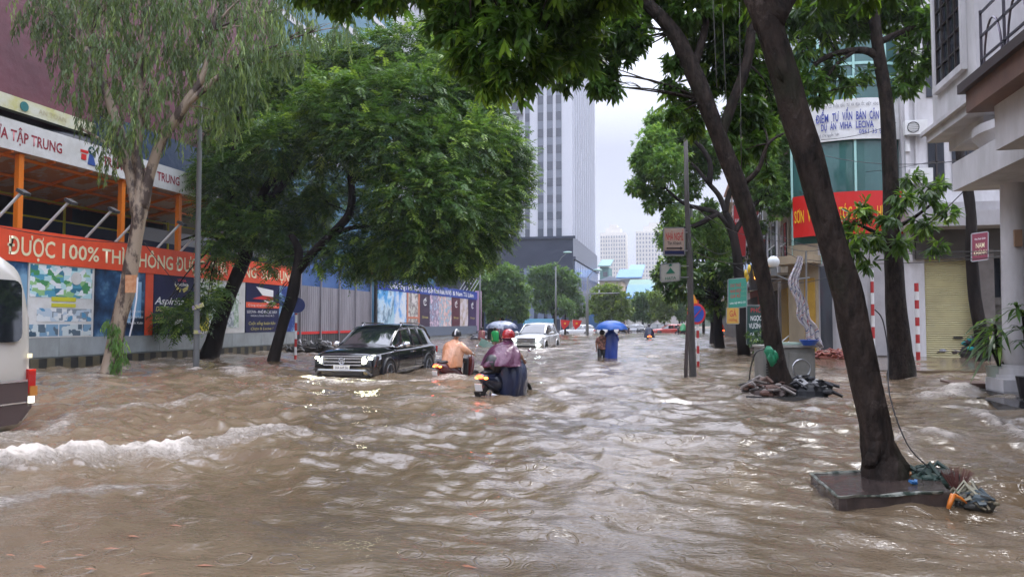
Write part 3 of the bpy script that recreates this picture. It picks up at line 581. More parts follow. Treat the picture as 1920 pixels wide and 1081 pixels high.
# ================================================================== TOWER BEYOND THE CROSSROADS
DT = 140; tc0 = at(1075, 603, DT); TX, TY = tc0.x, tc0.y     # street corner of the tower
def tz(py, px=1075): return at(px, py, DT).z
def txa(px): return onY(px, 600, TY).x
M['granite'] = mat('dark_granite', (.022, .028, .05), .3, col2=(.032, .04, .065), scale=.4); M['tower_white'] = mat('tower_white', (.58, .60, .65), .6)
M['tglass'] = mat('tower_glass', (.09, .10, .125), .12, spec=.8); M['tglass2'] = mat('tower_glass_pale', (.17, .19, .23), .2, spec=.8); M['curtain'] = mat('curtain_wall', (.11, .14, .22), .15, spec=.9, col2=(.15, .19, .27), scale=.2)
tw = thing('tower', 'tall white tower with dark vertical window strips on a dark granite podium', 'building', (TX-15, TY+15, 0))
zp = tz(443); ztw = tz(-60); depth = 43
# podium
MB().bx(TX-21.5, TX, TY, TY+depth, -.4, zp).bx(TX-30, TX-21.5, TY-3, TY+20, -.4, zp+.6).bx(TX-52, TX-30, TY+1, TY+30, -.4, zp-3).build('podium', M['granite'], tw)
for a, b in ((983, 1002), (1008.5, 1020), (1027, 1037), (1043.5, 1054)):
    MB().bx(txa(a), txa(b), TY-.25, TY-.03, 2, zp-6).build('podium_window', M['curtain'], tw)
    
mb = MB()
for i in range(15): mb.bx(TX+.01, TX+.25, TY+1.2+i*2.78, TY+3.2+i*2.78, 1.5, zp-4.6)
mb.build('podium_glazing', mat('podium_pane', (.17, .22, .36), .15, spec=.9, col2=(.24, .30, .44), scale=.15), tw)
MB().bx(TX, TX+.5, TY, TY+depth, zp-4.4, zp-3.9).bx(TX-21.5, TX+.5, TY-.4, TY, zp-.4, zp+.1).build('cornice', M['granite'], tw)
wf = MB().bx(txa(890), TX-30.5, TY+.5, TY+.9, 1, zp-5).build('podium_curtain_wall', mat('dark_curtain', (.05, .09, .13), .1, spec=.9, col2=(.09, .15, .2), scale=.15), tw)
mb = MB()
for zz in np.arange(3, zp-5, 2.6): mb.bx(txa(890), TX-30.5, TY+.3, TY+.5, zz, zz+.18)
for xx in np.arange(txa(890), TX-30.6, 2.2): mb.bx(xx, xx+.15, TY+.3, TY+.52, 1, zp-5)
mb.build('mullion', mat('alu', (.3, .33, .36), .4), wf)
# shaft
fh = 3.25; xl = txa(981)
MB().bx(xl, TX-.25, TY+.3, TY+depth-.3, zp, ztw).build('shaft', M['tower_white'], tw)
nfl = int((ztw-zp)/fh)
for a, b in ((984.5, 993), (1008.5, 1019), (1026, 1037), (1043, 1053.5)):
    mb = MB(); xa, xb = txa(a), txa(b)
    for i in range(nfl):
        z = zp+.1+i*fh; mb.m(0).bx(xa, xb, TY+.12, TY+.31, z, z+fh*.5-.04).m(1).bx(xa, xb, TY+.12, TY+.31, z+fh*.5, z+fh-.06)
    mb.build('window_strip', [M['tglass'], M['tglass2']], tw)
for k in range(11):
    mb = MB(); ya_ = TY+2.2+k*3.55
    for i in range(nfl):
        z = zp+.1+i*fh; mb.m(i % 2).bx(TX-.26, TX-.1, ya_, ya_+1.9, z, z+fh-.12)
    mb.build('side_window_strip', [M['tglass'], M['tglass2']], tw)
    MB().bx(TX-.25, TX+.12, ya_-.75, ya_-.4, zp, ztw).build('side_fin', M['tower_white'], tw)
# residential wing set back
wing = MB().bx(TX-60, xl, TY+6, TY+36, zp-3, ztw+10).build('wing', M['tower_white'], tw)
for i in range(nfl+3):
    z = zp+.3+i*fh
    mb = MB()
    for k in range(10):
        xx = xl-2.2-k*4.6; mb.bx(xx-1.5, xx, TY+5.85, TY+6.02, z+.6, z+2.6)
        if k % 3 == 0: mb.bx(xx-3.8, xx-2.0, TY+5.85, TY+6.02, z+.2, z+2.6)
    mb.build('window_row', M['tglass'], wing)
    MB().bx(TX-58, xl-.5, TY+5.1, TY+6, z-.12, z+.12).build('floor_ledge', M['tower_white'], wing)
# ================================================================== second white high-rise seen through the leaves
hb = thing('highrise', 'pale high-rise with balconies glimpsed above the leafy crown', 'building', (-75, 150, 0))
MB().bx(-88, -52, 120, 150, 0, 120).build('wall', mat('highrise_wall', (.55, .56, .58), .7), hb)
for i in range(34):
    mb = MB(); z = 4+i*3.4
    for k in range(9): mb.bx(-87+k*3.9, -84.4+k*3.9, 119.8, 120.05, z, z+2)
    mb.build('window_row', M['tglass2'], hb)
# ================================================================== far cream towers
M['cream_tower'] = mat('cream_tower', (.66, .63, .56), .8)
def far_tower(p0, p1, ytop, d, label, steps):
    a = at(p0, 603, d); b = at(p1, 603, d); z = at(p0, ytop, d).z; w_ = (b-a).length
    t = thing('apartment_tower', label, 'tower', tuple((a+b)/2)[:2]+(0,), 0, 'distant cream towers'); x0 = a.x; yy = a.y
    MB().bx(x0, x0+w_, yy, yy+25, -2, z).bx(x0+w_*.2, x0+w_*.8, yy+2, yy+20, z, z+4).bx(x0+w_*.35, x0+w_*.65, yy+2, yy+20, z+4, z+7).build('wall', M['cream_tower'], t)
    nc_ = steps; cw = w_/nc_
    for k in range(nc_):
        mb = MB()
        for i in range(int(z/3.4)): mb.bx(x0+k*cw+cw*.25, x0+k*cw+cw*.72, yy-.3, yy+.1, i*3.4+1, i*3.4+2.9)
        mb.build('window_column', mat('far_window', (.2, .22, .26), .4), t)
        if k % 3 == 1: MB().bx(x0+k*cw-.5, x0+k*cw+.5, yy-1.2, yy, 0, z-3).build('pier', M['cream_tower'], t)
far_tower(1126, 1174, 436, 620, 'distant cream apartment tower standing just beside the granite podium', 10)
far_tower(1193, 1262, 433, 600, 'distant cream apartment tower partly behind the round-crowned street tree', 12)
# ================================================================== low houses at the end of the road
def roof_house(p0, p1, yb_, yt, d, dep, wallc, roofc, label, gable=True):
    a = at(p0, yb_, d); b = at(p1, yb_, d); t0 = at(p0, yt, d).z; w_ = b.x-a.x
    t = thing('low_house', label, 'house', (a.x+w_/2, a.y, 0)); yy = (a.y+b.y)/2
    MB().bx(a.x, b.x, yy, yy+dep, -.4, t0).build('wall', mat('wall_'+label[:6], wallc, .8), t)
    if gable: MB().prism([(a.x-.4, yy-.5, t0), (b.x+.4, yy-.5, t0), ((a.x+b.x)/2, yy-.5, t0+w_*.22)], (0, dep+1, 0)).build('roof', mat('roof_'+label[:6], roofc, .5), t)
    else: MB().add([(a.x-.6, yy-1, t0), (b.x+.6, yy-1, t0), (b.x+.6, yy+dep, t0+3), (a.x-.6, yy+dep, t0+3), (a.x-.6, yy-1, t0+.3), (b.x+.6, yy-1, t0+.3), (b.x+.6, yy+dep, t0+3.3), (a.x-.6, yy+dep, t0+3.3)], [(0, 3, 2, 1), (4, 5, 6, 7), (0, 1, 5, 4), (2, 3, 7, 6), (1, 2, 6, 5), (0, 4, 7, 3)]).build('roof', mat('roof_'+label[:6], roofc, .5), t)
    for fz in np.arange(2.5, t0-2.2, 3.3):
        for k in range(max(2, int(w_/3.2))):
            xx = a.x+1+k*3.1
            if xx+1.4 < b.x: MB().bx(xx, xx+1.4, yy-.12, yy+.05, fz, fz+1.5).build('window', M['tglass'], t)
roof_house(1124, 1166, 600, 526, 175, 14, (.5, .4, .3), (.42, .46, .52), 'grey gabled house at the end of the flooded road')
roof_house(1160, 1200, 600, 522, 190, 12, (.42, .42, .42), (.07, .2, .42), 'house with a bright blue sheet roof', False)
roof_house(1180, 1222, 600, 545, 168, 12, (.35, .36, .34), (.10, .22, .16), 'low house under a green sheet roof', False)
roof_house(1178, 1216, 600, 560, 150, 8, (.5, .5, .48), (.07, .22, .45), 'shop with a light blue awning roof below the green roof', False)
roof_house(1125, 1142, 600, 500, 230, 12, (.12, .25, .24), (.1, .22, .22), 'narrow teal house behind the grey gable', False)
roof_house(1182, 1204, 600, 510, 235, 12, (.4, .38, .36), (.1, .25, .5), 'tall narrow house behind the blue sheet roof', False)
roof_house(1222, 1300, 600, 515, 215, 15, (.45, .42, .4), (.35, .2, .16), 'brick-roofed house hidden behind street trees', True)
bf = MB().bx(at(980, 600, 95).x, at(1042, 600, 95).x, 92, 92.2, 0, 1.9).build('site_fence', mat('sky_blue_fence', (.16, .42, .62), .5)); tag(bf, 'sky blue sheet fence behind the white car', 'fence')
bf = MB().bx(at(905, 600, 90).x, at(982, 600, 90).x, 87.5, 87.7, 0, 3.2).build('dark_fence', mat('dark_blue_fence', (.03, .06, .14), .5)); tag(bf, 'dark blue fence beneath the round street tree by the pink pillar', 'fence')
wl = MB().bx(at(1072, 600, 105).x, at(1104, 600, 105).x, 101.5, 101.8, 0, 3.6).build('grey_wall', mat('grey_wall', (.42, .42, .42), .7, col2=(.33, .32, .32), scale=1.5)); tag(wl, 'plain grey boundary wall at the corner behind the flags', 'wall')
# ================================================================== RIGHT SIDE
M['stucco'] = mat('white_stucco', (.66, .65, .67), .7, col2=(.46, .45, .45), scale=1.3, stretch=(1, 1, .3), bump=.006, bscale=12); M['stucco2'] = mat('grey_stucco', (.40, .39, .40), .75, col2=(.28, .27, .27), scale=1.1, stretch=(1, 1, .4))
M['window_dark'] = mat('window_dark', (.02, .025, .035), .1, spec=.7); M['frame_dark'] = mat('frame_dark', (.03, .022, .02), .4)
# raised pavement
pv = struct(MB().bx(4.6, 30, 24, 40, -.4, .05).bx(4.3, 4.6, 23.7, 140, -.4, .03).bx(4.6, 30, 40, 140, -.4, .045).build('pavement', mat('wet_paving', (.13, .095, .06), .12, col2=(.2, .15, .1), scale=.6)))
# nearest house with balcony and column
XB = 5.8
nh = thing('balcony_house', 'white stucco house with a round column, bay window and brown balcony', 'house', (9, 12, 0))
def yR(px, X=XB): return onX(px, 500, X).y
yf = yR(1757); zb1 = onX(1757, 262, XB).z
MB().bx(8.7, 16, -6, 18.6, -.4, 14).build('wall', M['stucco2'], nh)
# bay
yw0, yw1 = yR(1830), yR(1765)
MB().bx(XB, 8.72, yw0-.3, yf, zb1+.35, 14).build('bay', M['stucco'], nh)
MB().bx(XB-.12, 8.72, yw0-.35, yf+.1, zb1, zb1+.35).bx(XB-.22, 8.72, yw0-.36, yf+.18, zb1+.18, zb1+.27).bx(XB+.25, 8.72, yw0+.1, yf-.2, zb1-.28, zb1).build('bay_ledge', M['stucco'], nh)
zs = onX(1822, 112, XB).z; zs2 = onX(1768, 158, XB).z; wy0, wy1 = yR(1821), yR(1771)
wn = MB().bx(XB-.03, XB+.05, wy0, wy1, zs2, 12.2).build('bay_window', M['window_dark'], nh)
mb = MB()
for i in range(5): yy = wy0+(wy1-wy0)*i/4; mb.bx(XB-.07, XB-.031, yy-.03, yy+.03, zs2, 12.2)
for i in range(14): zz = zs2+.42*i; mb.bx(XB-.06, XB-.032, wy0, wy1, zz-.02, zz+.02)
mb.build('window_grille', M['frame_dark'], wn)
MB().bx(XB-.12, XB-.002, wy0-.12, wy1+.12, zs2-.14, zs2).bx(XB-.1, XB-.002, wy1, wy1+.12, zs2, 12.2).bx(XB-.1, XB-.002, wy0-.12, wy0, zs2, 12.2).build('window_sill', M['stucco'], wn)
# brown balcony
XBB = 4.9; zba = onX(1920, 190, XBB).z; yb0 = yR(1820, XBB)
zb_ = onX(1822, 205, XBB).z; zt_ = onX(1822, 165, XBB).z
M['brownslab'] = mat('brown_balcony_edge', (.20, .11, .08), .6, col2=(.12, .07, .055), scale=1.2, stretch=(1, 1, .5)); M['balcony_top'] = mat('dark_ledge', (.05, .035, .035), .5)
bl = MB().bx(XBB, 8.72, -5, yb0, zb_, zt_).build('balcony', M['brownslab'], nh)
MB().bx(XBB-.1, 8.72, -5, yb0+.1, zt_, zt_+.16).build('balcony_ledge', M['balcony_top'], bl)
mb = MB(); zz = zt_+.16
for k in range(3): mb.bar((XBB+.15, -4, zz+.3+.4*k), (XBB+.15, yb0-.3, zz+.3+.4*k), .035)
yy = yb0-.3
while yy > 0:
    mb.bar((XBB+.15, yy, zz), (XBB+.15, yy, zz+1.15), .035)
    mb.tube([(XBB+.15, yy-.1-.35*(1-math.cos(t)), zz+.05+.8*math.sin(t)) for t in np.linspace(0, math.pi, 12)], .018, 5); yy -= .9
mb.build('railing', mat('railing_metal', (.12, .11, .13), .3, 1), bl)
MB().bx(XB+.3, XB+.7, yb0-1.0, yb0-.6, zt_+.1, 13).build('balcony_post', mat('orange_post', (.34, .13, .08), .6), nh)
# entablature, rounded slab, column
zc1 = onX(1890, 283, 6.6).z
MB().bx(5.2, 8.72, -5, yb0-.35, zb_-.75, zb_).bx(5.9, 8.72, -5, 17.7, zc1-.02, zb_-.75).build('entablature', M['stucco'], nh)
rs = []
for z, r in ((zc1-.02, 1.15), (zc1+.2, 1.3), (zc1+.25, 1.35), (zc1+.42, 1.35)): rs.append([Vector((7.2+r*math.cos(t), 16.2+r*math.sin(t), z)) for t in np.linspace(0, 2*math.pi, 40)[:-1]])
MB().rings(rs).build('round_canopy', M['stucco'], nh, smooth=True, sharp=40)
cx_, cyy = 6.78, 17.0
c = MB(); 
c.tube([(cx_, cyy, z) for z in (.62, .7, 1.4, zc1-.55, zc1-.5)], [.22, .26, .25, .215, .215], 24)
col = c.build('column', M['stucco'], nh, smooth=True, sharp=50)
c = MB(); 
for z0_, z1_, r in ((.1, .34, .44), (.34, .42, .38), (.42, .55, .33), (.55, .62, .28)): c.box((cx_, cyy, (z0_+z1_)/2), (r*2, r*2, z1_-z0_)) if r > .4 else c.cyl((cx_, cyy, z0_), (cx_, cyy, z1_), r, 24)
c.build('column_base', M['stucco'], nh, smooth=True, sharp=40); c = MB()
for z0_, z1_, r in ((zc1-.5, zc1-.4, .26), (zc1-.4, zc1-.25, .3), (zc1-.25, zc1, .4)): c.cyl((cx_, cyy, z0_), (cx_, cyy, z1_), r, 24)
c.build('column_capital', M['stucco'], nh, smooth=True, sharp=40)
stp = thing('entrance_steps', 'black polished granite steps at the foot of the white column', 'steps', (6.4, 13.5, 0))
MB().bx(6.2, 8.7, 12.0, 17.6, -.4, .1).build('upper_step', mat('polished_granite', (.015, .015, .018), .12, coat=.3), stp)
MB().bx(5.55, 8.7, 10.0, 15.6, -.4, .012+.03).bx(5.52, 8.7, 9.98, 15.62, .04, .07).build('lower_step', mat('polished_granite2', (.02, .02, .024), .15), stp)
MB().bx(6.0, 6.6, 17.65, 18.4, -.4, .14).bx(5.8, 6.6, 17.62, 18.5, .14, .18).build('brown_step', mat('brown_tile', (.10, .05, .035), .4), stp)
MB().box((onX(1905, 500, 6.77).x-.02, cyy-.27, 3.2), (.14, .06, .34)).build('meter_box', mat('meter_box', (.35, .22, .14), .6), nh)
# --- shop with roller shutter
YS = 33.5
def xS(px, Y=YS): return onY(px, 500, Y).x
def zS(py, px=1750, Y=YS): return onY(px, py, Y).z
sh = thing('shutter_shop', 'white shop-house with a yellow roller shutter and dark doorway', 'shop', (xS(1790), YS, 0))
x0, x1 = xS(1696), xS(1960)
zsh = zS(486)
MB().bx(x0, xS(1733), YS, YS+9, -.3, 20).bx(xS(1733), xS(1826), YS, YS+9, zsh, 20).bx(xS(1826), xS(1857), YS, YS+9, -.3, 20).bx(xS(1857), xS(1887), YS, YS+9, zS(445), 20).bx(xS(1887), x1, YS, YS+9, -.3, 20).build('wall', M['stucco'], sh)
mb = MB(); n = 46; xa, xb = xS(1735), xS(1824)
rs = []
for i in range(n*2+1): rs.append([(xa, YS+.15-(.035 if i % 2 else 0), i*zsh/(2*n)), (xb, YS+.15-(.035 if i % 2 else 0), i*zsh/(2*n))])
mb.rings([[Vector(p) for p in r] for r in rs], cap=False, closed=False); shu = mb.build('roller_shutter', mat('yellow_shutter', (.52, .48, .27), .45, col2=(.42, .38, .22), scale=.9), sh)
MB().box(((xa+xb)/2+.3, YS+.08, .85), (.35, .05, .07)).build('handle', M['dark'], shu)
MB().bx(x0-.2, x1, YS-1.5, YS+.1, zS(432), zS(405)).bx(x0-.2, x1, YS-1.2, YS+.1, zS(405), zS(388)).build('canopy_slab', M['stucco2'], sh)
MB().bx(x0+.4, x1, YS-.2, YS-.02, zsh, zS(432)).build('dark_lintel', M['conc_dark'], sh)
MB().bx(xS(1822), xS(1858), YS-.3, YS-.02, -.2, zS(470)).build('pier', mat('weathered_pier', (.17, .15, .14), .8, col2=(.1, .09, .08), scale=1), sh)
MB().bx(xS(1857), xS(1887), YS+.6, YS+.7, 0, zS(445)).build('dark_doorway', M['window_dark'], sh); MB().bx(xS(1857), xS(1887), YS-.05, YS+.4, zS(572), zS(558)).bx(xS(1857), xS(1887), YS+.05, YS+.3, 0, zS(572)).build('door_rail', M['conc_dark'], sh)
for a, b, c_, d_ in ((1745, 1775, 360, 250), (1745, 1775, 182, 70), (1790, 1850, 355, 250), (1790, 1850, 182, 60)):
    wn = MB().bx(xS(a), xS(b), YS-.06, YS+.06, zS(c_), zS(d_)).build('window', M['window_dark'], sh); xm = (xS(a)+xS(b))/2
    MB().bx(xm-.03, xm+.03, YS-.1, YS-.06, zS(c_), zS(d_)).bx(xS(a), xS(b), YS-.1, YS-.06, zS((c_+d_)/2)-.03, zS((c_+d_)/2)+.03).build('window_frame', M['frame_dark'], wn)
MB().bx(xS(1700), xS(1708), YS-.25, YS, 4, 20).cyl((xS(1722), YS-.08, 5), (xS(1722), YS-.08, 20), .05, 8).build('pilaster', M['stucco'], sh)
MB().cyl((xS(1703), YS-.3, 8.6), (xS(1703), YS-.3, 8.9), .1, 10).build('wall_lamp', M['white'], sh)
# --- curved glass building
gx0, gx1 = xS(1497), xS(1697); cxg = (gx0+gx1)/2
gb = thing('glass_building', 'curved green glass office front with white and red banners', 'building', (cxg, YS+1, 0))
def arc(t, off=0):
    """t 0..1 along the bowed front"""
    a = R(-66+t*122); rr = 3.1+off; return Vector((cxg+.3+rr*math.sin(a), YS+3.0-rr*math.cos(a), 0))
def arcband(z0, z1, off, mt, name, par, n=24, t0=0, t1=1, th=.06):
    rs = []
    for i in range(n+1):
        t = t0+(t1-t0)*i/n; p, q = arc(t, off), arc(t, off-th); rs.append([Vector((p.x, p.y, z0)), Vector((p.x, p.y, z1)), Vector((q.x, q.y, z1)), Vector((q.x, q.y, z0))])
    return MB().rings(rs).build(name, mt, par)
M['gglass'] = mat('green_glass', (.035, .10, .095), .06, spec=.9, col2=(.06, .16, .15), scale=.4); M['galu'] = mat('green_alu', (.35, .6, .55), .35)
arcband(-.3, 24, 0, M['gglass'], 'glazing', gb, t0=.1)
MB().bx(cxg-1.2, gx1+.4, YS+2.6, YS+7, 0, 24).build('wall', M['stucco'], gb)
for t in (.12, .32, .53, .73, .9): p = arc(t, .06); MB().bar((p.x, p.y, 4), (p.x, p.y, 24), .09).build('mullion', M['galu'], gb)
for z in (11.9, 12.5, 15.4, 18.6, 21.6): arcband(z, z+.12, .08, M['galu'], 'transom', gb)
arcband(13.6, 15.0, .05, M['tower_white'], 'spandrel', gb); arcband(18.9, 20.3, .05, M['tower_white'], 'spandrel', gb)
zwb0, zwb1 = 9.25, 11.0
wb = arcband(zwb0, zwb1, .2, M['white'], 'white_banner', gb, t0=.2); M['blue_letters'] = mat('blue_letters', (.02, .04, .28), .4); M['grey_letters'] = mat('grey_letters', (.12, .12, .14), .5)
def arctext(s, t0, t1, z, h_, mt, par, off=.01, base=.22):
    """each word set flat on the tangent of the bow"""
    ws = s.split(' '); tot = sum(len(x) for x in ws)+len(ws)-1; c = 0
    for x in ws:
        a = t0+(t1-t0)*c/tot; b = t0+(t1-t0)*(c+len(x))/tot; c += len(x)+1
        p, q = arc(a, base+.05), arc(b, base+.05); u = q-p; o = (p+q)/2; o.z = z; text(x, 'lettering', mt, par, o, u, UZ, h_, u.length*.97, off)
def tpx(px, off):
    return min((i/400 for i in range(401)), key=lambda t: abs(onY_px(arc(t, off))-px))
def onY_px(p):
    f = p.x*-sy_+p.y*cy_; l = p.x*cy_+p.y*sy_; return CX+F*l/(f*1.0)
def pt(s, p0, p1, z, h_, mt, par, off=.01, base=.22): arctext(s, tpx(p0, base), tpx(p1, base), z, h_, mt, par, off, base)
pt('ĐIỂM TƯ VẤN BÁN CĂN HỘ', 1537, 1672, 10.25, .36, M['blue_letters'], wb, .02); pt('DỰ ÁN VIHA LECIVA', 1546, 1645, 9.86, .3, M['blue_letters'], wb, .02); pt('0961 33 98 98', 1618, 1676, 9.55, .2, M['blue_letters'], wb)
pt('CÔNG TY CỔ PHẦN ĐẦU TƯ VÀ ĐỊA ỐC VIỆT HƯNG', 1540, 1655, 10.72, .13, M['grey_letters'], wb); pt('Số 174 Nguyễn Tuân', 1542, 1580, 9.5, .12, M['grey_letters'], wb)
zr0, zr1 = 5.2, 7.0; M['bright_red'] = mat('bright_red', (.58, .015, .012), .4, bump=.015, bscale=2); M['yellow_letters'] = mat('yellow_letters', (.8, .5, .02), .4)
rb = arcband(zr0, zr1, .35, M['bright_red'], 'red_banner', gb, t0=tpx(1490, .35))
pt('SƠN VƯỜN', 1494, 1545, 6.1, .55, M['yellow_letters'], rb, .015, .37); pt('TÓC', 1576, 1602, 6.1, .55, M['yellow_letters'], rb, .015, .37); pt('NAM HƯƠNG', 1608, 1690, 6.1, .55, M['yellow_letters'], rb, .015, .37)
arcband(-.3, 5.1, .1, M['stucco2'], 'ground_wall', gb, t0=.3)
bz = mat('beige_front', (.40, .32, .21), .7, col2=(.28, .23, .16), scale=1.4, stretch=(1, 1, .4)); arcband(-.3, 4.9, .11, bz, 'beige_front', gb, 8, .08, .3); arcband(4.0, 4.35, 1.1, bz, 'canopy_slab', gb, 8, .06, .32, th=1.0)
arcband(.1, 3.4, .16, mat('yellow_door', (.45, .27, .03), .5, col2=(.35, .2, .03), scale=3), 'yellow_door', gb, 3, .21, .28)
for t0_, t1_ in ((.4, .58), (.6, .78), (.8, .95)): arcband(.1, 3.7, .15, mat('pale_shutter', (.42, .41, .42), .6, col2=(.34, .33, .34), scale=1, bump=.01, bscale=4), 'closed_shutter', gb, 6, t0_, t1_)
arcband(.1, 3.9, .13, M['window_dark'], 'shop_door', gb, 4, .31, .38)
# --- narrow houses further along
M['beige'] = mat('beige_plaster', (.42, .34, .24), .7, col2=(.33, .27, .2), scale=1)
def tube_house(y0, y1, X, hgt, wallm, label, floors=4, awn=None, groundm=None, rot=0):
    t = thing('shop_house', label, 'shop-house', (X, (y0+y1)/2, 0))
    MB().bx(X, X+12, y0, y1, -.4, hgt).build('wall', wallm, t)
    fhh = (hgt-3.6)/floors
    for k in range(floors):
        z = 3.9+k*fhh; wd = (y1-y0)
        wn = MB().bx(X-.06, X+.03, y0+wd*.18, y1-wd*.18, z+.5, z+fhh-.5).build('window', M['window_dark'], t)
        MB().bx(X-.1, X-.06, (y0+y1)/2-.04, (y0+y1)/2+.04, z+.5, z+fhh-.5).bx(X-.1, X-.06, y0+wd*.18, y1-wd*.18, z+fhh*.5-.03, z+fhh*.5+.03).build('window_frame', M['white'], wn)
        MB().bx(X-.8, X, y0+.2, y1-.2, z-.1, z+.05).build('balcony_slab', wallm, t)
    MB().bx(X-.05, X+.03, y0+.4, y1-.4, -.3, 3.2).build('shop_front', groundm or M['conc_dark'], t)
    if awn: MB().add([(X, y0+.1, 3.7), (X, y1-.1, 3.7), (X-1.6, y1-.1, 3.1), (X-1.6, y0+.1, 3.1), (X, y0+.1, 3.76), (X, y1-.1, 3.76), (X-1.6, y1-.1, 3.16), (X-1.6, y0+.1, 3.16)], [(0, 1, 2, 3), (7, 6, 5, 4), (0, 3, 7, 4), (1, 5, 6, 2), (3, 2, 6, 7)]).build('awning', awn, t)
    return t
M['rust_canopy'] = mat('rusty_sheet', (.22, .15, .10), .6, col2=(.35, .28, .2), scale=2)
tube_house(38.2, 41.2, 5.35, 16, M['beige'], 'beige shop-house with rusty sheet awning beside the glass office', 4, M['rust_canopy'], mat('yellow_doors', (.42, .25, .03), .5))
tube_house(41.4, 46, 5.25, 18, M['stucco'], 'white shop-house numbered 174 above the star sign', 4, M['rust_canopy'])
tube_house(46.2, 51, 5.3, 14, M['stucco2'], 'grey shop-house behind the second leaning trunk', 3, mat('green_awn', (.05, .2, .12), .5))
tube_house(51.2, 57, 5.2, 19, mat('brick_red', (.30, .07, .05), .7), 'dark red shop-house behind the hanging street signs', 5, M['rust_canopy'])
tube_house(57.2, 64, 5.3, 15, M['stucco'], 'off-white shop-house behind the round-crowned tree', 4)
tube_house(64.2, 74, 5.2, 20, mat('pink_plaster', (.45, .3, .26), .7), 'pink plaster shop-house further up the flooded street', 5)
tube_house(74.2, 92, 5.4, 16, M['beige'], 'wide beige shop-house near the far end of the street', 4)
tube_house(92.2, 125, 5.6, 14, M['stucco2'], 'long grey terrace at the far end of the street', 3)
# ================================================================== TREES
def bark(name, c1, c2, c3=None, sc=2.2, bump=.03):
    return mat(name, c1, .8, spec=.2, col2=c2, scale=sc, bump=bump, bscale=9, stretch=(1, 1, .35))
def barkmat(name):
    m = mat(name, (.014, .011, .009), .7, spec=.15); nt = m.node_tree; N = nt.nodes; L = nt.links; p = N['Principled BSDF']; tc = N.new('ShaderNodeTexCoord')
    def nz(sc, st, det=6, rough=.65):
        mp = N.new('ShaderNodeMapping'); mp.inputs['Scale'].default_value = st; L.new(tc.outputs['Object'], mp.inputs[0]); n = N.new('ShaderNodeTexNoise'); n.inputs['Scale'].default_value = sc; n.inputs['Detail'].default_value = det; n.inputs['Roughness'].default_value = rough; L.new(mp.outputs[0], n.inputs['Vector']); return n.outputs[0]
    r = N.new('ShaderNodeValToRGB'); e = r.color_ramp.elements; e[0].position = .34; e[0].color = (.008, .006, .005, 1); e[1].position = .68; e[1].color = (.05, .036, .029, 1); L.new(nz(9, (1, 1, .4)), r.inputs[0])
    r2 = N.new('ShaderNodeValToRGB'); e = r2.color_ramp.elements; e[0].position = .60; e[0].color = (0, 0, 0, 1); e[1].position = .68; e[1].color = (.6, .6, .6, 1); L.new(nz(3.2, (1, 1, .8), 8, .75), r2.inputs[0])
    mx_ = N.new('ShaderNodeMixRGB'); L.new(r2.outputs[0], mx_.inputs[0]); L.new(r.outputs[0], mx_.inputs[1]); mx_.inputs[2].default_value = (.13, .105, .095, 1)
    r3 = N.new('ShaderNodeValToRGB'); e = r3.color_ramp.elements; e[0].position = .56; e[0].color = (0, 0, 0, 1); e[1].position = .66; e[1].color = (.5, .5, .5, 1); L.new(nz(1.7, (1, 1, .6)), r3.inputs[0])
    m3 = N.new('ShaderNodeMixRGB'); L.new(r3.outputs[0], m3.inputs[0]); L.new(mx_.outputs[0], m3.inputs[1]); m3.inputs[2].default_value = (.02, .024, .012, 1); L.new(m3.outputs[0], p.inputs['Base Color'])
    v = N.new('ShaderNodeTexVoronoi'); v.feature = 'DISTANCE_TO_EDGE'; v.inputs['Scale'].default_value = 16; mp = N.new('ShaderNodeMapping'); mp.inputs['Scale'].default_value = (1, 1, .38); L.new(tc.outputs['Object'], mp.inputs[0]); L.new(mp.outputs[0], v.inputs['Vector'])
    a = N.new('ShaderNodeMath'); a.operation = 'MULTIPLY_ADD'; L.new(v.outputs[0], a.inputs[0]); a.inputs[1].default_value = .5; L.new(nz(14, (1, 1, .5)), a.inputs[2])
    b = N.new('ShaderNodeBump'); b.inputs['Distance'].default_value = .035; L.new(a.outputs[0], b.inputs['Height']); L.new(b.outputs[0], p.inputs['Normal']); return m
M['bark_dark'] = bark('bark_dark', (.007, .005, .0045), (.024, .018, .015)); M['bark_near'] = barkmat('bark_near')
M['bark_euc'] = mat('bark_eucalyptus', (.29, .225, .16), .6, col2=(.055, .035, .025), scale=2.3, bump=.02, bscale=6, stretch=(1.3, 1.3, .5), sharp=True)
M['leaf_near'] = leafmat('leaf_near', (.026, .065, .012), (.07, .155, .026), (.24, .40, .05), .33, .46)
M['leaf_dense'] = leafmat('leaf_dense', (.028, .07, .016), (.075, .16, .035), (.28, .42, .07), .38, .38)
M['leaf_euc'] = leafmat('leaf_eucalyptus', (.06, .095, .038), (.13, .20, .075), (.25, .34, .1), .45, .35)
M['leaf_bright'] = leafmat('leaf_bright', (.06, .14, .035), (.14, .27, .07), (.28, .42, .1), .45, .4)
M['leaf_far'] = leafmat('leaf_far', (.05, .11, .04), (.11, .20, .07), (.2, .32, .08), .5, .35)
M['leaf_yellow'] = leafmat('leaf_yellow_green', (.075, .13, .015), (.17, .26, .03), (.28, .36, .05), .5, .4)
def limb(mb, pts, rad, n=10, sub=4, wob=.10): p, r = smooth_path(pts, rad, sub); mb.tube(p, r, n, wob=wob)
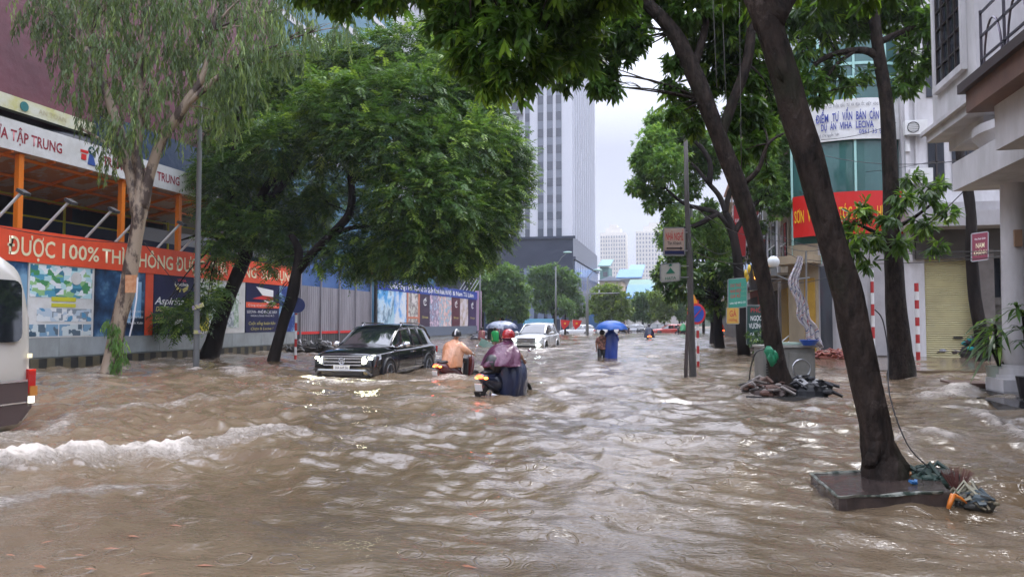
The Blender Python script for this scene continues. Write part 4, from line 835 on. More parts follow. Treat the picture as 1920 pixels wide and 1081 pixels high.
def branches(mb, starts, clumps, r0, n=6, frac=1.0, droop=.1):
    """thin limbs from the given fork points to every clump, thinning out"""
    for c, r in clumps:
        c = Vector(c)
        if rnd.random() > frac: continue
        s, rs_ = min(starts, key=lambda q: (Vector(q[0])-c).length*(1 if Vector(q[0]).z < c.z+.5 else 1.6)); s = Vector(s)
        mid = (s+c)/2+Vector((rnd.uniform(-.3, .3), rnd.uniform(-.3, .3), .18*(c-s).length*rnd.uniform(.2, 1)))
        d = (c-s).length; ra = min(rs_*.6, r0*(.5+.1*d)); mb.tube(bez(s, mid, c, 8), [ra*(1-.8*i/7) for i in range(8)], n, wob=.12)
        rr = max(r) if hasattr(r, '__len__') else r
        for k in range(3):
            e = c+Vector((rnd.uniform(-1, 1), rnd.uniform(-1, 1), rnd.uniform(-.4, .8)))*rr*.75; q = s.lerp(c, .7)+Vector((0, 0, .05*d)); mb.tube(bez(q, (q+e)/2+Vector((0, 0, .15)), e, 5), [ra*.35, ra*.28, ra*.2, ra*.14, ra*.06], 4)
def crown(kind, clumps, per, mt, parent, fine=False, shell=.45, **kw):
    P, O, K = clump_points(clumps, per, shell); P_, D, Nn, Ll, Wd, T = kind(P, O, K, **kw)
    return leaf_mesh('crown', P_, D, Nn, Ll, Wd, T, mt, parent, fine)
def cl(px, py, d, r): return (tuple(at(px, py, d)), r)
def pxr(d, p): return p*d/F      # radius in metres of something p photo-pixels wide at distance d
# ---- 1 pale eucalyptus by the red banner
b = gnd(205, 703); d1 = 21.0
t1 = thing('eucalyptus_tree', 'pale-barked leaning tree with drooping grey-green leaves by the red slogan banner', 'tree', b)
mb = MB(); A = lambda x, y, d=d1: at(x, y, d)
limb(mb, [b+Vector((0, 0, -.4)), A(208, 690), A(222, 610), A(240, 530), A(253, 460), A(261, 400), A(262, 370)], [.30, .27, .21, .2, .185, .21, .2], 14, 4, .16)
limb(mb, [A(258, 400), A(250, 350), A(236, 290), A(222, 240), A(190, 150), A(160, 90), A(140, 20)], [.2, .17, .15, .13, .1, .08, .05])
limb(mb, [A(263, 390), A(262, 330), A(257, 280), A(262, 200), A(262, 120), A(275, 40), A(285, -30)], [.2, .16, .14, .12, .1, .08, .05])
limb(mb, [A(266, 390), A(280, 330), A(305, 260), A(345, 200), A(378, 150), A(395, 90), A(405, 20)], [.18, .15, .14, .13, .1, .08, .05])
limb(mb, [A(345, 200), A(385, 165), A(430, 130), A(480, 100), A(520, 85)], [.1, .085, .07, .05, .03]); limb(mb, [A(250, 350), A(230, 310), A(200, 270), A(150, 240)], [.08, .06, .05, .03])
f1 = [(A(222, 240), .13), (A(262, 200), .12), (A(345, 200), .13), (A(190, 150), .1), (A(378, 150), .1), (A(262, 120), .1), (A(160, 90), .08), (A(430, 130), .07), (A(395, 60), .08)]
c1 = [cl(x, y, d1+dd, r) for x, y, r, dd in [(90, 20, .95, 0), (150, 40, 1.0, 1), (210, 0, 1.1, -.5), (290, 10, 1.1, 1), (350, 30, 1.0, 0), (420, 10, 1.1, .8), (480, 50, 1.0, 0), (130, 90, .7, .5), (190, 100, .8, -1), (245, 90, .8, 1), (310, 100, .85, 0),
     (370, 95, .8, 1), (430, 100, .9, -.6), (500, 110, .7, .5), (150, 150, .65, 0), (205, 165, .7, 1), (270, 160, .7, -1), (325, 170, .6, .6), (390, 170, .7, 1), (440, 160, .8, 0), (180, 215, .55, .2), (230, 230, .6, -1), (285, 225, .5, .6), (210, 260, .45, -.5), (250, 270, .4, .8), (330, 235, .45, 0), (420, 215, .6, .5), (120, -60, 1.3, 1), (250, -70, 1.5, 0), (400, -70, 1.4, 1), (540, 20, .8, 1), (205, 305, .3, .3), (520, -40, 1.1, .5), (590, 60, .5, 1), (560, 100, .4, .5), (640, 50, .5, 1)]]
branches(mb, f1, c1, .05); mb.build('trunk', M['bark_euc'], t1, smooth=True)
crown(weeping, c1, 9, M['leaf_euc'], t1, shell=.25, ln=.5, n=14, ll=.17, lw=.036, young=.3)
sh_ = [(tuple(A(x, y, d1-.3)), r) for x, y, r in [(212, 610, .18), (220, 640, .22), (228, 665, .15), (200, 600, .12), (215, 680, .15)]]
o = crown(weeping, sh_, 60, M['leaf_bright'], t1, shell=.2, ln=.25, n=8, ll=.13, lw=.03); o.name = 'trunk_sprouts'
mb = MB(); p0 = A(240, 532, 20.7); mb.box(tuple(p0+Vector((.1, -.0, 0))), (.32, .02, .5), rz=.25); mb.build('paper_notice', mat('orange_paper', (.42, .17, .07), .7, col2=(.55, .3, .15), scale=9), t1)
MB().tube([A(258, 520, 20.6), A(256, 560, 20.55), A(250, 600, 20.55), A(243, 630, 20.6)], .022, 6).build('loose_cord', mat('white_cord', (.55, .56, .6), .6), t1)
# ---- 2, 3 the two leaning trunks with the big dark crown
def tree2():
    b = gnd(390, 672); d = 30.3; t = thing('street_tree', 'broad leaning tree whose thick dark trunk rises from foaming water beside the grey utility pole', 'tree', b, 0, 'leaning trees along the hoarding'); A = lambda x, y, dd=0: at(x, y, d+dd)
    mb = MB(); limb(mb, [b+Vector((0, 0, -.4)), A(392, 668), A(410, 610), A(432, 550), A(455, 490), A(470, 440), A(475, 400)], [.40, .37, .31, .29, .27, .26, .24], 14, 4, .14)
    limb(mb, [A(475, 405), A(500, 350), A(540, 310), A(560, 280)], [.22, .18, .14, .1]); limb(mb, [A(470, 440), A(440, 390), A(430, 330), A(440, 270), A(450, 200)], [.2, .15, .12, .1, .07])
    limb(mb, [A(478, 400), A(530, 345), A(560, 300), A(590, 240), A(600, 180)], [.2, .17, .15, .12, .08]); limb(mb, [A(460, 480), A(420, 450), A(380, 440), A(340, 450)], [.12, .09, .06, .03])
    f = [(A(500, 350), .18), (A(540, 310), .15), (A(430, 330), .14), (A(440, 270), .1), (A(560, 280), .12), (A(590, 240), .12), (A(600, 180), .1), (A(420, 450), .09)]
    c = [cl(x, y, d+dd, r) for x, y, r, dd in [(430, 250, 1.3, 1), (490, 200, 1.4, 1.5), (560, 150, 1.5, 2), (500, 140, 1.2, 3), (440, 170, 1.1, 2.5), (520, 270, 1.3, -1), (420, 330, 1.1, 0), (470, 320, 1.0, 1.5), (410, 390, .75, 0), (440, 425, .85, -.6), (500, 425, .95, -.8), (385, 320, .6, 1), (405, 450, .55, -.8), (425, 478, .35, -1), (610, 130, 1.3, 2), (560, 350, 1.0, 1.5), (520, 400, .9, .5), (535, 460, .75, -.6), (590, 420, .9, .8), (388, 500, .3, -1),
         (355, 590, .55, -1.6), (330, 600, .5, -1.4), (390, 560, .45, -1.8), (410, 540, .3, -1.4), (300, 595, .35, -1.3)]]
    branches(mb, f, c, .05); mb.build('trunk', M['bark_dark'], t, smooth=True)
    crown(pinnate, c, 27, M['leaf_dense'], t, shell=.3, spray=.55, n=14, ll=.2, lw=.06, young=.25)
def tree3():
    b = gnd(510, 676); d = 28.3; t = thing('street_tree', 'leaning tree with the huge rounded crown, its trunk beside the blue round road sign', 'tree', b, 0, 'leaning trees along the hoarding'); A = lambda x, y, dd=0: at(x, y, d+dd)
    mb = MB(); limb(mb, [b+Vector((0, 0, -.4)), A(513, 672), A(530, 610), A(546, 560), A(556, 510), A(560, 470), A(545, 440)], [.28, .25, .20, .21, .2, .17, .1], 12, 4, .16)
    limb(mb, [A(556, 510), A(590, 470), A(620, 440), A(655, 400), A(660, 350), A(652, 310), A(655, 260)], [.18, .17, .15, .16, .14, .12, .09]); limb(mb, [A(620, 440), A(670, 425), A(720, 430), A(760, 420)], [.11, .09, .07, .04]); limb(mb, [A(655, 330), A(690, 335), A(730, 310), A(780, 270), A(820, 220)], [.11, .1, .09, .07, .05]); limb(mb, [A(652, 300), A(700, 240), A(740, 170)], [.09, .07, .05])
    f = [(A(590, 470), .15), (A(620, 440), .15), (A(655, 400), .14), (A(652, 310), .12), (A(700, 335), .1), (A(730, 310), .1), (A(780, 270), .08), (A(655, 260), .09), (A(720, 430), .08), (A(700, 240), .08), (A(740, 170), .06), (A(820, 220), .06)]
    c = [cl(x, y, d+dd, r) for x, y, r, dd in [(700, 110, 1.2, 2), (760, 100, 1.3, 1), (650, 130, 1.3, 3), (830, 130, 1.2, 0), (620, 200, 1.3, -1), (700, 190, 1.5, -.5), (780, 190, 1.5, -1), (860, 180, 1.3, 1), (900, 220, 1.2, 1.5), (940, 260, 1.0, 2), (960, 310, .9, 2), (930, 350, 1.2, 1), (870, 270, 1.5, -.5), (810, 290, 1.4, -1.5), (730, 270, 1.4, -2), (650, 250, 1.1, -1.5), (600, 280, .9, .5), (960, 280, .7, 1), (975, 345, .6, 1.6), (900, 400, 1.2, 0), (840, 370, 1.4, -1.8), (770, 360, 1.3, -2.2), (705, 380, 1.0, 1),
         (920, 430, .9, .5), (850, 450, 1.1, -1), (790, 440, 1.2, -1.6), (740, 460, .9, -1), (690, 450, .9, .3), (640, 470, .7, .3), (700, 485, .7, .5), (760, 485, .7, -.6), (820, 485, .7, -.5), (870, 475, .65, .4), (905, 470, .6, 1), (720, 505, .5, .6), (790, 510, .45, 0), (840, 512, .35, .4), (870, 500, .35, 1), (600, 380, .7, 1.5), (660, 500, .5, 1), (600, 485, .45, .3), (515, 560, .22, -.3), (505, 500, .3, 0), (680, 300, .9, 2.5), (820, 60, .9, 2), (620, 350, .8, 2.5), (660, 180, 1, 2), (580, 230, 1, 2), (880, 140, .8, 2), (950, 390, .8, 1.5)]]
    branches(mb, f, c, .05); mb.build('trunk', M['bark_dark'], t, smooth=True)
    crown(pinnate, c, 26, M['leaf_dense'], t, shell=.3, spray=.5, n=14, ll=.19, lw=.058, young=.28)
tree2(); tree3()
# ---- 4 the thick near trunk
b4 = gnd(1655, 905); d4 = 6.65
t4 = thing('shade_tree', 'thick near trunk leaning up from the tilted planter slab, its leaves hanging over the street', 'tree', b4)
A4 = lambda x, y, d=d4: at(x, y, d)
mb = MB(); limb(mb, [b4+Vector((0, 0, -.4)), A4(1658, 905), A4(1650, 855), A4(1638, 790), A4(1612, 660), A4(1584, 535), A4(1549, 412), A4(1508, 270), A4(1466, 125), A4(1427, 10), A4(1380, -120), A4(1330, -300, 6.3)],
     [.24, .2, .148, .138, .132, .128, .125, .125, .125, .125, .13, .12], 18, 5, .09)
limb(mb, [A4(1440, 50), A4(1500, -60, 7), A4(1600, -200, 7.5)], [.15, .12, .08]); limb(mb, [A4(1465, 140), A4(1445, 150, 6.7)], [.15, .03])
limb(mb, [A4(1690, 880), A4(1665, 850), A4(1650, 800)], [.03, .1, .06]); limb(mb, [A4(1700, 900), A4(1680, 880), A4(1655, 830)], [.04, .12, .1], 10)
for (x0, y0), (x1, y1) in (((1636, 905), (1642, 810)), ((1664, 914), (1650, 820)), ((1622, 893), (1640, 840))): limb(mb, [gnd(x0, y0, -.1)+Vector((0, -.06, 0)), A4((x0+x1)/2, (y0+y1)/2, d4-.07), A4(x1, y1, d4-.02)], [.08, .065, .03], 9)
top4 = [(A4(1380, -120), .18), (A4(1330, -300, 6.3), .15), (A4(1425, 10), .15), (at(1100, -120, 8), .09), (at(900, -140, 8), .08), (at(700, -140, 8.5), .07), (at(1250, -100, 8), .1)]
limb(mb, [A4(1380, -120), at(1250, -100, 8), at(1100, -120, 8), at(900, -140, 8), at(700, -140, 8.5), at(520, -140, 9)], [.14, .11, .1, .08, .07, .04])
c4 = [cl(x, y, d, r) for x, y, d, r in [(560, -50, 9, .5), (620, -20, 9, .5), (690, 0, 9.2, .42), (740, -15, 8.8, .48), (650, 35, 9.2, .24), (720, 30, 8.6, .26), (780, -45, 8.8, .4), (500, -90, 9, .5), (600, 20, 9, .2), (560, 0, 9.1, .2),
     (890, 0, 8.6, .5), (850, 60, 8.6, .34), (900, 90, 8.4, .38), (870, 130, 8.6, .22), (940, 140, 8.4, .28), (960, 60, 8.2, .42), (1000, 120, 8.4, .3), (985, 165, 8.6, .16), (1040, 90, 8.6, .3), (1020, 10, 8.4, .5), (1090, 100, 8.6, .25), (1075, 50, 8.6, .28), (1110, 20, 8.8, .3), (840, -40, 8.6, .5), (950, -60, 8.4, .6), (1060, -50, 8.6, .5), (1150, -30, 8.6, .4), (920, 170, 8.4, .14), (900, 145, 8.5, .17)]]
c4 = [((c_[0], c_[1], c_[2]+(.2 if i_ < 10 else 0)), r_) for i_, (c_, r_) in enumerate(c4)]
c4 += [cl(x, y, d, r) for x, y, d, r in [(1170, -260, 8, 1.2), (900, -300, 8, 1.2), (650, -280, 8.5, 1.2), (1400, -300, 7.5, 1.2), (1600, -250, 8, 1.1), (1400, -60, 7.8, .5), (1560, -60, 8.5, .5), (1650, -60, 8.8, .5), (1250, -420, 7, 1.4), (1700, -350, 8, 1.2), (1000, -600, 7, 1.5), (1400, -650, 6, 1.6)]]
branches(mb, top4, c4, .03, frac=.8); mb.build('trunk', M['bark_near'], t4, smooth=True)
crown(rosette, c4, 30, M['leaf_near'], t4, fine=True, shell=.2, n=9, ll=.17, lw=.058, young=.3)
# ---- 5 second leaning trunk
b5 = gnd(1470, 742); d5 = 14.7
t5 = thing('shade_tree', 'slimmer leaning trunk rising from a heap of rubbish, a green bag tied to it', 'tree', b5); A = lambda x, y, d=d5: at(x, y, d)
mb = MB(); limb(mb, [b5+Vector((0, 0, -.4)), A(1470, 738), A(1458, 690), A(1447, 620), A(1430, 520), A(1408, 420), A(1380, 340), A(1350, 260), A(1322, 190), A(1293, 120), A(1262, 60), A(1215, 10), A(1160, -40), A(1090, -90)], [.30, .25, .175, .165, .16, .165, .17, .17, .18, .17, .15, .13, .11, .08], 14, 4, .1)
limb(mb, [A(1350, 260), A(1370, 200), A(1400, 120), A(1410, 30), A(1400, -60)], [.12, .11, .1, .09, .07]); limb(mb, [A(1300, 130), A(1320, 60), A(1330, -20)], [.1, .08, .06]); limb(mb, [A(1385, 350), A(1420, 320), A(1440, 270), A(1470, 250)], [.06, .05, .035, .02])
f5 = [(A(1262, 60), .15), (A(1215, 10), .13), (A(1160, -40), .1), (A(1370, 200), .1), (A(1400, 120), .1), (A(1410, 30), .09), (A(1330, -20), .07), (A(1322, 190), .1), (A(1440, 270), .05)]
c5 = [cl(x, y, d5+dd, r) for x, y, r, dd in [(1100, 60, .55, 0), (1130, 120, .42, .3), (1165, 60, .5, 0), (1190, 30, .4, .5), (1120, 160, .26, 0), (1150, 165, .2, .1), (1085, 110, .4, .4), (1060, 140, .35, 0), (1200, 75, .3, 0), (1080, 0, .6, 0), (1160, 0, .5, 1), (1240, -10, .5, .5),
     (1270, 120, .3, .2), (1260, 165, .25, .2), (1262, 200, .2, 0), (1290, 195, .32, .5), (1300, 235, .25, .4), (1340, 130, .5, 1), (1370, 80, .6, .8), (1350, 20, .6, .5), (1300, 10, .5, 0), (1390, 150, .55, 1.3), (1400, 210, .5, 1), (1360, 240, .35, .9), (1400, 60, .6, 1.5), (1420, 0, .6, 1), (1420, 270, .35, .8), (1385, 290, .25, .6), (1450, 200, .35, 1.5), (1320, 170, .3, 1), (1270, 50, .3, .6), (1300, 70, .35, 1), (1250, 225, .12, 0), (1380, -60, .9, 1), (1250, -80, .9, .5), (1100, -80, 1, 0), (1000, -30, .8, 0), (1170, 110, .2, 0), (1435, 130, .5, 1.5), (1440, 330, .2, .6), (1425, 240, .4, 1.2)]]
branches(mb, f5, c5, .04); mb.build('trunk', M['bark_near'], t5, smooth=True)
crown(rosette, c5, 32, M['leaf_near'], t5, fine=True, shell=.25, n=8, ll=.21, lw=.07, young=.22)
mb = MB(); p = A(1446, 664, 14.38)
for dx, dz, k in ((-.04, .02, 1), (.05, -.03, .8), (.0, -.1, .9)): mb.tube([p+Vector((dx, 0, dz+.14*k)), p+Vector((dx-.01, -.02, dz+.05*k)), p+Vector((dx+.02, 0, dz-.06*k)), p+Vector((dx, .01, dz-.15*k))], [.03*k, .075*k, .06*k, .015], 9, wob=.8)
tag(mb.build('plastic_bag', mat('green_plastic', (.01, .22, .10), .35, bump=.04, bscale=6), smooth=True), 'bright green plastic bag tied to the slimmer leaning trunk', 'bag')
# ---- 6 straight dark tree
b6 = gnd(1690, 706); d6 = 20; t6 = thing('shade_tree', 'straight dark trunk standing on the flooded kerb before the shuttered shop', 'tree', b6); A = lambda x, y, d=d6: at(x, y, d)
mb = MB(); limb(mb, [b6+Vector((0, 0, -.4)), A(1691, 702), A(1688, 660), A(1680, 560), A(1672, 440), A(1670, 330), A(1662, 200), A(1648, 100), A(1640, 40), A(1630, -50)], [.46, .36, .29, .26, .23, .2, .17, .165, .15, .12], 14, 4, .1)
limb(mb, [A(1652, 110), A(1620, 95), A(1570, 100), A(1530, 120), A(1515, 150)], [.13, .1, .08, .06, .03]); limb(mb, [A(1600, 97), A(1560, 130), A(1535, 180)], [.07, .05, .02]); limb(mb, [A(1648, 80), A(1690, 60), A(1730, 50), A(1760, 70)], [.1, .08, .05, .03]); limb(mb, [A(1675, 450), A(1640, 435), A(1600, 415)], [.08, .06, .03]); limb(mb, [A(1672, 430), A(1710, 410), A(1750, 380)], [.07, .05, .03])
f6 = [(A(1570, 100), .08), (A(1530, 120), .06), (A(1640, 40), .15), (A(1700, 60), .07), (A(1740, 55), .05), (A(1620, 95), .1), (A(1600, 415), .04), (A(1640, 435), .05), (A(1710, 410), .05), (A(1750, 380), .03), (A(1535, 180), .03)]
c6 = [cl(x, y, d6+dd, r) for x, y, r, dd in [(1530, 20, .8, 0), (1590, 10, .9, 1), (1640, 10, .7, 1), (1540, 70, .5, .6), (1600, 50, .5, .5), (1500, 90, .4, 0), (1520, 150, .45, 0), (1560, 130, .4, .3), (1530, 180, .3, 0), (1585, 160, .35, .4), (1690, 20, .7, .5), (1730, 50, .55, 0), (1700, 100, .35, 0), (1740, 110, .4, .4), (1700, 140, .35, .4), (1680, 165, .25, 0), (1760, 120, .25, 0), (1620, 140, .25, .3), (1690, -50, 1, 1), (1570, -60, 1.1, 0), (1730, 140, .25, .3), (1470, 40, .6, .5), (1480, 110, .35, .6), (1700, 170, .18, .2)]]
c6b = [cl(x, y, d6-.4+dd, r) for x, y, r, dd in [(1625, 400, .42, 0), (1600, 425, .35, .3), (1650, 440, .4, 0), (1610, 460, .35, 0), (1690, 380, .42, -.6), (1730, 370, .45, 0), (1760, 400, .35, .3), (1720, 420, .4, 0), (1740, 450, .3, 0), (1690, 450, .35, -.6), (1640, 480, .28, 0), (1700, 350, .3, 0), (1670, 410, .3, -.8), (1620, 440, .3, 0), (1750, 355, .2, 0)]]
cc_ = Vector(at(1680, 410, 19.6)); c6b = [(tuple(cc_+(Vector(c_)-cc_)*1.22), r_*.78) for c_, r_ in c6b]; branches(mb, f6, c6+c6b, .03); mb.build('trunk', M['bark_near'], t6, smooth=True)
crown(rosette, c6+c6b, 14, M['leaf_near'], t6, fine=True, shell=.2, n=8, ll=.3, lw=.085, young=.25)
# ---- 7 thin tree by the shutter
b7 = at(1845, 672, 31); t7 = thing('street_tree', 'thin bare dark trunk growing up past the maroon hanging sign', 'tree', (b7.x, b7.y, .05)); A = lambda x, y, d=27: at(x, y, d)
mb = MB(); limb(mb, [gnd(1845, 690, -.2), A(1842, 640), A(1828, 560), A(1822, 470), A(1820, 400), A(1812, 340), A(1800, 290), A(1795, 220)], [.26, .22, .2, .2, .18, .18, .15, .1], 12, 4, .12); mb.build('trunk', M['bark_dark'], t7, smooth=True)
# ---- 8 round-crowned tree with big limbs
b8 = gnd(1395, 664); d8 = 33; t8 = thing('street_tree', 'round-crowned bright green tree with twisting limbs behind the utility pole', 'tree', b8); A = lambda x, y, d=d8: at(x, y, d)
mb = MB(); limb(mb, [b8+Vector((0, 0, -.4)), A(1395, 660), A(1390, 600), A(1388, 540), A(1382, 480), A(1372, 430), A(1360, 400)], [.32, .29, .25, .24, .22, .2, .17], 12, 4, .14)
for pts in ([(1372, 430), (1345, 400), (1310, 390), (1280, 380), (1250, 355)], [(1365, 410), (1350, 370), (1330, 345), (1310, 320), (1290, 300)], [(1360, 400), (1368, 360), (1385, 330), (1400, 290)], [(1375, 440), (1400, 400), (1430, 370), (1460, 350)], [(1345, 400), (1310, 420), (1280, 430)], [(1330, 345), (1330, 300), (1300, 260)]): limb(mb, [A(*p) for p in pts], [.15, .12, .1, .08, .05][:len(pts)])
f8 = [(A(*p), .09) for p in [(1310, 390), (1280, 380), (1250, 355), (1330, 345), (1300, 310), (1385, 330), (1400, 290), (1430, 370), (1460, 350), (1280, 430), (1300, 260)]]
c8 = [cl(x, y, d8+dd, r*1.18) for x, y, r, dd in [(1260, 250, .9, 1), (1230, 270, .8, 0), (1290, 245, .8, 1), (1210, 300, .6, 0), (1250, 310, .8, -1), (1215, 345, .6, .4), (1195, 300, .3, 0), (1190, 350, .35, 0), (1240, 370, .5, .5), (1300, 290, .8, 2), (1340, 270, .7, 1), (1290, 350, .6, 2), (1330, 310, .6, 1.5), (1380, 290, .8, 2), (1420, 310, .7, 0), (1450, 270, .8, 1), (1440, 350, .7, 0), (1470, 330, .6, 1), (1460, 380, .6, 0), (1410, 370, .6, 1), (1470, 220, .9, 2), (1400, 230, .8, 3), (1220, 385, .3, 0), (1260, 410, .45, 0), (1290, 440, .6, .6), (1330, 430, .6, 1.5), (1255, 450, .5, .5), (1490, 370, .5, 0), (1230, 230, .5, 1), (1330, 390, .35, 1), (1350, 460, .5, 2), (1420, 430, .4, 1.5)]]
branches(mb, f8, c8, .04); mb.build('trunk', M['bark_dark'], t8, smooth=True)
crown(rosette, c8, 34, M['leaf_bright'], t8, shell=.3, n=8, ll=.21, lw=.085, young=.3, droop=.25)
# ---- far and middle trees
def simple_tree(base_px, d, trunk_top, r0, clumps, mt, label, group=None, per=11, kind=rosette, **kw):
    b = at(*base_px, d); b.z = 0; t = thing('street_tree', label, 'tree', b, 0, group)
    mb = MB(); top = at(*trunk_top, d); limb(mb, [b+Vector((0, 0, -.4)), b.lerp(top, .5)+Vector((rnd.uniform(-.1, .1), 0, 0)), top], [r0*1.25, r0, r0*.7], 8, 4)
    c = [cl(x, y-3, d+dd, pxr(d, r*1.28)) for x, y, r, dd in clumps]; branches(mb, [(top, r0*.7), (b.lerp(top, .75), r0)], c, r0*.25, 5); mb.build('trunk', M['bark_dark'], t, smooth=True)
    a = dict(n=7, ll=.34, lw=.14, young=.2, droop=.3); a.update(kw); crown(kind, c, per, mt, t, shell=.45, **a)
simple_tree((1352, 652), 42, (1345, 560), .26, [(1270, 500, 24, 0), (1310, 495, 26, 1), (1345, 510, 24, -1), (1250, 530, 18, 0), (1290, 535, 24, -1), (1330, 545, 22, 1), (1240, 515, 14, 0), (1310, 460, 22, 1), (1270, 470, 20, 0), (1345, 470, 20, 0), (1365, 540, 18, 0), (1300, 565, 14, 1), (1345, 575, 12, 0), (1260, 555, 12, 0)], M['leaf_dense'], 'dark leafy tree behind the two hanging signs on the pole', 'trees by the shop-houses', 12, droop=.4)
simple_tree((1338, 645), 52, (1335, 580), .26, [(1290, 420, 24, 2), (1250, 440, 16, 0), (1330, 420, 24, 0), (1270, 400, 14, 0), (1370, 500, 20, 0), (1390, 470, 20, 0), (1355, 440, 22, 1), (1340, 590, 12, 0), (1370, 580, 12, 0)], M['leaf_dense'], 'tree with a straight thin stem behind the striped no-parking post', 'trees by the shop-houses', 11)
simple_tree((1425, 668), 31, (1428, 600), .06, [(1410, 640, 12, 0), (1432, 630, 14, 0), (1425, 655, 10, 0), (1445, 650, 8, 0)], M['leaf_dense'], 'low bushy shrub before the green noodle-shop board', None, 14, ll=.18, lw=.06)
simple_tree((942, 625), 82, (945, 580), .25, [(925, 540, 20, 0), (955, 530, 24, 0), (975, 555, 18, 0), (910, 565, 14, 0), (940, 570, 22, -1), (970, 580, 18, 0), (950, 515, 14, 1), (925, 595, 12, 0), (980, 590, 10, 0), (905, 535, 10, 0)], M['leaf_far'], 'round leafy tree just past the pink pillar', 'trees before the granite podium', 9, ll=.42, lw=.17)
simple_tree((905, 625), 88, (905, 560), .2, [(900, 520, 14, 0), (915, 515, 14, 0), (895, 550, 10, 0), (910, 540, 12, 0), (925, 508, 9, 0)], M['leaf_yellow'], 'yellow-green young tree right behind the pink pillar', 'trees before the granite podium', 9, ll=.4, lw=.15)
simple_tree((1037, 622), 98, (1040, 570), .26, [(1010, 520, 16, 0), (1040, 520, 18, 0), (1065, 530, 18, 0), (1005, 545, 16, 0), (1035, 550, 18, 0), (1060, 555, 18, 1), (1080, 560, 12, 0), (1015, 570, 14, 0), (1045, 580, 12, 0), (1075, 585, 12, 0), (1025, 512, 10, 0), (1095, 585, 8, 0)], M['leaf_far'], 'dark green tree standing before the granite podium', 'trees before the granite podium', 9, ll=.45, lw=.18)
simple_tree((1060, 628), 88, (1060, 590), .12, [(1058, 570, 10, 0), (1070, 578, 9, 0)], M['leaf_far'], 'thin young tree beside the red flags', 'trees before the granite podium', 9, ll=.35, lw=.12)
for i, (px, d, cs, m_, lab) in enumerate([(1140, 112, [(1125, 555, 14, 0), (1145, 550, 14, 0), (1165, 565, 14, 0), (1120, 575, 14, 0), (1145, 575, 16, 0), (1170, 585, 12, 0), (1130, 592, 12, 0), (1155, 595, 12, 0)], 'leaf_yellow', 'yellow-green tree at the crossroads behind the blue umbrella'),
        (1205, 120, [(1195, 575, 12, 0), (1215, 565, 13, 0), (1230, 575, 12, 0), (1190, 590, 12, 0), (1215, 588, 14, 0), (1200, 560, 9, 0)], 'leaf_far', 'greyish green tree at the crossroads beneath the green roof'), (1245, 118, [(1235, 565, 12, 0), (1255, 575, 12, 0), (1245, 590, 12, 0), (1230, 590, 10, 0), (1225, 560, 9, 0)], 'leaf_yellow', 'bright tree at the crossroads next to the grey-green one'),
        (1275, 135, [(1265, 580, 10, 0), (1285, 572, 12, 0), (1280, 592, 10, 0), (1300, 585, 12, 0), (1262, 565, 10, 0), (1290, 560, 10, 0)], 'leaf_far', 'hazy tree closing the far end of the street'), (1105, 120, [(1100, 585, 9, 0), (1110, 575, 9, 0), (1098, 600, 8, 0), (1108, 595, 9, 0)], 'leaf_far', 'small tree next to the grey boundary wall'), (1320, 110, [(1310, 560, 14, 0), (1335, 565, 14, 0), (1320, 580, 14, 0), (1350, 580, 14, 0), (1300, 590, 9, 0), (1370, 570, 14, 0)], 'leaf_far', 'pale tree far behind the no-parking sign')]):
    simple_tree((px, 622), d, (px, 592), .2, cs, M[m_], lab, 'trees at the crossroads', 8, ll=.5, lw=.2)
# street trees beyond the view so that the street goes on: left row behind, right row
fw = struct(MB().bx(-260, 260, 330, 332, -1, 9).build('distant_hill', mat('distant_green', (.10, .14, .09), .9, col2=(.14, .18, .12), scale=.08)))
# ---- big-leaved potted plant
b = gnd(1882, 741); b = at(1877, 735, 15.5); pt = thing('potted_plant', 'leafy dracaena in a pale green round pot beside the white column', 'plant', (b.x, b.y, .1))
z0 = b.z
mb = MB(); mb.tube([(b.x, b.y, .0), (b.x, b.y, .08), (b.x, b.y, .3), (b.x, b.y, .52), (b.x, b.y, .56), (b.x, b.y, .57), (b.x, b.y, .5)], [.13, .17, .24, .265, .275, .24, .22], 24); mb.build('pot', mat('pale_green_pot', (.38, .43, .38), .35), pt, smooth=True, sharp=40)
MB().disc((b.x, b.y, .53), (0, 0, 1), .23, .02).build('soil', M['mud'], pt)
mb = MB(); mb.tube([(b.x, b.y, .5), (b.x-.05, b.y, 1.1), (b.x-.08, b.y, 1.45)], [.04, .035, .03], 7); mb.tube([(b.x+.03, b.y, .5), (b.x+.15, b.y, 1.0), (b.x+.2, b.y, 1.5)], [.03, .03, .025], 7); mb.tube([(b.x, b.y, .5), (b.x-.2, b.y-.1, .95)], [.03, .02], 7); mb.build('stem', M['bark_dark'], pt, smooth=True)
def strap_leaves(cs, n, ln, wd, name, mt, par):
    P = []; D = []; 
    for c in cs:
        for i in range(n): a = rnd.random()*6.28; e = rnd.uniform(-.2, 1.1); P.append(c); D.append((math.cos(a)*math.cos(e), math.sin(a)*math.cos(e), math.sin(e)))
    P = np.array(P); D = nrm(np.array(D)); Nn = nrm(np.cross(np.cross(D, [0, 0, 1.]), D)+1e-4); m = len(P); LL = ln*(.7+.5*NR.rand(m)); T = np.stack([NR.rand(m), (NR.rand(m) < .1)*.5], 1)
    # segments so that the leaf arches over
    ps = []; k = 4; p = P.copy(); d = D.copy(); PP = []; DD = []; NN = []; L2 = []; W2 = []; T2 = []
    return leaf_mesh(name, P, D, Nn, LL, np.full(m, wd), T, mt, par, True, droop=.75)
strap_leaves([(b.x-.08, b.y, 1.45), (b.x-.06, b.y, 1.25), (b.x+.2, b.y, 1.5), (b.x+.15, b.y, 1.2), (b.x-.2, b.y-.1, .98), (b.x, b.y, .95)], 15, .75, .085, 'foliage', M['leaf_dense'], pt)
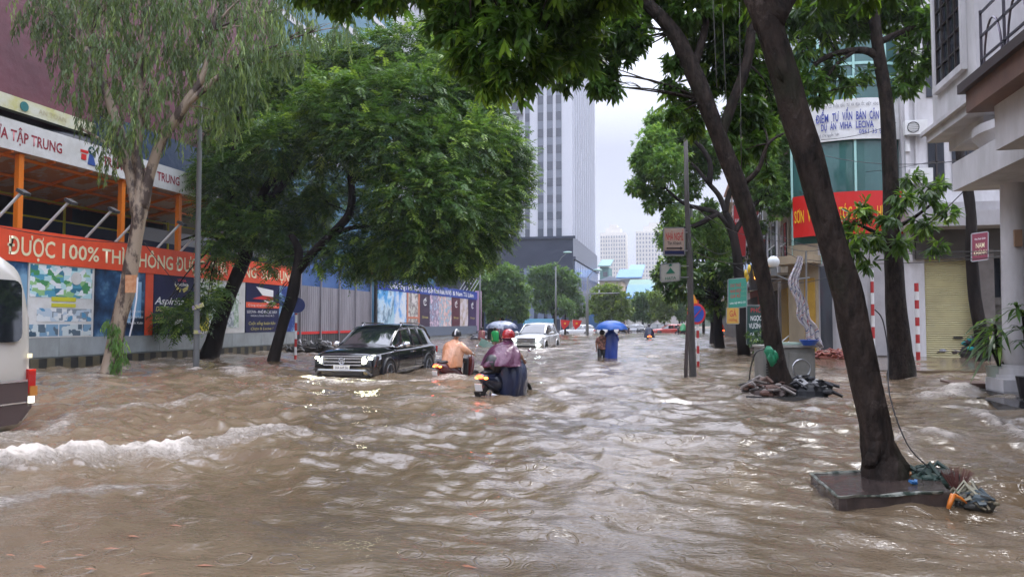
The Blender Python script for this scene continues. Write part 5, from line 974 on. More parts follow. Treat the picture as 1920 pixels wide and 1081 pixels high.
pb = at(1925, 620, 13.5); tp = thing('potted_plant', 'dark shrub leaning in beside the white column above the granite steps', 'plant', (pb.x, pb.y, .1))
MB().tube([(pb.x, pb.y, .1), (pb.x, pb.y, .5)], [.14, .2], 16).build('pot', M['dark'], tp); MB().tube([(pb.x, pb.y, .4), (pb.x-.05, pb.y, 1.6)], .02, 6).build('stem', M['bark_dark'], tp)
strap_leaves([(pb.x-.05, pb.y, 1.6), (pb.x-.1, pb.y, 1.35), (pb.x-.15, pb.y, 1.75), (pb.x, pb.y, 1.1)], 16, .4, .07, 'foliage', M['leaf_dense'], tp)
# ================================================================== VEHICLES
WL = .34      # depth of the flood over the road
M['carblack'] = mat('car_paint_black', (.008, .009, .012), .18, coat=1); M['carwhite'] = mat('car_paint_white', (.72, .74, .76), .25, coat=1)
M['carglass'] = mat('car_glass', (.012, .016, .02), .03, spec=1, coat=1); M['tyre'] = mat('tyre', (.015, .015, .015), .7); M['rim'] = mat('rim', (.35, .36, .38), .3, 1)
M['grey_pl'] = mat('grey_plastic', (.2, .21, .22), .35); M['headlamp'] = mat('headlamp', (1, .98, .85), .2, emit=38, ecol=(1, 1, .66)); M['lampglass'] = mat('lamp_glass', (.5, .52, .55), .08, coat=1)
M['headlamp_cool'] = mat('headlamp_cool', (.9, 1, 1), .2, emit=22, ecol=(.85, 1, .97)); M['taillamp'] = mat('taillamp', (.8, .03, .01), .2, emit=7, ecol=(1, .06, .02)); M['tailred'] = mat('taillamp_off', (.45, .01, .01), .15, coat=1)
M['amber'] = mat('amber_lamp', (1, .4, .08), .2, emit=4, ecol=(1, .3, .05)); M['plate'] = mat('number_plate', (.75, .76, .76), .4)
def crom(tab, sub):
    o = []
    n = len(tab)
    for i in range(n-1):
        p0, p1, p2, p3 = [np.array(tab[max(0, min(n-1, j))], float) for j in (i-1, i, i+1, i+2)]
        for k in range(sub):
            t = k/sub; o.append(.5*((2*p1)+(p2-p0)*t+(2*p0-5*p1+4*p2-p3)*t*t+(3*p1-p0-3*p2+p3)*t**3))
    o.append(np.array(tab[-1], float)); return o
def car(name, label, cat, loc, rz, paint, Lh=5.05, W=1.0, Hs=1.0, lampmat=None, style='suv', group=None, detail=True, fog=False):
    """front towards +y; z = 0 is the road"""
    t = thing(name, label, cat, loc, rz, group); hl = Lh/2; k = Hs
    def B(): return MB()
    tab = [(-hl, .84*W, .42, .95*k, 1.02*k), (-hl+.06, .92*W, .34, 1.02*k, 1.12*k), (-hl+.35, .975*W, .28, 1.06*k, 1.17*k), (-hl+1.2, .99*W, .26, 1.04*k, 1.16*k), (-.3, .99*W, .26, 1.01*k, 1.14*k), (hl-1.6, .985*W, .26, .99*k, 1.12*k), (hl-1.05, .98*W, .26, .96*k, 1.09*k), (hl-.5, .965*W, .27, .92*k, 1.04*k), (hl-.18, .93*W, .28, .86*k, .98*k), (hl-.04, .87*W, .3, .78*k, .9*k), (hl, .80*W, .34, .7*k, .82*k)]
    rs = []
    for y, wd, z0, zs, zt in crom(tab, 4):
        h = [(0, z0), (wd*.85, z0), (wd*.97, z0+.1), (wd, z0+.3), (wd*1.0, (z0+zs)/2+.05), (wd*.985, zs-.05), (wd*.955, zs), (wd*.9, zs+(zt-zs)*.4), (wd*.72, zs+(zt-zs)*.85), (wd*.35, zt), (0, zt+.008)]
        rs.append([Vector((x, y, z)) for x, z in h]+[Vector((-x, y, z)) for x, z in h[-2:0:-1]])
    MB().rings(rs).build('body', paint, t, smooth=True, local=True, sharp=50)
    zb = 1.08*k; zr = 1.72*k; wb = .9*W; wr = .68*W
    gt = [(hl-1.35, wb*.97, wb*.9, zb, zb+.04), (hl-1.75, wb, wb*.84, zb, zb+.3*k), (hl-2.15, wb, wr*1.06, zb, zb+.54*k), (hl-2.5, wb, wr*1.02, zb, zr-.02), (hl-3.1, wb, wr*1.0, zb, zr), (-hl+1.0, wb, wr*.98, zb, zr-.01), (-hl+.55, wb*.98, wr*.95, zb, zr-.07), (-hl+.3, wb*.96, wr*.96, zb, zr-.3*k), (-hl+.12, wb*.93, wb*.85, zb, zb+.06)]
    G = crom(gt, 4)
    def ring(g, off=0, f0=0, f1=1, zoff=0):
        y, w0, w1, z0, z1 = g; h = [(w0+(w1-w0)*f+off, z0+(z1-z0)*f*.93) for f in (0, .3, .6, .85, 1)]; h += [(w1*.86+off*.5, z1-.01+zoff), (w1*.5, z1+.02+zoff), (0, z1+.03+zoff)]
        return [Vector((x, y, z)) for x, z in h]+[Vector((-x, y, z)) for x, z in h[-2::-1]]
    MB().rings([ring(g) for g in G], cap=True).build('window_glass', M['carglass'], t, smooth=True, local=True, sharp=60)
    # roof skin and pillars
    rr = [[v for v in ring(g, .012, zoff=.012)][3:-3] for g in G if g[4] > zr-.12]
    MB().rings(rr, cap=False, closed=False).build('roof', paint, t, smooth=True, local=True)
    def side(y, f, off=.014):
        for a, b in zip(G, G[1:]):
            if b[0] <= y <= a[0]: u = (a[0]-y)/(a[0]-b[0]); g = a+(b-a)*u; return Vector((g[1]+(g[2]-g[1])*f+off, y, g[3]+(g[4]-g[3])*f*.93))
        return None
    for s in (-1, 1):
        mb = MB(); f = lambda v: Vector((s*v.x, v.y, v.z))
        ap = [side(y, 1, .004) for y in np.linspace(hl-1.4, hl-2.5, 8)]; mb.tube([f(v) for v in ap if v], .035, 6)
        for y0_, y1_ in ((hl-2.95, hl-2.95), (-hl+1.42, -hl+1.45)): p = [side(y0_, 0), side(y0_, .5), side(y1_, .98)]; MB().tube([f(v) for v in p if v], .04, 5).build('pillar', paint, t, smooth=True, local=True)
        p = [side(y, 1, .0) for y in np.linspace(-hl+1.0, -hl+.2, 7)]; mb.build('pillar', paint, t, smooth=True, local=True); mb = MB(); mb.tube([f(v) for v in p if v], .06, 6)
        mb.build('pillar', paint, t, smooth=True, local=True)
        if detail:
            mb = MB(); mb.tube([f(side(y, 0, .012)) for y in np.linspace(hl-1.6, -hl+.3, 14)], .016, 5); mb.tube([f(side(y, 1, -.06))+Vector((0, 0, .02)) for y in np.linspace(hl-2.55, -hl+.5, 12)], .014, 5); mb.build('window_trim', M['chrome'], t, local=True)
            if style == 'suv':
                mb = MB(); zz = zr+.05; mb.tube([(s*wr*.93, hl-2.55, zr-.02), (s*wr*.93, hl-2.75, zz), (s*wr*.93, 0, zz+.02), (s*wr*.93, -hl+.95, zz), (s*wr*.93, -hl+.7, zr-.06)], .022, 6); mb.build('roof_rail', M['chrome'], t, smooth=True, local=True)
            mb = MB(); mb.sph((s*(W*.99+.14), hl-1.78, zb+.08), (.14, .07, .09), 12, 8); mb.bar((s*W*.9, hl-1.75, zb+.02), (s*(W+.06), hl-1.77, zb+.05), .06); mb.build('side_mirror', paint if style != 'suv' else M['chrome'], t, smooth=True, local=True)
            for yy in (hl-2.75, -hl+1.35): MB().box((s*(.99*W+.012), yy, .93*k), (.03, .22, .035)).build('door_handle', M['chrome'], t, local=True)
            MB().bx(s*(.985*W), s*(.985*W+.016), -hl+1.3, hl-1.5, .44, .475).build('door_trim', M['chrome'], t, local=True)
            mb = MB()
            for yy in (hl-1.62, hl-2.92, -hl+1.5): mb.bx(s*(.985*W), s*(.99*W+.004), yy-.006, yy+.006, .35, 1.0*k)
            mb.build('door_gap', M['black'], t, local=True)
        for yy in (hl-.92, -hl+.98):
            wl = MB().tube([(s*(.80*W), yy, .37), (s*(.80*W), yy, .37)], .01, 3)
            wh = MB().cyl((s*.74*W, yy, .37), (s*(.995*W+.015), yy, .37), .37, 24).build('wheel', M['tyre'], t, local=True)
            mb = MB(); 
            mb.cyl((s*(W+.01), yy, .37), (s*(W+.02), yy, .37), .06, 10)
            for a in range(5):
                th = a*2*math.pi/5+.3; mb.bar((s*(W+.014), yy, .37), (s*(W+.014), yy+.25*math.cos(th), .37+.25*math.sin(th)), .05, .012)
            mb.tube([(s*(W+.014), yy+.26*math.cos(a), .37+.26*math.sin(a)) for a in np.linspace(0, 2*math.pi, 21)], .018, 5, cap=False); mb.build('rim', M['rim'], wh, local=True)
            mb = MB(); mb.tube([(s*(.985*W), yy+.44*math.cos(a), .36+.44*math.sin(a)) for a in np.linspace(-.25, math.pi+.25, 15)], .035, 6); mb.build('wheel_arch', M['black'] if style == 'suv' else paint, t, smooth=True, local=True)
    # face
    yf_ = hl
    mb = MB().m(0).box((0, yf_-.03, .74*k), (1.12*W, .1, .26*k)); mb.build('grille', M['black'] if style == 'suv' else M['grey_pl'], t, local=True)
    if detail:
        mb = MB()
        for z in (.64, .73, .82, .88): mb.box((0, yf_+.03, z*k), (1.14*W, .03, .022))
        mb.build('grille_bar', M['chrome'], t, local=True)
        mb = MB(); mb.tube([(.085*math.cos(a), yf_+.06, .745*k+.085*math.sin(a)) for a in np.linspace(0, 2*math.pi, 21)], .012, 5, cap=False)
        if style == 'suv':
            for (a, b) in (((-.05, .06), (-.03, -.0)), ((-.03, 0), (0, .045)), ((0, .045), (.03, 0)), ((.03, 0), (.05, .06)), ((-.06, .0), (-.035, -.07)), ((-.035, -.07), (0, .0)), ((0, 0), (.035, -.07)), ((.035, -.07), (.06, 0))): mb.bar((a[0], yf_+.06, .745*k+a[1]), (b[0], yf_+.06, .745*k+b[1]), .014)
        else: mb.bar((-.11, yf_+.05, .745*k), (.11, yf_+.05, .745*k), .06)
        mb.build('emblem', M['chrome'], t, local=True)
    for s in (-1, 1):
        hm = MB(); pts = [(.56*W, .66*k, yf_+.015), (.57*W, .87*k, yf_-.02), (.93*W, .93*k, yf_-.42), (.95*W, .80*k, yf_-.42), (.80*W, .70*k, yf_-.10)]
        hm.prism([(s*x, y, z) for x, z, y in pts], (s*.03, .045, 0)); ho = hm.build('headlight', M['lampglass'], t, local=True)
        mb = MB()
        for (x, y, z) in ((.66, yf_+.06, .78), (.80, yf_-.05, .83)) if lampmat else (): mb.box((s*x*W, y, z*k), (.10, .05, .06), rz=-s*.55)
        if lampmat: mb.build('lit_lens', lampmat, ho, local=True)
        if lampmat and detail:
            ld = bpy.data.lights.new('headlight_beam', 'SPOT'); ld.energy = 260 if style == 'suv' else 120; ld.color = (1, 1, .62) if style == 'suv' else (.8, 1, .95); ld.spot_size = R(66); ld.spot_blend = .6; ld.shadow_soft_size = .06
            lo = bpy.data.objects.new('headlight_beam', ld); C.objects.link(lo); lo.parent = t; lo.location = (s*.72*W, yf_+.16, .80*k); lo.rotation_euler = Vector((0, 1, -.95)).to_track_quat('-Z', 'Y').to_euler()
        mb = MB().box((s*.76*W, yf_-.02, .50*k), (.22, .08, .08)).build('fog_lamp', lampmat if fog else M['black'], t, local=True)
    mb = MB(); mb.box((0, yf_+.0, .42*k), (1.2*W, .12, .1)); mb.build('lower_grille', M['black'], t, local=True)
    if style == 'suv' and detail: MB().tube([(-.84*W, yf_-.05, .37), (-.7*W, yf_+.05, .50), (.7*W, yf_+.05, .50), (.84*W, yf_-.05, .37)], .035, 6).build('bumper_guard', M['steel'], t, local=True)
    pl = MB().box((0, yf_+.075, .575*k), (.47, .02, .12)).build('number_plate', M['plate'], t, local=True)
    if detail: text('30A 669.56', 'lettering', M['black'], pl, wmat(t) @ Vector((0, yf_+.086, .575*k)), wmat(t).to_3x3() @ Vector((-1, 0, 0)), UZ, .075, .38, .004)
    for s in (-1, 1): MB().box((s*.82*W, -hl+.03, .92*k), (.24, .12, .2)).build('tail_light', M['tailred'], t, local=True)
    return t
def rear_y(front_y, L_): return front_y+L_/2
pA = gnd(588, 705); car('suv', 'black suv with headlights on ploughing through the flood towards the camera', 'car', (-8.95, 18.6+2.52, -WL+.02), math.pi+R(-1), M['carblack'], 5.05, 1.0, 1.0, M['headlamp'])
car('suv', 'white suv with pale headlights on in the flood before the blue fence', 'car', (-8.35, 41.0+2.4, -WL), math.pi-R(4), M['carwhite'], 4.75, .97, 1.03, M['headlamp_cool'], 'plain', fog=True)
# ---- the minibus entering at the edge
def minibus():
    X0 = -9.0; yr = 8.75; t = thing('minibus', 'pale beige and brown minibus with dark side windows cut off by the picture edge', 'minibus', (X0-1.0, yr-3.2, -WL))
    t.rotation_euler = (0, 0, 0); M['van'] = mat('van_paint', (.52, .50, .46), .3, col2=(.46, .44, .40), scale=1.5, coat=.6); M['vanbrown'] = mat('van_brown', (.07, .045, .045), .35, coat=.6)
    ly = 3.2      # half length; rear at +y
    def sec(y, inset, z0, z1, rnd_=.35):
        w_ = 1.0-inset; H_ = z1; h = [(w_*.9, z0), (w_, z0+.12), (w_*1.0, 1.2), (w_*.97, 1.9), (w_*.93, H_-rnd_), (w_*.86, H_-rnd_*.4), (w_*.68, H_-rnd_*.08), (0, H_)]
        return [Vector((x, y, z)) for x, z in h]+[Vector((-x, y, z)) for x, z in h[-2::-1]]
    prof = [(-ly, .25, .35, 1.2), (-ly+.4, .1, .3, 1.6), (-ly+1.2, .02, .3, 2.75), (-ly+1.6, 0, .3, 2.86), (0, 0, .3, 2.9), (ly-.8, 0, .3, 2.88), (ly-.35, .01, .32, 2.8), (ly-.14, .03, .36, 2.62), (ly-.04, .07, .42, 2.3), (ly, .13, .5, 1.95)]
    ob = MB().rings([sec(*p) for p in crom(prof, 3)]).build('body', M['van'], t, smooth=True, local=True, sharp=50)
    MB().prism([(.985, ly-.28, .42), (.985, -ly+.5, .42), (.985, -ly+.5, 1.0), (.985, ly-.13, 1.0), (.985, ly-.13, .6)], (.03, 0, 0)).build('lower_panel', M['vanbrown'], t, local=True)
    MB().bx(.985, 1.025, -ly+.5, ly-.15, 1.0, 1.03).bx(.985, 1.027, -ly+.5, ly-.16, .70, .72).build('side_trim', M['chrome'], t, local=True)
    yr_ = ly-.2
    def rr_(y0, y1, z0, z1, r, slant=0):
        pts = [];
        for (cy_, cz_, a0) in ((y1-r, z1-r, 0), (y0+r, z1-r, 90), (y0+r, z0+r, 180), (y1-r, z0+r, 270)):
            for a in (0, 30, 60, 90): th = R(a0+a); pts.append((cy_+r*math.cos(th), cz_+r*math.sin(th)))
        return pts
    for y0_, y1_ in ((ly-1.55, ly-.24), (ly-3.05, ly-1.68), (ly-4.5, ly-3.18)):
        pts = rr_(y0_, y1_, 1.56, 2.42, .12); wn = MB().prism([(.965+(1.95-z)*.045, y, z) for y, z in pts], (.03, 0, 0)).build('side_window', M['carglass'], t, local=True)
    MB().bx(.90, .985, ly-1.5, ly-.75, 1.62, 2.36).build('curtain', mat('van_curtain', (.10, .065, .05), .8), t, local=True)
    MB().bx(.995, 1.0, ly-1.5, ly-.62, 1.6, 2.36).build('curtain_panel', mat('van_curtain2', (.09, .06, .045), .5, bump=.01, bscale=5), t, local=True)
    mb = MB().prism([(1.0, ly-1.0, 1.08), (1.0, ly-.75, 1.32), (1.0, ly-1.5, 1.32), (1.0, ly-1.6, 1.08)], (.018, 0, 0)); mb.build('green_flash', mat('green_flash', (.01, .22, .13), .4), t, local=True)
    text('36', 'lettering', mat('van_blue', (.03, .04, .22), .4), t, wmat(t) @ Vector((1.018, ly-.98, .83)), UX, UZ, .13, .2, .01)
    mb = MB().m(0).box((.94, ly-.06, 1.0), (.14, .12, .34)).m(1).box((.95, ly-.04, .86), (.15, .12, .14)); mb.build('tail_light', [M['tailred'], mat('amber_lens', (.5, .2, .03), .2, coat=1)], t, local=True)
    MB().box((.98, ly-.06, .74), (.08, .08, .1)).build('lit_lamp', mat('white_lamp', (1, 1, .9), .3, emit=.7, ecol=(1, 1, .85)), t, local=True); MB().box((.99, ly-.09, 1.36), (.03, .05, .06)).build('marker_lamp', mat('marker', (.9, .8, .5), .3, emit=.6), t, local=True)
    MB().prism([(.2, ly-.02, .45), (.99, ly-.2, .45), (.97, ly-.02, .62), (.9, ly+.04, .72), (.2, ly+.06, .72)], (0, 0, .08)).build('rear_bumper', M['vanbrown'], t, local=True)
    for yy in (-ly+1.1, ly-1.7):
        for s in (-1, 1): MB().cyl((s*.72, yy, .36), (s*1.01, yy, .36), .36, 20).build('wheel', M['tyre'], t, local=True)
minibus()
# ---- far traffic
far = [(1083, 625, 95, 'plain', 'carwhite', None, 'car', 'pale car waiting at the corner near the red flags', 90), (1150, 622, 106, 'plain', 'carwhite', None, 'car', 'white car crossing behind the blue umbrella', 80), (1183, 621, 110, 'plain', 'silver', None, 'car', 'silver car beside the dark suv at the crossroads', 90),
       (1222, 620, 108, 'suv', 'carblack', None, 'car', 'dark suv crossing far down the flooded street', 95), (1252, 621, 104, 'plain', 'taxi', 'amber', 'taxi', 'red taxi with lit lamps far down the street', 100), (1268, 621, 112, 'plain', 'taxi', 'amber', 'taxi', 'second red taxi half hidden by the scooters', 70)]
M['silver'] = mat('car_paint_silver', (.35, .37, .4), .25, .5, coat=1); M['taxi'] = mat('car_paint_red', (.45, .05, .04), .3, coat=1)
for px, py, d, st, pm, lm, cat, lab, rot in far:
    p = at(px, 603, d); car('car', lab, cat, (p.x, p.y, -.45), R(rot), M[pm], 4.5, .92, .92 if st != 'suv' else 1.0, M[lm] if lm else None, st, 'traffic at the crossroads', detail=False)
p = at(1116, 603, 118); tk = thing('box_truck', 'dark blue box truck standing at the crossroads', 'truck', (p.x, p.y, -.4), R(80)); MB().bx(-1.2, 1.2, -3.2, 1.4, .8, 3.1).build('cargo_box', mat('truck_blue', (.04, .12, .28), .5), tk, local=True); MB().bx(-1.1, 1.1, 1.5, 3.1, .6, 2.3).build('cab', mat('truck_cab', (.1, .16, .25), .4), tk, local=True); MB().bx(-1.12, 1.12, 2.2, 3.13, 1.5, 2.1).build('cab_window', M['carglass'], tk, local=True)
for s in (-1, 1):
    for yy in (-2.1, 2.2): MB().cyl((s*.8, yy, .45), (s*1.12, yy, .45), .45, 16).build('wheel', M['tyre'], tk, local=True)
# ================================================================== PEOPLE
M['skin'] = mat('skin', (.42, .24, .16), .5); M['hair'] = mat('hair', (.012, .01, .009), .4)
def body(name, label, J, skinm, parent=None, T=None, hands=True, group=None, tall=1.0):
    """one continuous skinned body from joints: J maps joint -> position (world)"""
    if label is not None: pass
    V = []; E = []; Rr = []
    def v(p, r): V.append(Vector(p)); Rr.append(r); return len(V)-1
    pel = v(J['pelvis'], (.15, .13)); bel = v(Vector(J['pelvis']).lerp(Vector(J['chest']), .5), (.135, .11)); ch = v(J['chest'], (.165, .12)); nk = v(J['neck'], (.06, .06)); hd0 = v(Vector(J['neck']).lerp(Vector(J['head']), .45), (.07, .075)); hd = v(J['head'], (.092, .105)); tp_ = v(Vector(J['head'])+(Vector(J['head'])-Vector(J['neck'])).normalized()*.09, (.06, .07))
    E += [(pel, bel), (bel, ch), (ch, nk), (nk, hd0), (hd0, hd), (hd, tp_)]
    for s in ('l', 'r'):
        sh = v(J['sh_'+s], (.065, .065)); el = v(J['el_'+s], (.045, .045)); wr = v(J['wr_'+s], (.03, .024)); E += [(ch, sh), (sh, el), (el, wr)]
        if hands:
            d = (Vector(J['wr_'+s])-Vector(J['el_'+s])).normalized(); sd = d.orthogonal().normalized(); q = Vector(J['wr_'+s])+d*.06; pm = v(q, (.036, .018)); E.append((wr, pm))
            up = d.cross(sd)
            for i, (o, ln) in enumerate(((-.028, .07), (-.009, .08), (.009, .076), (.027, .06))):
                a = v(q+sd*o+d*.045, (.009, .009)); b_ = v(q+sd*o*1.1+d*(.045+ln*.5)+up*.012, (.008, .008)); c = v(q+sd*o*1.1+d*(.045+ln*.75)+up*.04, (.007, .007)); E += [(pm, a), (a, b_), (b_, c)]
            a = v(q-sd*.045+d*.0, (.011, .011)); b_ = v(q-sd*.062+d*.035+up*.02, (.009, .009)); E += [(pm, a), (a, b_)]
        hp = v(J['hip_'+s], (.09, .09)); kn = v(J['kn_'+s], (.06, .06)); an = v(J['an_'+s], (.04, .04)); to = v(Vector(J['an_'+s])+Vector(J.get('toe', (0, .16, -.05))), (.035, .025)); E += [(pel, hp), (hp, kn), (kn, an), (an, to)]
    me = bpy.data.meshes.new(name); off = Vector(parent.location) if parent else Vector()
    mi = wmat(parent).inverted() if parent else Matrix.Identity(4)
    me.from_pydata([tuple(mi @ q) for q in V], E, []); o = bpy.data.objects.new(name, me); C.objects.link(o)
    if parent: o.parent = parent
    md = o.modifiers.new('skin', 'SKIN'); md.use_smooth_shade = True; md.branch_smoothing = .6
    for i, r in enumerate(Rr): me.skin_vertices[0].data[i].radius = (r[0]*tall, r[1]*tall)
    me.skin_vertices[0].data[0].use_root = True
    ss = o.modifiers.new('sub', 'SUBSURF'); ss.levels = 1; ss.render_levels = 2
    me.materials.append(skinm); return o
def face(par, head, fwd, up=(0, 0, 1)):
    f = Vector(fwd).normalized(); u = Vector(up); s = f.cross(u).normalized(); h = Vector(head); mb = MB().m(0)
    mb.sph(tuple(h+f*.112-u*.01), (.014, .014, .022), 8, 6)
    for k in (-1, 1): mb.m(0).sph(tuple(h+s*k*.098-u*.005), (.014, .022, .03), 8, 6); mb.m(1).sph(tuple(h+f*.098+s*k*.034+u*.018), .012, 8, 6)
    mb.m(2).sph(tuple(h+f*.10-u*.045), (.025, .012, .008), 8, 5)
    return mb.build('face', [M['skin'], M['black'], mat('lips', (.35, .12, .1), .4)], par, smooth=True)
def drape(rs, mt, name, par, n=48, wr=.035, fold=7, seed=0, cap_top=True, sub=3):
    """cloth hanging round an axis: rs = (centre, rx, ry) from top to bottom; folds deepen downward"""
    tab = crom([(c[0], c[1], c[2], rx, ry) for c, rx, ry in rs], sub); out = []; m = len(tab)
    for i, q in enumerate(tab):
        f = i/(m-1); ring = []
        for j in range(n):
            a = 2*math.pi*j/n; w_ = 1+wr*(1.2*f+.35)*(math.sin(a*fold+seed+f*2.2)+.6*math.sin(a*(fold+4)-seed*2+f*3)+.5*math.sin(a*3+i*.6)+.7*abs(math.sin(a*fold*.5+f*4+seed)))
            ring.append(Vector((q[0]+q[3]*w_*math.cos(a), q[1]+q[4]*w_*math.sin(a), q[2]+.012*math.sin(a*5+i))))
        out.append(ring)
    return MB().rings(out, cap=True).build(name, mt, par, smooth=True)
def helmet(par, c, mt, stripe=None):
    c = Vector(c); mb = MB().m(0); mb.sph(tuple(c+Vector((0, 0, .02))), (.135, .15, .135), 20, 10, -.35, 1)
    mb.tube([(c.x+.137*math.cos(a), c.y+.152*math.sin(a), c.z-.03) for a in np.linspace(0, 2*math.pi, 25)], .009, 5, cap=False)
    if stripe: mb.m(1).tube([(c.x, c.y+.152*math.cos(a), c.z+.022+.137*math.sin(a)) for a in np.linspace(-.1, math.pi+.1, 17)], .022, 6)
    return mb.build('helmet', [mt, stripe or mt], par, smooth=True, sharp=50)
def scooter(name, label, loc, rz, bodym, lean=0, tail='taillamp', group=None, sc=1):
    t = thing(name, label, 'motorbike', loc, rz, group); t.scale = (sc, sc, sc)
    for yy, nm in ((-.62, 'rear_wheel'), (.66, 'front_wheel')):
        o = MB().tube([(0, yy+.225*math.cos(a), .28+.225*math.sin(a)) for a in np.linspace(0, 2*math.pi, 25)], .055, 8, cap=False).build(nm, M['tyre'], t, smooth=True, local=True)
        mb = MB(); mb.tube([(0, yy+.17*math.cos(a), .28+.17*math.sin(a)) for a in np.linspace(0, 2*math.pi, 21)], .016, 6, cap=False); mb.cyl((-.05, yy, .28), (.05, yy, .28), .045, 10)
        for a in range(5): th = a*1.2566; mb.bar((0, yy, .28), (0, yy+.17*math.cos(th), .28+.17*math.sin(th)), .025)
        mb.build('rim', M['rim'], o, local=True)
    def sec(y, w_, z0, z1): return [Vector((w_*math.cos(a), y, (z0+z1)/2+(z1-z0)/2*math.sin(a))) for a in np.linspace(0, 2*math.pi, 15)[:-1]]
    MB().rings([sec(*q) for q in crom([(-.92, .05, .72, .80), (-.85, .12, .60, .82), (-.65, .17, .46, .84), (-.35, .18, .36, .82), (-.05, .17, .28, .62), (.15, .15, .24, .40), (.3, .15, .24, .38)], 3)]).build('rear_fairing', bodym, t, smooth=True, local=True)
    MB().rings([sec(*q) for q in crom([(.28, .13, .24, .40), (.36, .2, .3, .7), (.44, .21, .4, .95), (.52, .15, .6, 1.05), (.6, .06, .75, 1.0)], 3)]).build('leg_shield', bodym, t, smooth=True, local=True)
    MB().rings([sec(*q) for q in crom([(-.85, .08, .80, .86), (-.6, .14, .80, .90), (-.2, .15, .78, .88), (.02, .1, .76, .82)], 3)]).build('seat', M['black'], t, smooth=True, local=True)
    mb = MB(); mb.tube([(0, .66, .28), (0, .5, .8), (0, .44, 1.08)], .03, 8); mb.tube([(-.34, .28, 1.08), (-.15, .42, 1.1), (.15, .42, 1.1), (.34, .28, 1.08)], .016, 7); mb.build('handlebar', M['steel'], t, smooth=True, local=True)
    for s in (-1, 1):
        mb = MB(); mb.tube([(s*.26, .36, 1.09), (s*.3, .42, 1.2), (s*.34, .4, 1.27)], .008, 5); mb.sph((s*.36, .39, 1.3), (.06, .02, .04), 10, 6); mb.build('mirror', M['chrome'], t, smooth=True, local=True)
        MB().sph((s*.13, -.88, .72), (.05, .05, .03), 8, 6).build('indicator', M['amber'], t, smooth=True, local=True)
    MB().sph((0, -.93, .75), (.11, .04, .045), 12, 6).build('tail_light', M[tail], t, smooth=True, local=True)
    mb = MB().box((0, -.98, .52), (.2, .015, .16), rx=.25); mb.build('number_plate', M['plate'], t, local=True)
    MB().tube([(0, -.62+.3*math.cos(a), .28+.3*math.sin(a)) for a in np.linspace(.4, 2.7, 8)], .05, 6).build('mudguard', M['black'], t, smooth=True, local=True)
    MB().box((0, -1.0, .34), (.16, .02, .2), rx=.4).build('mud_flap', M['black'], t, local=True)
    mb = MB(); mb.tube([(.14, .1, .25), (.16, -.3, .24), (.17, -.75, .34)], [.02, .045, .05], 10); mb.build('muffler', M['steel'], t, smooth=True, local=True)
    return t
def seated(loc, rz, lean=.1, hb=.84, sc=1):
    """joints of a rider on a scooter at loc/rz"""
    m = Matrix.Translation(Vector(loc)) @ Matrix.Rotation(rz, 4, 'Z') @ Matrix.Scale(sc, 4); f = lambda x, y, z: m @ Vector((x, y, z))
    J = {'pelvis': f(0, -.32, hb+.1), 'chest': f(0, -.32+lean*1.0+.06, hb+.42), 'neck': f(0, -.24+lean*1.4, hb+.62), 'head': f(0, -.2+lean*1.6, hb+.78), 'toe': (m.to_3x3() @ Vector((0, .18, -.02)))}
    for s, k in (('l', -1), ('r', 1)):
        J['sh_'+s] = f(k*.19, -.27+lean*1.2, hb+.55); J['el_'+s] = f(k*.3, -.02+lean, hb+.34); J['wr_'+s] = f(k*.3, .22, hb+.26); J['hip_'+s] = f(k*.1, -.28, hb+.06); J['kn_'+s] = f(k*.17, .14, hb+.02); J['an_'+s] = f(k*.14, .12, .38)
    return J, m
# --- rider in the orange cape
b = gnd(853, 702); rz1 = -R(30)
L1 = (b.x+.12, b.y, -.40); sc1 = scooter('scooter', 'dark red scooter with lit red tail light half sunk beside the black suv', L1, rz1, mat('dark_red_paint', (.10, .012, .015), .25, coat=1), group=None, sc=.93)
def rider1():
    J, m = seated(L1, rz1, .06, sc=.93); t = thing('person', 'rider in a translucent orange rain cape and striped helmet on the dark red scooter', 'person', J['pelvis']); body('body', None, J, M['skin'], t)
    rw = lambda x, y, z: m @ Vector((x, y, z)); cape = mat('orange_raincoat', (.72, .30, .14), .3, col2=(.72, .42, .28), scale=3.5, bump=.10, bscale=5, coat=.3, stretch=(1, 1, .5))
    q = lambda v: (v.x, v.y, v.z)
    drape([(q(rw(0, -.18, 1.50)), .07, .07), (q(rw(0, -.2, 1.44)), .15, .12), (q(rw(0, -.22, 1.36)), .26, .18), (q(rw(0, -.22, 1.2)), .30, .25), (q(rw(0, -.27, 1.0)), .29, .28), (q(rw(0, -.3, .82)), .30, .30), (q(rw(0, -.28, .68)), .29, .30)], cape, 'rain_cape', t, wr=.035, fold=6)
    for k in (-1, 1): MB().tube([q(rw(k*.2, -.2, 1.36)), q(rw(k*.3, -.05, 1.2)), q(rw(k*.31, .1, 1.13)), q(rw(k*.3, .2, 1.1))], [.1, .1, .08, .06], 10, wob=.15).build('sleeve', cape, t, smooth=True)
    helmet(t, rw(0, -.1, 1.64), M['black'], mat('helmet_stripe', (.7, .7, .72), .3)); face(t, J['head'], m.to_3x3() @ Vector((0, 1, 0)))
    for k in (-1, 1): MB().tube([q(rw(k*.1, -.25, .88)), q(rw(k*.17, .14, .88)), q(rw(k*.15, .13, .45)), q(rw(k*.15, .14, .2))], [.11, .09, .075, .07], 10).build('trouser_leg', M['dark'], t, smooth=True)
rider1()
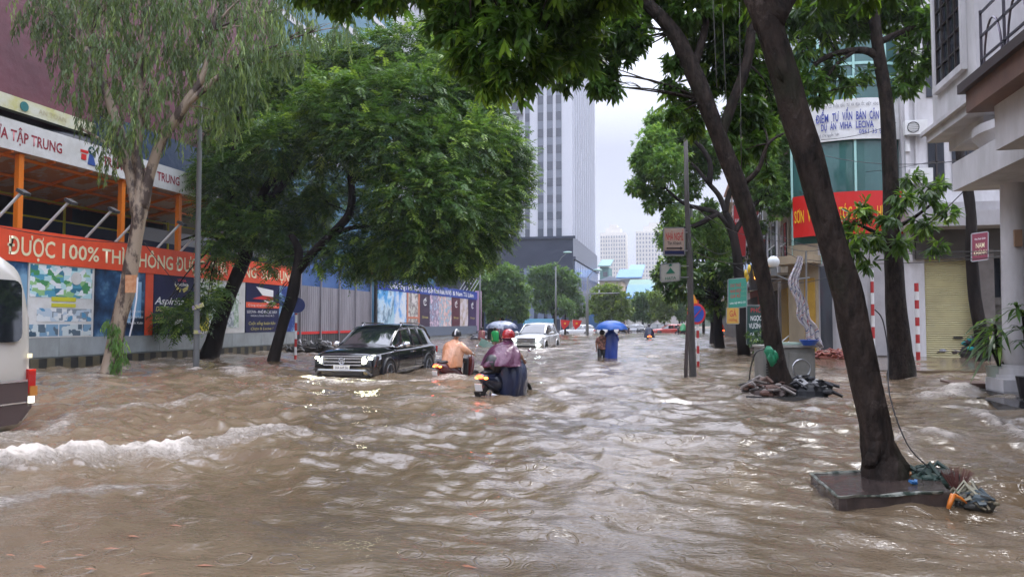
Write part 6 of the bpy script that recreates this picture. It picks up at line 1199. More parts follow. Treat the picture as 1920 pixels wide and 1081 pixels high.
# --- rider under the purple poncho
rz2 = -R(26); b = gnd(939, 745); L2 = (b.x+.05, b.y+.3, -.22)
sc2 = scooter('scooter', 'dark blue scooter with orange rear lamp carrying the purple-caped rider', L2, rz2, mat('dark_blue_paint', (.012, .02, .05), .25, coat=1), sc=.88)
def rider2():
    J, m = seated(L2, rz2, .16, sc=.88); t = thing('person', 'rider in a dark purple rain poncho and red helmet on the dark blue scooter', 'person', J['pelvis']); body('body', None, J, M['skin'], t)
    rw = lambda x, y, z: (lambda v: (v.x, v.y, v.z))(m @ Vector((x, y, z)))
    pur = mat('purple_poncho', (.085, .018, .055), .3, col2=(.14, .035, .085), scale=3, bump=.09, bscale=4, coat=.3, stretch=(1, 1, .5)); nav = mat('navy_sheet', (.012, .022, .07), .3, col2=(.02, .035, .10), scale=2, bump=.09, bscale=4, coat=.4, stretch=(1, 1, .4))
    drape([(rw(0, .02, 1.50), .08, .08), (rw(0, -.02, 1.44), .17, .14), (rw(0, -.08, 1.36), .27, .22), (rw(0, -.1, 1.22), .34, .34), (rw(0, -.18, 1.06), .37, .42), (rw(0, -.2, .96), .40, .46)], pur, 'poncho', t, wr=.05, fold=7, seed=2)
    drape([(rw(0, .05, 1.06), .28, .36), (rw(0, .08, .9), .34, .42), (rw(0, .1, .7), .36, .44), (rw(0, .12, .5), .34, .42), (rw(0, .12, .3), .30, .38), (rw(0, .12, .16), .27, .33)], nav, 'poncho_skirt', t, wr=.05, fold=8, seed=1)
    mb = MB(); mb.tube([rw(0, -.3, 1.04), rw(0, -.5, 1.0), rw(0, -.66, .93)], [.16, .2, .13], 12, wob=.1); mb.build('backpack', M['black'], t, smooth=True)
    helmet(t, rw(0, .06, 1.62), mat('red_helmet', (.40, .015, .02), .25, coat=.6)); face(t, J['head'], m.to_3x3() @ Vector((0, 1, 0)))
    MB().tube([rw(0, .03, 1.44), rw(0, .05, 1.55)], [.11, .10], 12).build('hood', pur, t, smooth=True)
rider2()
# --- walkers
def standing(loc, rz, h=1.65, arm='down', stride=.12):
    m = Matrix.Translation(Vector(loc)) @ Matrix.Rotation(rz, 4, 'Z') @ Matrix.Scale(h/1.7, 4); f = lambda x, y, z: m @ Vector((x, y, z))
    J = {'pelvis': f(0, 0, .93), 'chest': f(0, .02, 1.25), 'neck': f(0, .02, 1.45), 'head': f(0, .04, 1.58), 'toe': m.to_3x3() @ Vector((0, .18, -.05))}
    for s, k in (('l', -1), ('r', 1)):
        J['sh_'+s] = f(k*.19, .0, 1.38); J['hip_'+s] = f(k*.1, 0, .88); J['kn_'+s] = f(k*.11, k*stride*.8+.03, .48); J['an_'+s] = f(k*.11, k*stride, .1)
        J['el_'+s] = f(k*.25, -.03, 1.12); J['wr_'+s] = f(k*.25, .08, .9)
    if arm == 'up': J['el_r'] = f(.24, .12, 1.16); J['wr_r'] = f(.14, .28, 1.32)
    return J, m
def umbrella(c, r, mt, label, hand, group=None, tilt=(0, 0), hh=.38):
    c = Vector(c); t = thing('umbrella', label, 'umbrella', hand, 0, group); n = 8; rs = []; mrot = Matrix.Rotation(tilt[0], 3, 'X') @ Matrix.Rotation(tilt[1], 3, 'Y')
    for i in range(8):
        f = i/7; rr = r*math.sin(f*math.pi/2*.97); z = hh*math.cos(f*math.pi/2*.97)-hh
        rs.append([c+mrot @ Vector((rr*math.cos(a)*(1-(.07*f if (j % 3) else 0)), rr*math.sin(a)*(1-(.07*f if (j % 3) else 0)), z+(.03*f if (j % 3) else 0)+hh*.0)) for j, a in enumerate(np.linspace(0, 2*math.pi, n*3+1)[:-1])])
    MB().rings(rs, cap=False).build('canopy', mt, t, smooth=True, sharp=25)
    mb = MB(); mb.tube([hand, c+mrot @ Vector((0, 0, .07))], .008, 6); mb.build('shaft', M['steel'], t); mb = MB(); mb.tube([Vector(hand)+Vector((0, 0, .08)), Vector(hand)-Vector((0, 0, .06))], .014, 6); mb.build('handle', M['black'], t)
    mb = MB()
    for j in range(n): a = 2*math.pi*j/n; mb.tube([c+mrot @ Vector((0, 0, -hh*.5)), c+mrot @ Vector((r*.55*math.cos(a), r*.55*math.sin(a), -hh*.2))], .004, 4)
    mb.build('rib', M['steel'], t); return t
pL = gnd(1129, 672); pR_ = gnd(1143, 672)
J, m = standing((pL.x, pL.y, -.42), R(6), 1.56); t = thing('person', 'walker in flowered top and black trousers under the blue umbrella', 'person', (pL.x, pL.y, -.42)); body('body', None, J, M['skin'], t)
w3 = lambda x, y, z: (lambda v: (v.x, v.y, v.z))(m @ Vector((x, y, z)))
drape([(w3(0, .02, 1.46), .08, .07), (w3(0, .02, 1.38), .20, .12), (w3(0, .02, 1.2), .19, .14), (w3(0, .01, 1.0), .17, .13), (w3(0, 0, .88), .19, .14)], mat('flowered_cloth', (.12, .06, .05), .7, col2=(.42, .2, .15), scale=14, sharp=True), 'blouse', t, wr=.02)
for k in (-1, 1): MB().tube([w3(k*.09, 0, .92), w3(k*.11, k*.05, .5), w3(k*.11, k*.1, .1)], [.11, .085, .07], 10).build('trouser_leg', M['dark'], t, smooth=True); MB().tube([w3(k*.18, 0, 1.38), w3(k*.24, -.02, 1.16)], [.07, .06], 8).build('sleeve', mat('sleeve_cloth', (.25, .12, .1), .7), t, smooth=True)
MB().sph(w3(0, .025, 1.62), (.105, .115, .12), 14, 8).build('hair', M['hair'], t, smooth=True); face(t, J['head'], m.to_3x3() @ Vector((0, 1, 0)))
J, m = standing((pR_.x+.05, pR_.y, -.42), R(-4), 1.72, 'up'); t = thing('person', 'walker in a long royal blue raincoat holding up the blue umbrella', 'person', (pR_.x, pR_.y, -.42)); body('body', None, J, M['skin'], t)
rb_ = mat('royal_blue_raincoat', (.02, .06, .32), .3, coat=.3, bump=.08, bscale=5, stretch=(1, 1, .3))
drape([(w3(0, .02, 1.72), .05, .06), (w3(0, .03, 1.66), .12, .13), (w3(0, .03, 1.5), .14, .14), (w3(0, .02, 1.42), .22, .15), (w3(0, .02, 1.1), .27, .19), (w3(0, 0, .7), .26, .2), (w3(0, 0, .3), .25, .2)], rb_, 'raincoat', t, wr=.025, fold=5)
MB().tube([w3(.2, 0, 1.38), w3(.25, .12, 1.18), w3(.16, .27, 1.3)], [.09, .08, .055], 9).build('sleeve', rb_, t, smooth=True); face(t, J['head'], m.to_3x3() @ Vector((0, 1, 0)))
hc_ = at(1146, 600.5, 29.6); hd_ = J['wr_r']+Vector((-.02, .05, .03)); umbrella(hc_, .66, mat('umbrella_blue', (.03, .11, .42), .35, col2=(.045, .15, .5), scale=1), 'royal blue umbrella sheltering two walkers in mid-street', hd_, hh=.40)
# --- grey umbrella and the group beside the pink pillar
M['umb_grey'] = mat('umbrella_grey', (.10, .12, .2), .3, col2=(.35, .38, .45), scale=1.6, sharp=True)
for i, (px, d, cm, lab, h_) in enumerate([(921, 50, (.02, .02, .025), 'person in black standing under the grey market umbrella', 1.55), (928, 47, (.01, .35, .08), 'person in a bright green raincoat beside the grey umbrella', 1.35), (939, 51, (.12, .1, .16), 'person in dark purple beside the green raincoat', 1.5), (903, 54, (.3, .1, .1), 'person in red crouching by the pink pillar', 1.3)]):
    p = at(px, 603, d); J, m = standing((p.x, p.y, -.25), R(160+i*50), h_); t = thing('person', lab, 'person', (p.x, p.y, -.25)); body('body', None, J, M['skin'], t, hands=True)
    drape([(w3(0, .02, 1.48), .09, .09), (w3(0, .02, 1.38), .22, .14), (w3(0, .02, 1.1), .24, .18), (w3(0, 0, .6), .25, .2)], mat('coat_cloth', cm, .5), 'coat', t, wr=.03); MB().sph(w3(0, .03, 1.62), (.105, .115, .12), 12, 8).build('hair', M['hair'], t, smooth=True)
hc_ = at(941, 601, 49.5); umbrella(hc_, 1.12, M['umb_grey'], 'large grey and white umbrella beside the white suv', Vector((hc_.x, hc_.y, .1)), hh=.55)
cr = at(912, 641, 44); o = MB().box((cr.x, cr.y, .12), (.85, .5, .42), ry=.5, rz=.3).box((cr.x-.05, cr.y, .37), (.7, .42, .06), ry=.5, rz=.3).build('floating_crate', mat('teal_crate', (.15, .35, .28), .5, col2=(.4, .5, .46), scale=2)); tag(o, 'teal and white crate tipped up in the water behind the orange rider', 'crate')
# --- dark caped scooter rider far ahead
def far_rider(px, py, col_, lab, lab2, rz, wl=.3, hel=(.02, .02, .03)):
    p = gnd(px, py); Lc = (p.x, p.y, -wl); scooter('scooter', lab2, Lc, rz, mat('far_bike', (.03, .03, .04), .3), group='scooters far ahead'); J, m = seated(Lc, rz, .08); t = thing('person', lab, 'person', J['pelvis']); body('body', None, J, M['skin'], t); f = lambda x, y, z: (lambda v: (v.x, v.y, v.z))(m @ Vector((x, y, z)))
    drape([(f(0, -.15, 1.5), .09, .09), (f(0, -.18, 1.4), .25, .18), (f(0, -.2, 1.15), .34, .32), (f(0, -.25, .85), .40, .42), (f(0, -.22, .6), .44, .48)], mat('far_cape', col_, .4, coat=.2), 'rain_cape', t, wr=.04); helmet(t, f(0, -.08, 1.62), mat('far_helmet', hel, .3))
far_rider(1217, 636, (.02, .025, .06), 'rider in a wide dark navy cape far ahead in mid-street', 'small dark scooter under the navy-caped rider', R(5), .45)
far_rider(1278, 626, (.05, .3, .12), 'rider in a green cape by the red taxis', 'small scooter by the red taxis', R(60), .2); far_rider(1172, 624.5, (.05, .05, .07), 'rider in black between the pale cars at the crossroads', 'small scooter between the pale cars', R(-70), .2); far_rider(1291, 625, (.35, .04, .04), 'rider in red close to the utility pole, far away', 'small scooter seen just past the utility pole', R(-20), .2, (.5, .03, .03)); far_rider(1350, 628, (.45, .05, .04), 'rider in a bright red cape near the shop-houses', 'small scooter near the shop-houses with a red cape over it', R(20), .2)
# ================================================================== POLES, SIGNS
M['conc_pole'] = mat('pole_concrete', (.055, .05, .047), .7, col2=(.10, .092, .086), scale=3, stretch=(1, 1, .3)); M['grey_pole'] = mat('grey_pole', (.16, .17, .17), .6)
bp = gnd(1300, 706); dp = 20.2; A = lambda x, y, d=dp: at(x, y, d)
up = thing('utility_pole', 'weathered concrete utility pole carrying two hanging signs and a wooden prop', 'pole', bp)
MB().tube([bp+Vector((0, 0, -.4)), A(1299, 700), A(1293, 500), A(1288, 380), A(1285, 230)], [.12, .10, .08, .07, .055], 12).build('shaft', M['conc_pole'], up, smooth=True)
MB().tube([A(1286, 712, 19.8)+Vector((0, 0, -.3)), A(1286, 690, 19.8), A(1290, 590, 20.0)], [.06, .055, .045], 7).build('wooden_prop', mat('wet_wood', (.06, .045, .04), .7), up)
def hang_sign(x0, x1, y0, y1, d, name, label, panel, lines, pole_px, slant=0, par=None):
    a, b_, c, e = at(x0, y0+slant, d), at(x1, y0, d), at(x1, y1, d), at(x0, y1+slant, d); ux = (b_-a).normalized(); th = Vector((ux.y, -ux.x, 0)).normalized()*.05
    t = thing(name, label, 'sign', (a+b_+c+e)/4); MB().prism([a, e, c, b_], -th).build('panel', panel, t); fr = MB()
    for p, q in ((a, b_), (b_, c), (c, e), (e, a)): fr.bar(p-th*.5, q-th*.5, .035, .07)
    fr.build('frame', M['steel'], t); uz = (a-e).normalized(); nn = th.normalized()
    for (s, u, v_, h_, wd, mt) in lines:
        o = a+(b_-a)*u+(e-a)*v_+nn*.004; W_ = (b_-a).length
        if s == 'ARROW': MB().prism([o-ux*W_*.4-uz*.02, o+ux*W_*.3-uz*.02, o+ux*W_*.3-uz*.05, o+ux*W_*.42, o+ux*W_*.3+uz*.05, o+ux*W_*.3+uz*.02, o-ux*W_*.4+uz*.02], nn*.006).build('arrow', mt, t)
        elif s == 'BAND': MB().prism([o-ux*W_*.49-uz*h_/2, o+ux*W_*.49-uz*h_/2, o+ux*W_*.49+uz*h_/2, o-ux*W_*.49+uz*h_/2], nn*.004).build('band', mt, t)
        elif s == 'LEAF': MB().prism([o-ux*.13-uz*.06, o+ux*.13-uz*.06, o+ux*.05+uz*.03, o+uz*.1, o-ux*.05+uz*.03], nn*.005).prism([o-ux*.05+uz*.14, o+ux*.05+uz*.14, o+ux*.02+uz*.2, o-ux*.02+uz*.2], nn*.005).build('tree_emblem', mt, t)
        else: text(s, 'lettering', mt, t, o, ux, uz, h_, wd*W_, .01)
    if pole_px:
        mb = MB()
        for f in (.15, .85): q = b_.lerp(c, f); mb.bar(q, at(pole_px, y0+(y1-y0)*f, d), .03)
        mb.build('bracket', M['steel'], t)
    return t
M['pale_sign'] = mat('pale_pink_sign', (.45, .34, .27), .5, col2=(.38, .29, .24), scale=2); M['pale_sign2'] = mat('pale_grey_sign', (.42, .42, .38), .5, col2=(.35, .35, .31), scale=2); M['signred'] = mat('sign_red', (.45, .03, .03), .5); M['signgreen'] = mat('sign_green', (.01, .14, .08), .5); M['signblack'] = mat('sign_black', (.03, .02, .02), .5)
hang_sign(1246, 1283, 428, 477, 20.1, 'guesthouse_sign', 'pale pink guesthouse sign with red letters and a black arrow on the utility pole', M['pale_sign'], [('NHÀ NGHỈ', .5, .3, .22, .88, M['signred']), ('Tân Khánh', .5, .56, .09, .7, M['signblack']), ('ARROW', .5, .76, 1, 1, M['signblack']), ('BAND', .5, .92, .1, 1, M['navy'])], 1289)
hang_sign(1240, 1274, 494, 524, 20.15, 'white_sign', 'off-white sign with a green tree emblem hanging lower on the utility pole', M['pale_sign2'], [('LEAF', .5, .42, 1, 1, M['signgreen']), ('HATA', .5, .85, .08, .6, M['signgreen'])], 1291, 3)
def striped_post(p, h, label, r=.045, group='red and white striped posts', n=8, top=None):
    t = thing('striped_post', label, 'post', p, 0, group); mb = MB()
    for i in range(n): mb.m(i % 2).cyl((p[0], p[1], p[2]-.3*(i == 0)+h*i/n+.0008*i), (p[0], p[1], p[2]+h*(i+1)/n), r, 12)
    mb.build('shaft', [mat('post_red', (.42, .03, .03), .4), M['white']], t, smooth=True, sharp=40); return t
b = gnd(1309, 662, 0); b = at(1309, 662, 25); pz = onX(1309, 562, b.x)
dn = 25; b = at(1309, 676, dn); b.z = -.1; tn = striped_post(b, at(1309, 562, dn).z+.1, 'red and white post of the no-parking sign behind the utility pole', .045, n=9)
c = at(1306, 588, dn-.08); nn = (Vector((0, 0, CAMZ))-c); nn.z = 0; nn = (Matrix.Rotation(R(35), 3, 'Z') @ nn).normalized()
sg = thing('no_parking_sign', 'round blue no-parking sign with a red ring and an orange triangle above it', 'sign', c); MB().disc(c, nn, .36, .03, 28).build('red_ring', mat('sign_ring', (.6, .03, .04), .4), sg); MB().disc(c+nn*.02, nn, .28, .012, 28).build('blue_disc', mat('sign_blue', (.02, .08, .45), .4), sg)
s_ = nn.cross(Vector((0, 0, 1))).normalized(); MB().bar(c+nn*.03-s_*.19+Vector((0, 0, .19)), c+nn*.03+s_*.19-Vector((0, 0, .19)), .07, .01).build('red_bar', M['signred'], sg)
c2 = at(1301, 569, dn-.07); MB().prism([c2-s_*.28-Vector((0, 0, .2)), c2+s_*.28-Vector((0, 0, .2)), c2+Vector((0, 0, .3))], nn*.02).build('orange_triangle', mat('sign_orange', (.75, .3, .02), .4), sg)
dq = 28.5; b = at(554, 676, dq); b.z = -.1; striped_post(b, at(554, 575, dq).z+.1, 'red and white post with the round blue sign by the corrugated sheets', .05, n=7)
c = at(557, 572, dq-.1); nn = (Vector((0, 0, CAMZ))-c).normalized(); sg = thing('round_sign', 'plain round dark blue road sign on the striped post near the orange banner end', 'sign', c); MB().disc(c, nn, .3, .03, 28).build('disc', mat('round_sign_blue', (.012, .025, .12), .4), sg); MB().disc(c-nn*.03, nn, .31, .02, 28).build('back_plate', M['steel'], sg)
b = at(1722, 682, 28); b.z = .03; striped_post(b, at(1722, 532, 28).z, 'tall red and white post between the straight trunk and the yellow shutter', .075, n=9)
b = at(1638, 660, 27.5); b.z = .03; striped_post(b, at(1638, 508, 27.5).z, 'red and white post standing behind the thick near trunk', .06, n=8)
# thin lamp/utility poles
b = gnd(367, 686); pg = thing('utility_pole', 'thin grey utility pole in front of the pale green poster', 'pole', b); dpp = 24.8
MB().tube([b+Vector((0, 0, -.4)), at(368, 680, dpp), at(371, 450, dpp), at(375, 230, dpp), at(378, 60, dpp)], [.11, .1, .09, .075, .06], 10).build('shaft', M['grey_pole'], pg, smooth=True)
lp = mat('lilac_paper', (.3, .27, .4), .6, col2=(.5, .5, .2), scale=6, sharp=True); MB().box(tuple(at(371, 574, dpp-.15)), (.42, .04, .14), ry=-.3).build('paper_notice', lp, pg); MB().box(tuple(at(370, 622, dpp-.15)), (.26, .03, .12)).build('paper_notice', lp, pg)
def lamp_post(px, d, ytop, yarm, px2, label, hm):
    b = at(px, 603, d); b.z = -.2; t = thing('street_lamp', label, 'street lamp', b, 0, 'street lamps'); top = at(px, ytop, d); e = at(px2, yarm, d)
    MB().tube([b, top], [.11, .07], 8).tube([top, top.lerp(e, .5)+Vector((0, 0, .25)), e], .045, 6).build('pole', M['grey_pole'], t, smooth=True); MB().sph(tuple(e), (.5, .22, .12), 10, 6).build('lamp_head', hm, t, smooth=True)
gl = mat('lamp_head_green', (.35, .55, .5), .4)
lamp_post(900, 72, 480, 470, 915, 'slim lamp post rising before the pink pillar', gl); lamp_post(1042, 80, 500, 473, 1064, 'street lamp with pale head before the granite podium', gl); lamp_post(1102, 78, 520, 506, 1121, 'street lamp with pale head by the grey corner wall', gl); lamp_post(1296, 36, 386, 383, 1272, 'street lamp reaching out of the round-crowned tree', gl)
b = at(1100, 625, 88); b.z = -.2; t = thing('gantry', 'thin mast with a long horizontal arm over the crossroads', 'mast', b); MB().tube([b, at(1100, 553, 88)], .12, 8).tube([at(1086, 551, 88), at(1162, 549, 88)], .07, 6).build('arm', M['grey_pole'], t)
for px, lab in ((1051, 'red flag with yellow star hanging on the corner trees'), (1073, 'second red flag hanging next to the grey wall')):
    c = at(px, 608, 84); t = thing('flag', lab, 'flag', c, 0, 'red flags'); MB().tube([c+Vector((0, 0, -1.6)), c+Vector((0, 0, .6))], .025, 5).build('staff', M['white'], t); mb = MB(); mb.prism([c+Vector((.0, 0, .55)), c+Vector((1.1, .1, .45)), c+Vector((.9, .15, -.1)), c+Vector((.35, .1, -.6)), c+Vector((.1, 0, -.2))], (0, .03, 0)); mb.build('cloth', M['red'], t); q = c+Vector((.5, .05, .12)); MB().disc(q, (0, -1, 0), .12, .03, 5).build('star', M['yellow_letters'], t)
t = tag(MB().box(tuple(at(935, 608, 84)), (.7, .3, 1.6)).sph(tuple(at(935, 596, 84)), (.4, .2, .3), 8, 6).build('orange_banner', mat('orange_banner', (.65, .12, .03), .5)), 'orange hanging banner beneath the tree past the pink pillar', 'banner')
# ---- right-hand shop signs
hang_sign(1366, 1400, 521, 574, 30, 'green_sign', 'green hanging sign with rows of red and yellow writing', mat('sign_green_face', (.03, .22, .16), .5, col2=(.05, .28, .2), scale=2), [('CHO THUÊ', .38, .22, .14, .6, M['signred']), ('NHÀ ĐẸP', .38, .42, .14, .6, M['signred']), ('GIÁ RẺ', .38, .6, .14, .55, M['signred']), ('- - -', .82, .3, .06, .22, M['gold']), ('- - -', .82, .45, .06, .22, M['gold']), ('- - -', .82, .6, .06, .22, M['gold']), ('Liên hệ 0912 33', .5, .84, .08, .85, M['letter_white'])], None, 3)
hang_sign(1363, 1385, 577, 606, 30, 'yellow_sign', 'small yellow board for chicken below the green hanging sign', mat('sign_yellow_face', (.55, .34, .07), .5), [('GÀ', .5, .35, .26, .6, M['signred']), ('nướng', .5, .75, .12, .7, M['signred'])], None)
hang_sign(1401, 1434, 573, 645, 32, 'noodle_sign', 'dark green noodle-shop board standing behind the leaning trunk', mat('sign_darkgreen', (.012, .055, .045), .5), [('PHỞ', .5, .11, .2, .6, M['signred']), ('NGỌC', .5, .32, .22, .62, M['letter_white']), ('VƯƠNG', .5, .52, .22, .8, M['letter_white']), ('GÀ - BÒ', .5, .74, .13, .7, M['letter_white']), ('174', .4, .88, .1, .4, M['letter_white'])], None)
hang_sign(1823, 1852, 435, 485, 26.5, 'maroon_sign', 'maroon hanging sign with pale letters beside the thin bare trunk', mat('sign_maroon', (.22, .03, .06), .5), [('Hoa Xuân Quán', .5, .2, .07, .7, M['letter_white']), ('NAM', .5, .45, .19, .55, M['cream']), ('KHÁNH', .5, .72, .19, .8, M['cream'])], None, 4)
hang_sign(1434, 1482, 248, 287, 44, 'number_sign', 'white shop sign with large grey house number 174', M['white'], [('174', .45, .5, .75, .6, mat('number_grey', (.2, .2, .22), .5))], None)
t = hang_sign(1426, 1458, 315, 343, 40, 'star_sign', 'black hanging sign with an orange star flower', M['black'], [], None); c = at(1441, 327, 39.9); mb = MB()
for k in range(5): a = math.pi/2+k*1.2566; mb.prism([c, c+Vector((.13*math.cos(a-.5), 0, .13*math.sin(a-.5))), c+Vector((.32*math.cos(a), 0, .32*math.sin(a))), c+Vector((.13*math.cos(a+.5), 0, .13*math.sin(a+.5)))], (0, -.02, 0))
mb.build('star_flower', mat('orange_star', (.7, .28, .08), .5), t)
hang_sign(1376, 1398, 385, 480, 46, 'red_sign', 'tall narrow red sign on the dark red shop-house', M['signred'], [('KARAOKE', .5, .3, .25, .8, M['letter_white'])], None)
c = at(1450, 491, 24); t = thing('globe_lamp', 'round white globe lamp over the street stall', 'lamp', c); MB().sph(tuple(c), .2, 18, 12).build('globe', mat('globe', (.75, .8, .82), .3), t, smooth=True); MB().bar(c-Vector((0, 0, .2)), c-Vector((0, 0, .45)), .2, .2).tube([c-Vector((0, 0, .4)), c+Vector((.5, .2, -.6)), c+Vector((1.2, .6, -.5))], .03, 6).build('bracket', M['grey_stuff'] if 'grey_stuff' in M else M['grey_pole'], t)
c = at(1408, 510, 24); mb = MB()
for k in range(10): q = c+Vector((rnd.uniform(-.22, .22), rnd.uniform(-.1, .1), rnd.uniform(-.2, .15))); mb.tube([q+Vector((0, 0, .12)), q, q-Vector((.02, 0, .15))], [.03, .06, .025], 7)
tag(mb.build('yellow_bundle', mat('yellow_cloth', (.65, .45, .03), .5), smooth=True), 'bunch of bright yellow bags hanging beside the leaning trunk', 'bag')
t = thing('traffic_signal', 'black signal box on a bracket behind the slimmer leaning trunk', 'signal', at(1420, 520, 25)); MB().box(tuple(at(1420, 520, 25)), (.5, .3, .85)).build('housing', M['black'], t)
for k, m_ in enumerate(('black', 'amber', 'black')): MB().disc(at(1420, 505+15*k, 24.82), (0, -1, 0), .1, .03).build('signal_lens', M['amber'] if m_ == 'amber' else M['dark'], t)
# twisted striped tarpaulin
pts = [at(1500, 480, 24), at(1490, 520, 23.8), at(1498, 560, 23.6), at(1508, 590, 23.5), at(1518, 615, 23.4), at(1530, 640, 23.3), at(1538, 652, 23.3)]
def striped_mat(name):
    m = mat(name, (.5, .5, .5), .6); nt = m.node_tree; N = nt.nodes; L = nt.links; tc = N.new('ShaderNodeTexCoord'); wv = N.new('ShaderNodeTexWave'); wv.inputs['Scale'].default_value = 1.1; wv.inputs['Distortion'].default_value = 1.5; wv.bands_direction = 'DIAGONAL'; L.new(tc.outputs['Object'], wv.inputs['Vector'])
    r = N.new('ShaderNodeValToRGB'); r.color_ramp.interpolation = 'CONSTANT'; e = r.color_ramp.elements; e[0].color = (.45, .43, .44, 1); e[1].color = (.03, .05, .16, 1); e[1].position = .3
    for p_, c_ in ((.5, (.55, .52, .52, 1)), (.7, (.35, .06, .07, 1)), (.8, (.5, .48, .48, 1))): x = e.new(p_); x.color = c_
    L.new(wv.outputs[0], r.inputs[0]); L.new(r.outputs[0], N['Principled BSDF'].inputs['Base Color']); return m
p_, r_ = smooth_path(pts, [.08, .16, .15, .2, .22, .24, .03], 5); rows = []
for i_, (q_, w_) in enumerate(zip(p_, r_)): rows.append([q_+Vector((w_*(k/11-.5)*2+.05*math.sin(i_*.7), .09*math.sin(k*1.9+i_*.25)+.03*math.sin(k*3.1), .02*math.sin(k*1.3+i_))) for k in range(12)])
tag(MB().rings(rows, cap=False, closed=False).rings([[v+Vector((0, .012, 0)) for v in r__] for r__ in rows], cap=False, closed=False).build('tarpaulin', striped_mat('striped_tarpaulin'), smooth=True), 'red white and blue striped tarpaulin twisted and hanging by the stall', 'tarpaulin')
MB_ = MB(); tp = thing('stall_pole', 'pale metal pole holding up the twisted tarpaulin', 'pole', at(1513, 650, 23.6)); MB().tube([at(1513, 690, 23.6), at(1511, 470, 23.6)], .03, 7).build('shaft', M['steel'], tp)
# stall cabinet behind the second trunk
cb = at(1480, 700, 16.6); zc_ = at(1480, 652, 16.6).z; cb.z = 0; t = thing('stall_cabinet', 'battered grey metal cabinet standing behind the slimmer leaning trunk', 'cabinet', cb)
w0_, w1_ = at(1434, 700, 16.6), at(1531, 700, 16.6); ux = (w1_-w0_).normalized(); ang = math.atan2(ux.y, ux.x); mx_ = Matrix.Translation(Vector((cb.x, cb.y, 0))) @ Matrix.Rotation(ang, 4, 'Z'); W_ = (w1_-w0_).length
cabm = mat('cabinet_grey', (.24, .24, .22), .5, col2=(.17, .17, .155), scale=2.5, bump=.01, bscale=4)
MB(mx_).box((0, .3, zc_/2+.0), (W_, .62, zc_+.0)).build('carcass', cabm, t); MB(mx_).box((0, .3, zc_+.035), (W_+.06, .7, .05)).build('top', mat('cabinet_top', (.36, .36, .33), .4), t)
mb = MB(mx_)
for i in range(7): mb.box((-W_*.28, -.018, .18+i*.06), (W_*.34, .02, .035))
mb.build('vent_grille', M['dark'], t); d_ = MB(mx_).box((W_*.22, -.02, zc_*.52), (W_*.46, .04, zc_*.72)).build('door', mat('cabinet_door', (.28, .28, .26), .45, col2=(.2, .2, .18), scale=3), t)
MB(mx_).tube([(W_*.22+.2*math.cos(a), -.05, zc_*.5+.2*math.sin(a)) for a in np.linspace(0, 2*math.pi, 21)], .018, 5, cap=False).build('round_hatch', M['steel'], d_)
bk = at(1517, 646, 16.5); t = thing('basin', 'bright blue plastic basin on top of the metal cabinet', 'basin', bk); MB().tube([(bk.x, bk.y, zc_+.065), (bk.x, bk.y, zc_+.16), (bk.x, bk.y, zc_+.19)], [.13, .2, .215], 18).build('bowl', mat('basin_blue', (.02, .10, .5), .3), t, smooth=True, sharp=40)
tr = at(1487, 648, 16.5); tag(MB(mx_).box((.05, .3, zc_+.085), (.6, .4, .04)).box((.05, .3, zc_+.11), (.55, .36, .02)).build('tray', mat('tray_green', (.35, .45, .38), .5)), 'pale green tray lying on the metal cabinet', 'tray')
# rubbish heap and slab at the second trunk
def heap(c, rx, ry, h, cols, n, name, label, seed):
    r = random.Random(seed); mb = MB(); mats = [mat('heap_%d_%d' % (seed, i), c_, .6) for i, c_ in enumerate(cols)]
    mb.m(0).sph((c[0], c[1], c[2]), (rx*.9, ry*.9, h*.55), 14, 8)
    for i in range(n):
        a = r.random()*6.28; q = math.sqrt(r.random()); x = c[0]+rx*q*math.cos(a); y = c[1]+ry*q*math.sin(a); z = c[2]+h*(1-q*q)*.55+r.uniform(0, h*.35); mb.m(r.randrange(len(cols)))
        k = r.random()
        if k < .45: s = r.uniform(.06, .2)*min(1, rx*1.6+.1); mb.box((x, y, z), (s*1.6, s, s*.25), r.random()*3, r.uniform(-.6, .6), r.uniform(-.6, .6))
        elif k < .75: S_ = min(1, rx*2); mb.tube([(x-S_*r.uniform(.1, .3), y, z), (x, y+.05, z+r.uniform(0, .12)), (x+S_*r.uniform(.1, .3), y-.05, z-.03)], [.02*S_, .05*S_, .03*S_], 6, wob=.4)
        else: s = r.uniform(.05, .13)*min(1, rx*1.8+.1); mb.sph((x, y, z), (s*1.3, s, s*.7), 7, 5)
    o = mb.build(name, mats); return tag(o, label, 'rubbish')
b5_ = gnd(1472, 745); sl = tag(MB().box((b5_.x, b5_.y-.05, .0), (1.42, 1.0, .12), rz=-.15).build('planter_slab', mat('wet_slab', (.035, .035, .035), .15, col2=(.06, .06, .06), scale=4)), 'wet dark slab under the rubbish around the slimmer leaning trunk', 'slab')
heap((b5_.x-.38, b5_.y-.12, .06), .42, .34, .34, [(.05, .03, .025), (.12, .06, .045), (.03, .025, .02), (.25, .22, .2), (.14, .08, .06)], 70, 'rubbish_heap', 'soaked brown rubbish piled on the slab by the slimmer leaning trunk', 3)
heap((b5_.x+.45, b5_.y+.1, .06), .42, .3, .42, [(.008, .009, .012), (.012, .013, .018), (.02, .02, .025), (.012, .012, .014), (.3, .3, .3)], 40, 'bin_bags', 'shiny black bin bags heaped against the metal cabinet', 4)
pile = at(1775, 668, 31); heap((pile.x, pile.y, .08), 1.6, .7, .6, [(.05, .035, .03), (.13, .09, .07), (.25, .23, .22), (.04, .03, .03), (.2, .1, .08), (.3, .3, .32)], 160, 'rubbish_heap', 'long heap of sodden rubbish at the foot of the yellow shutter', 5)
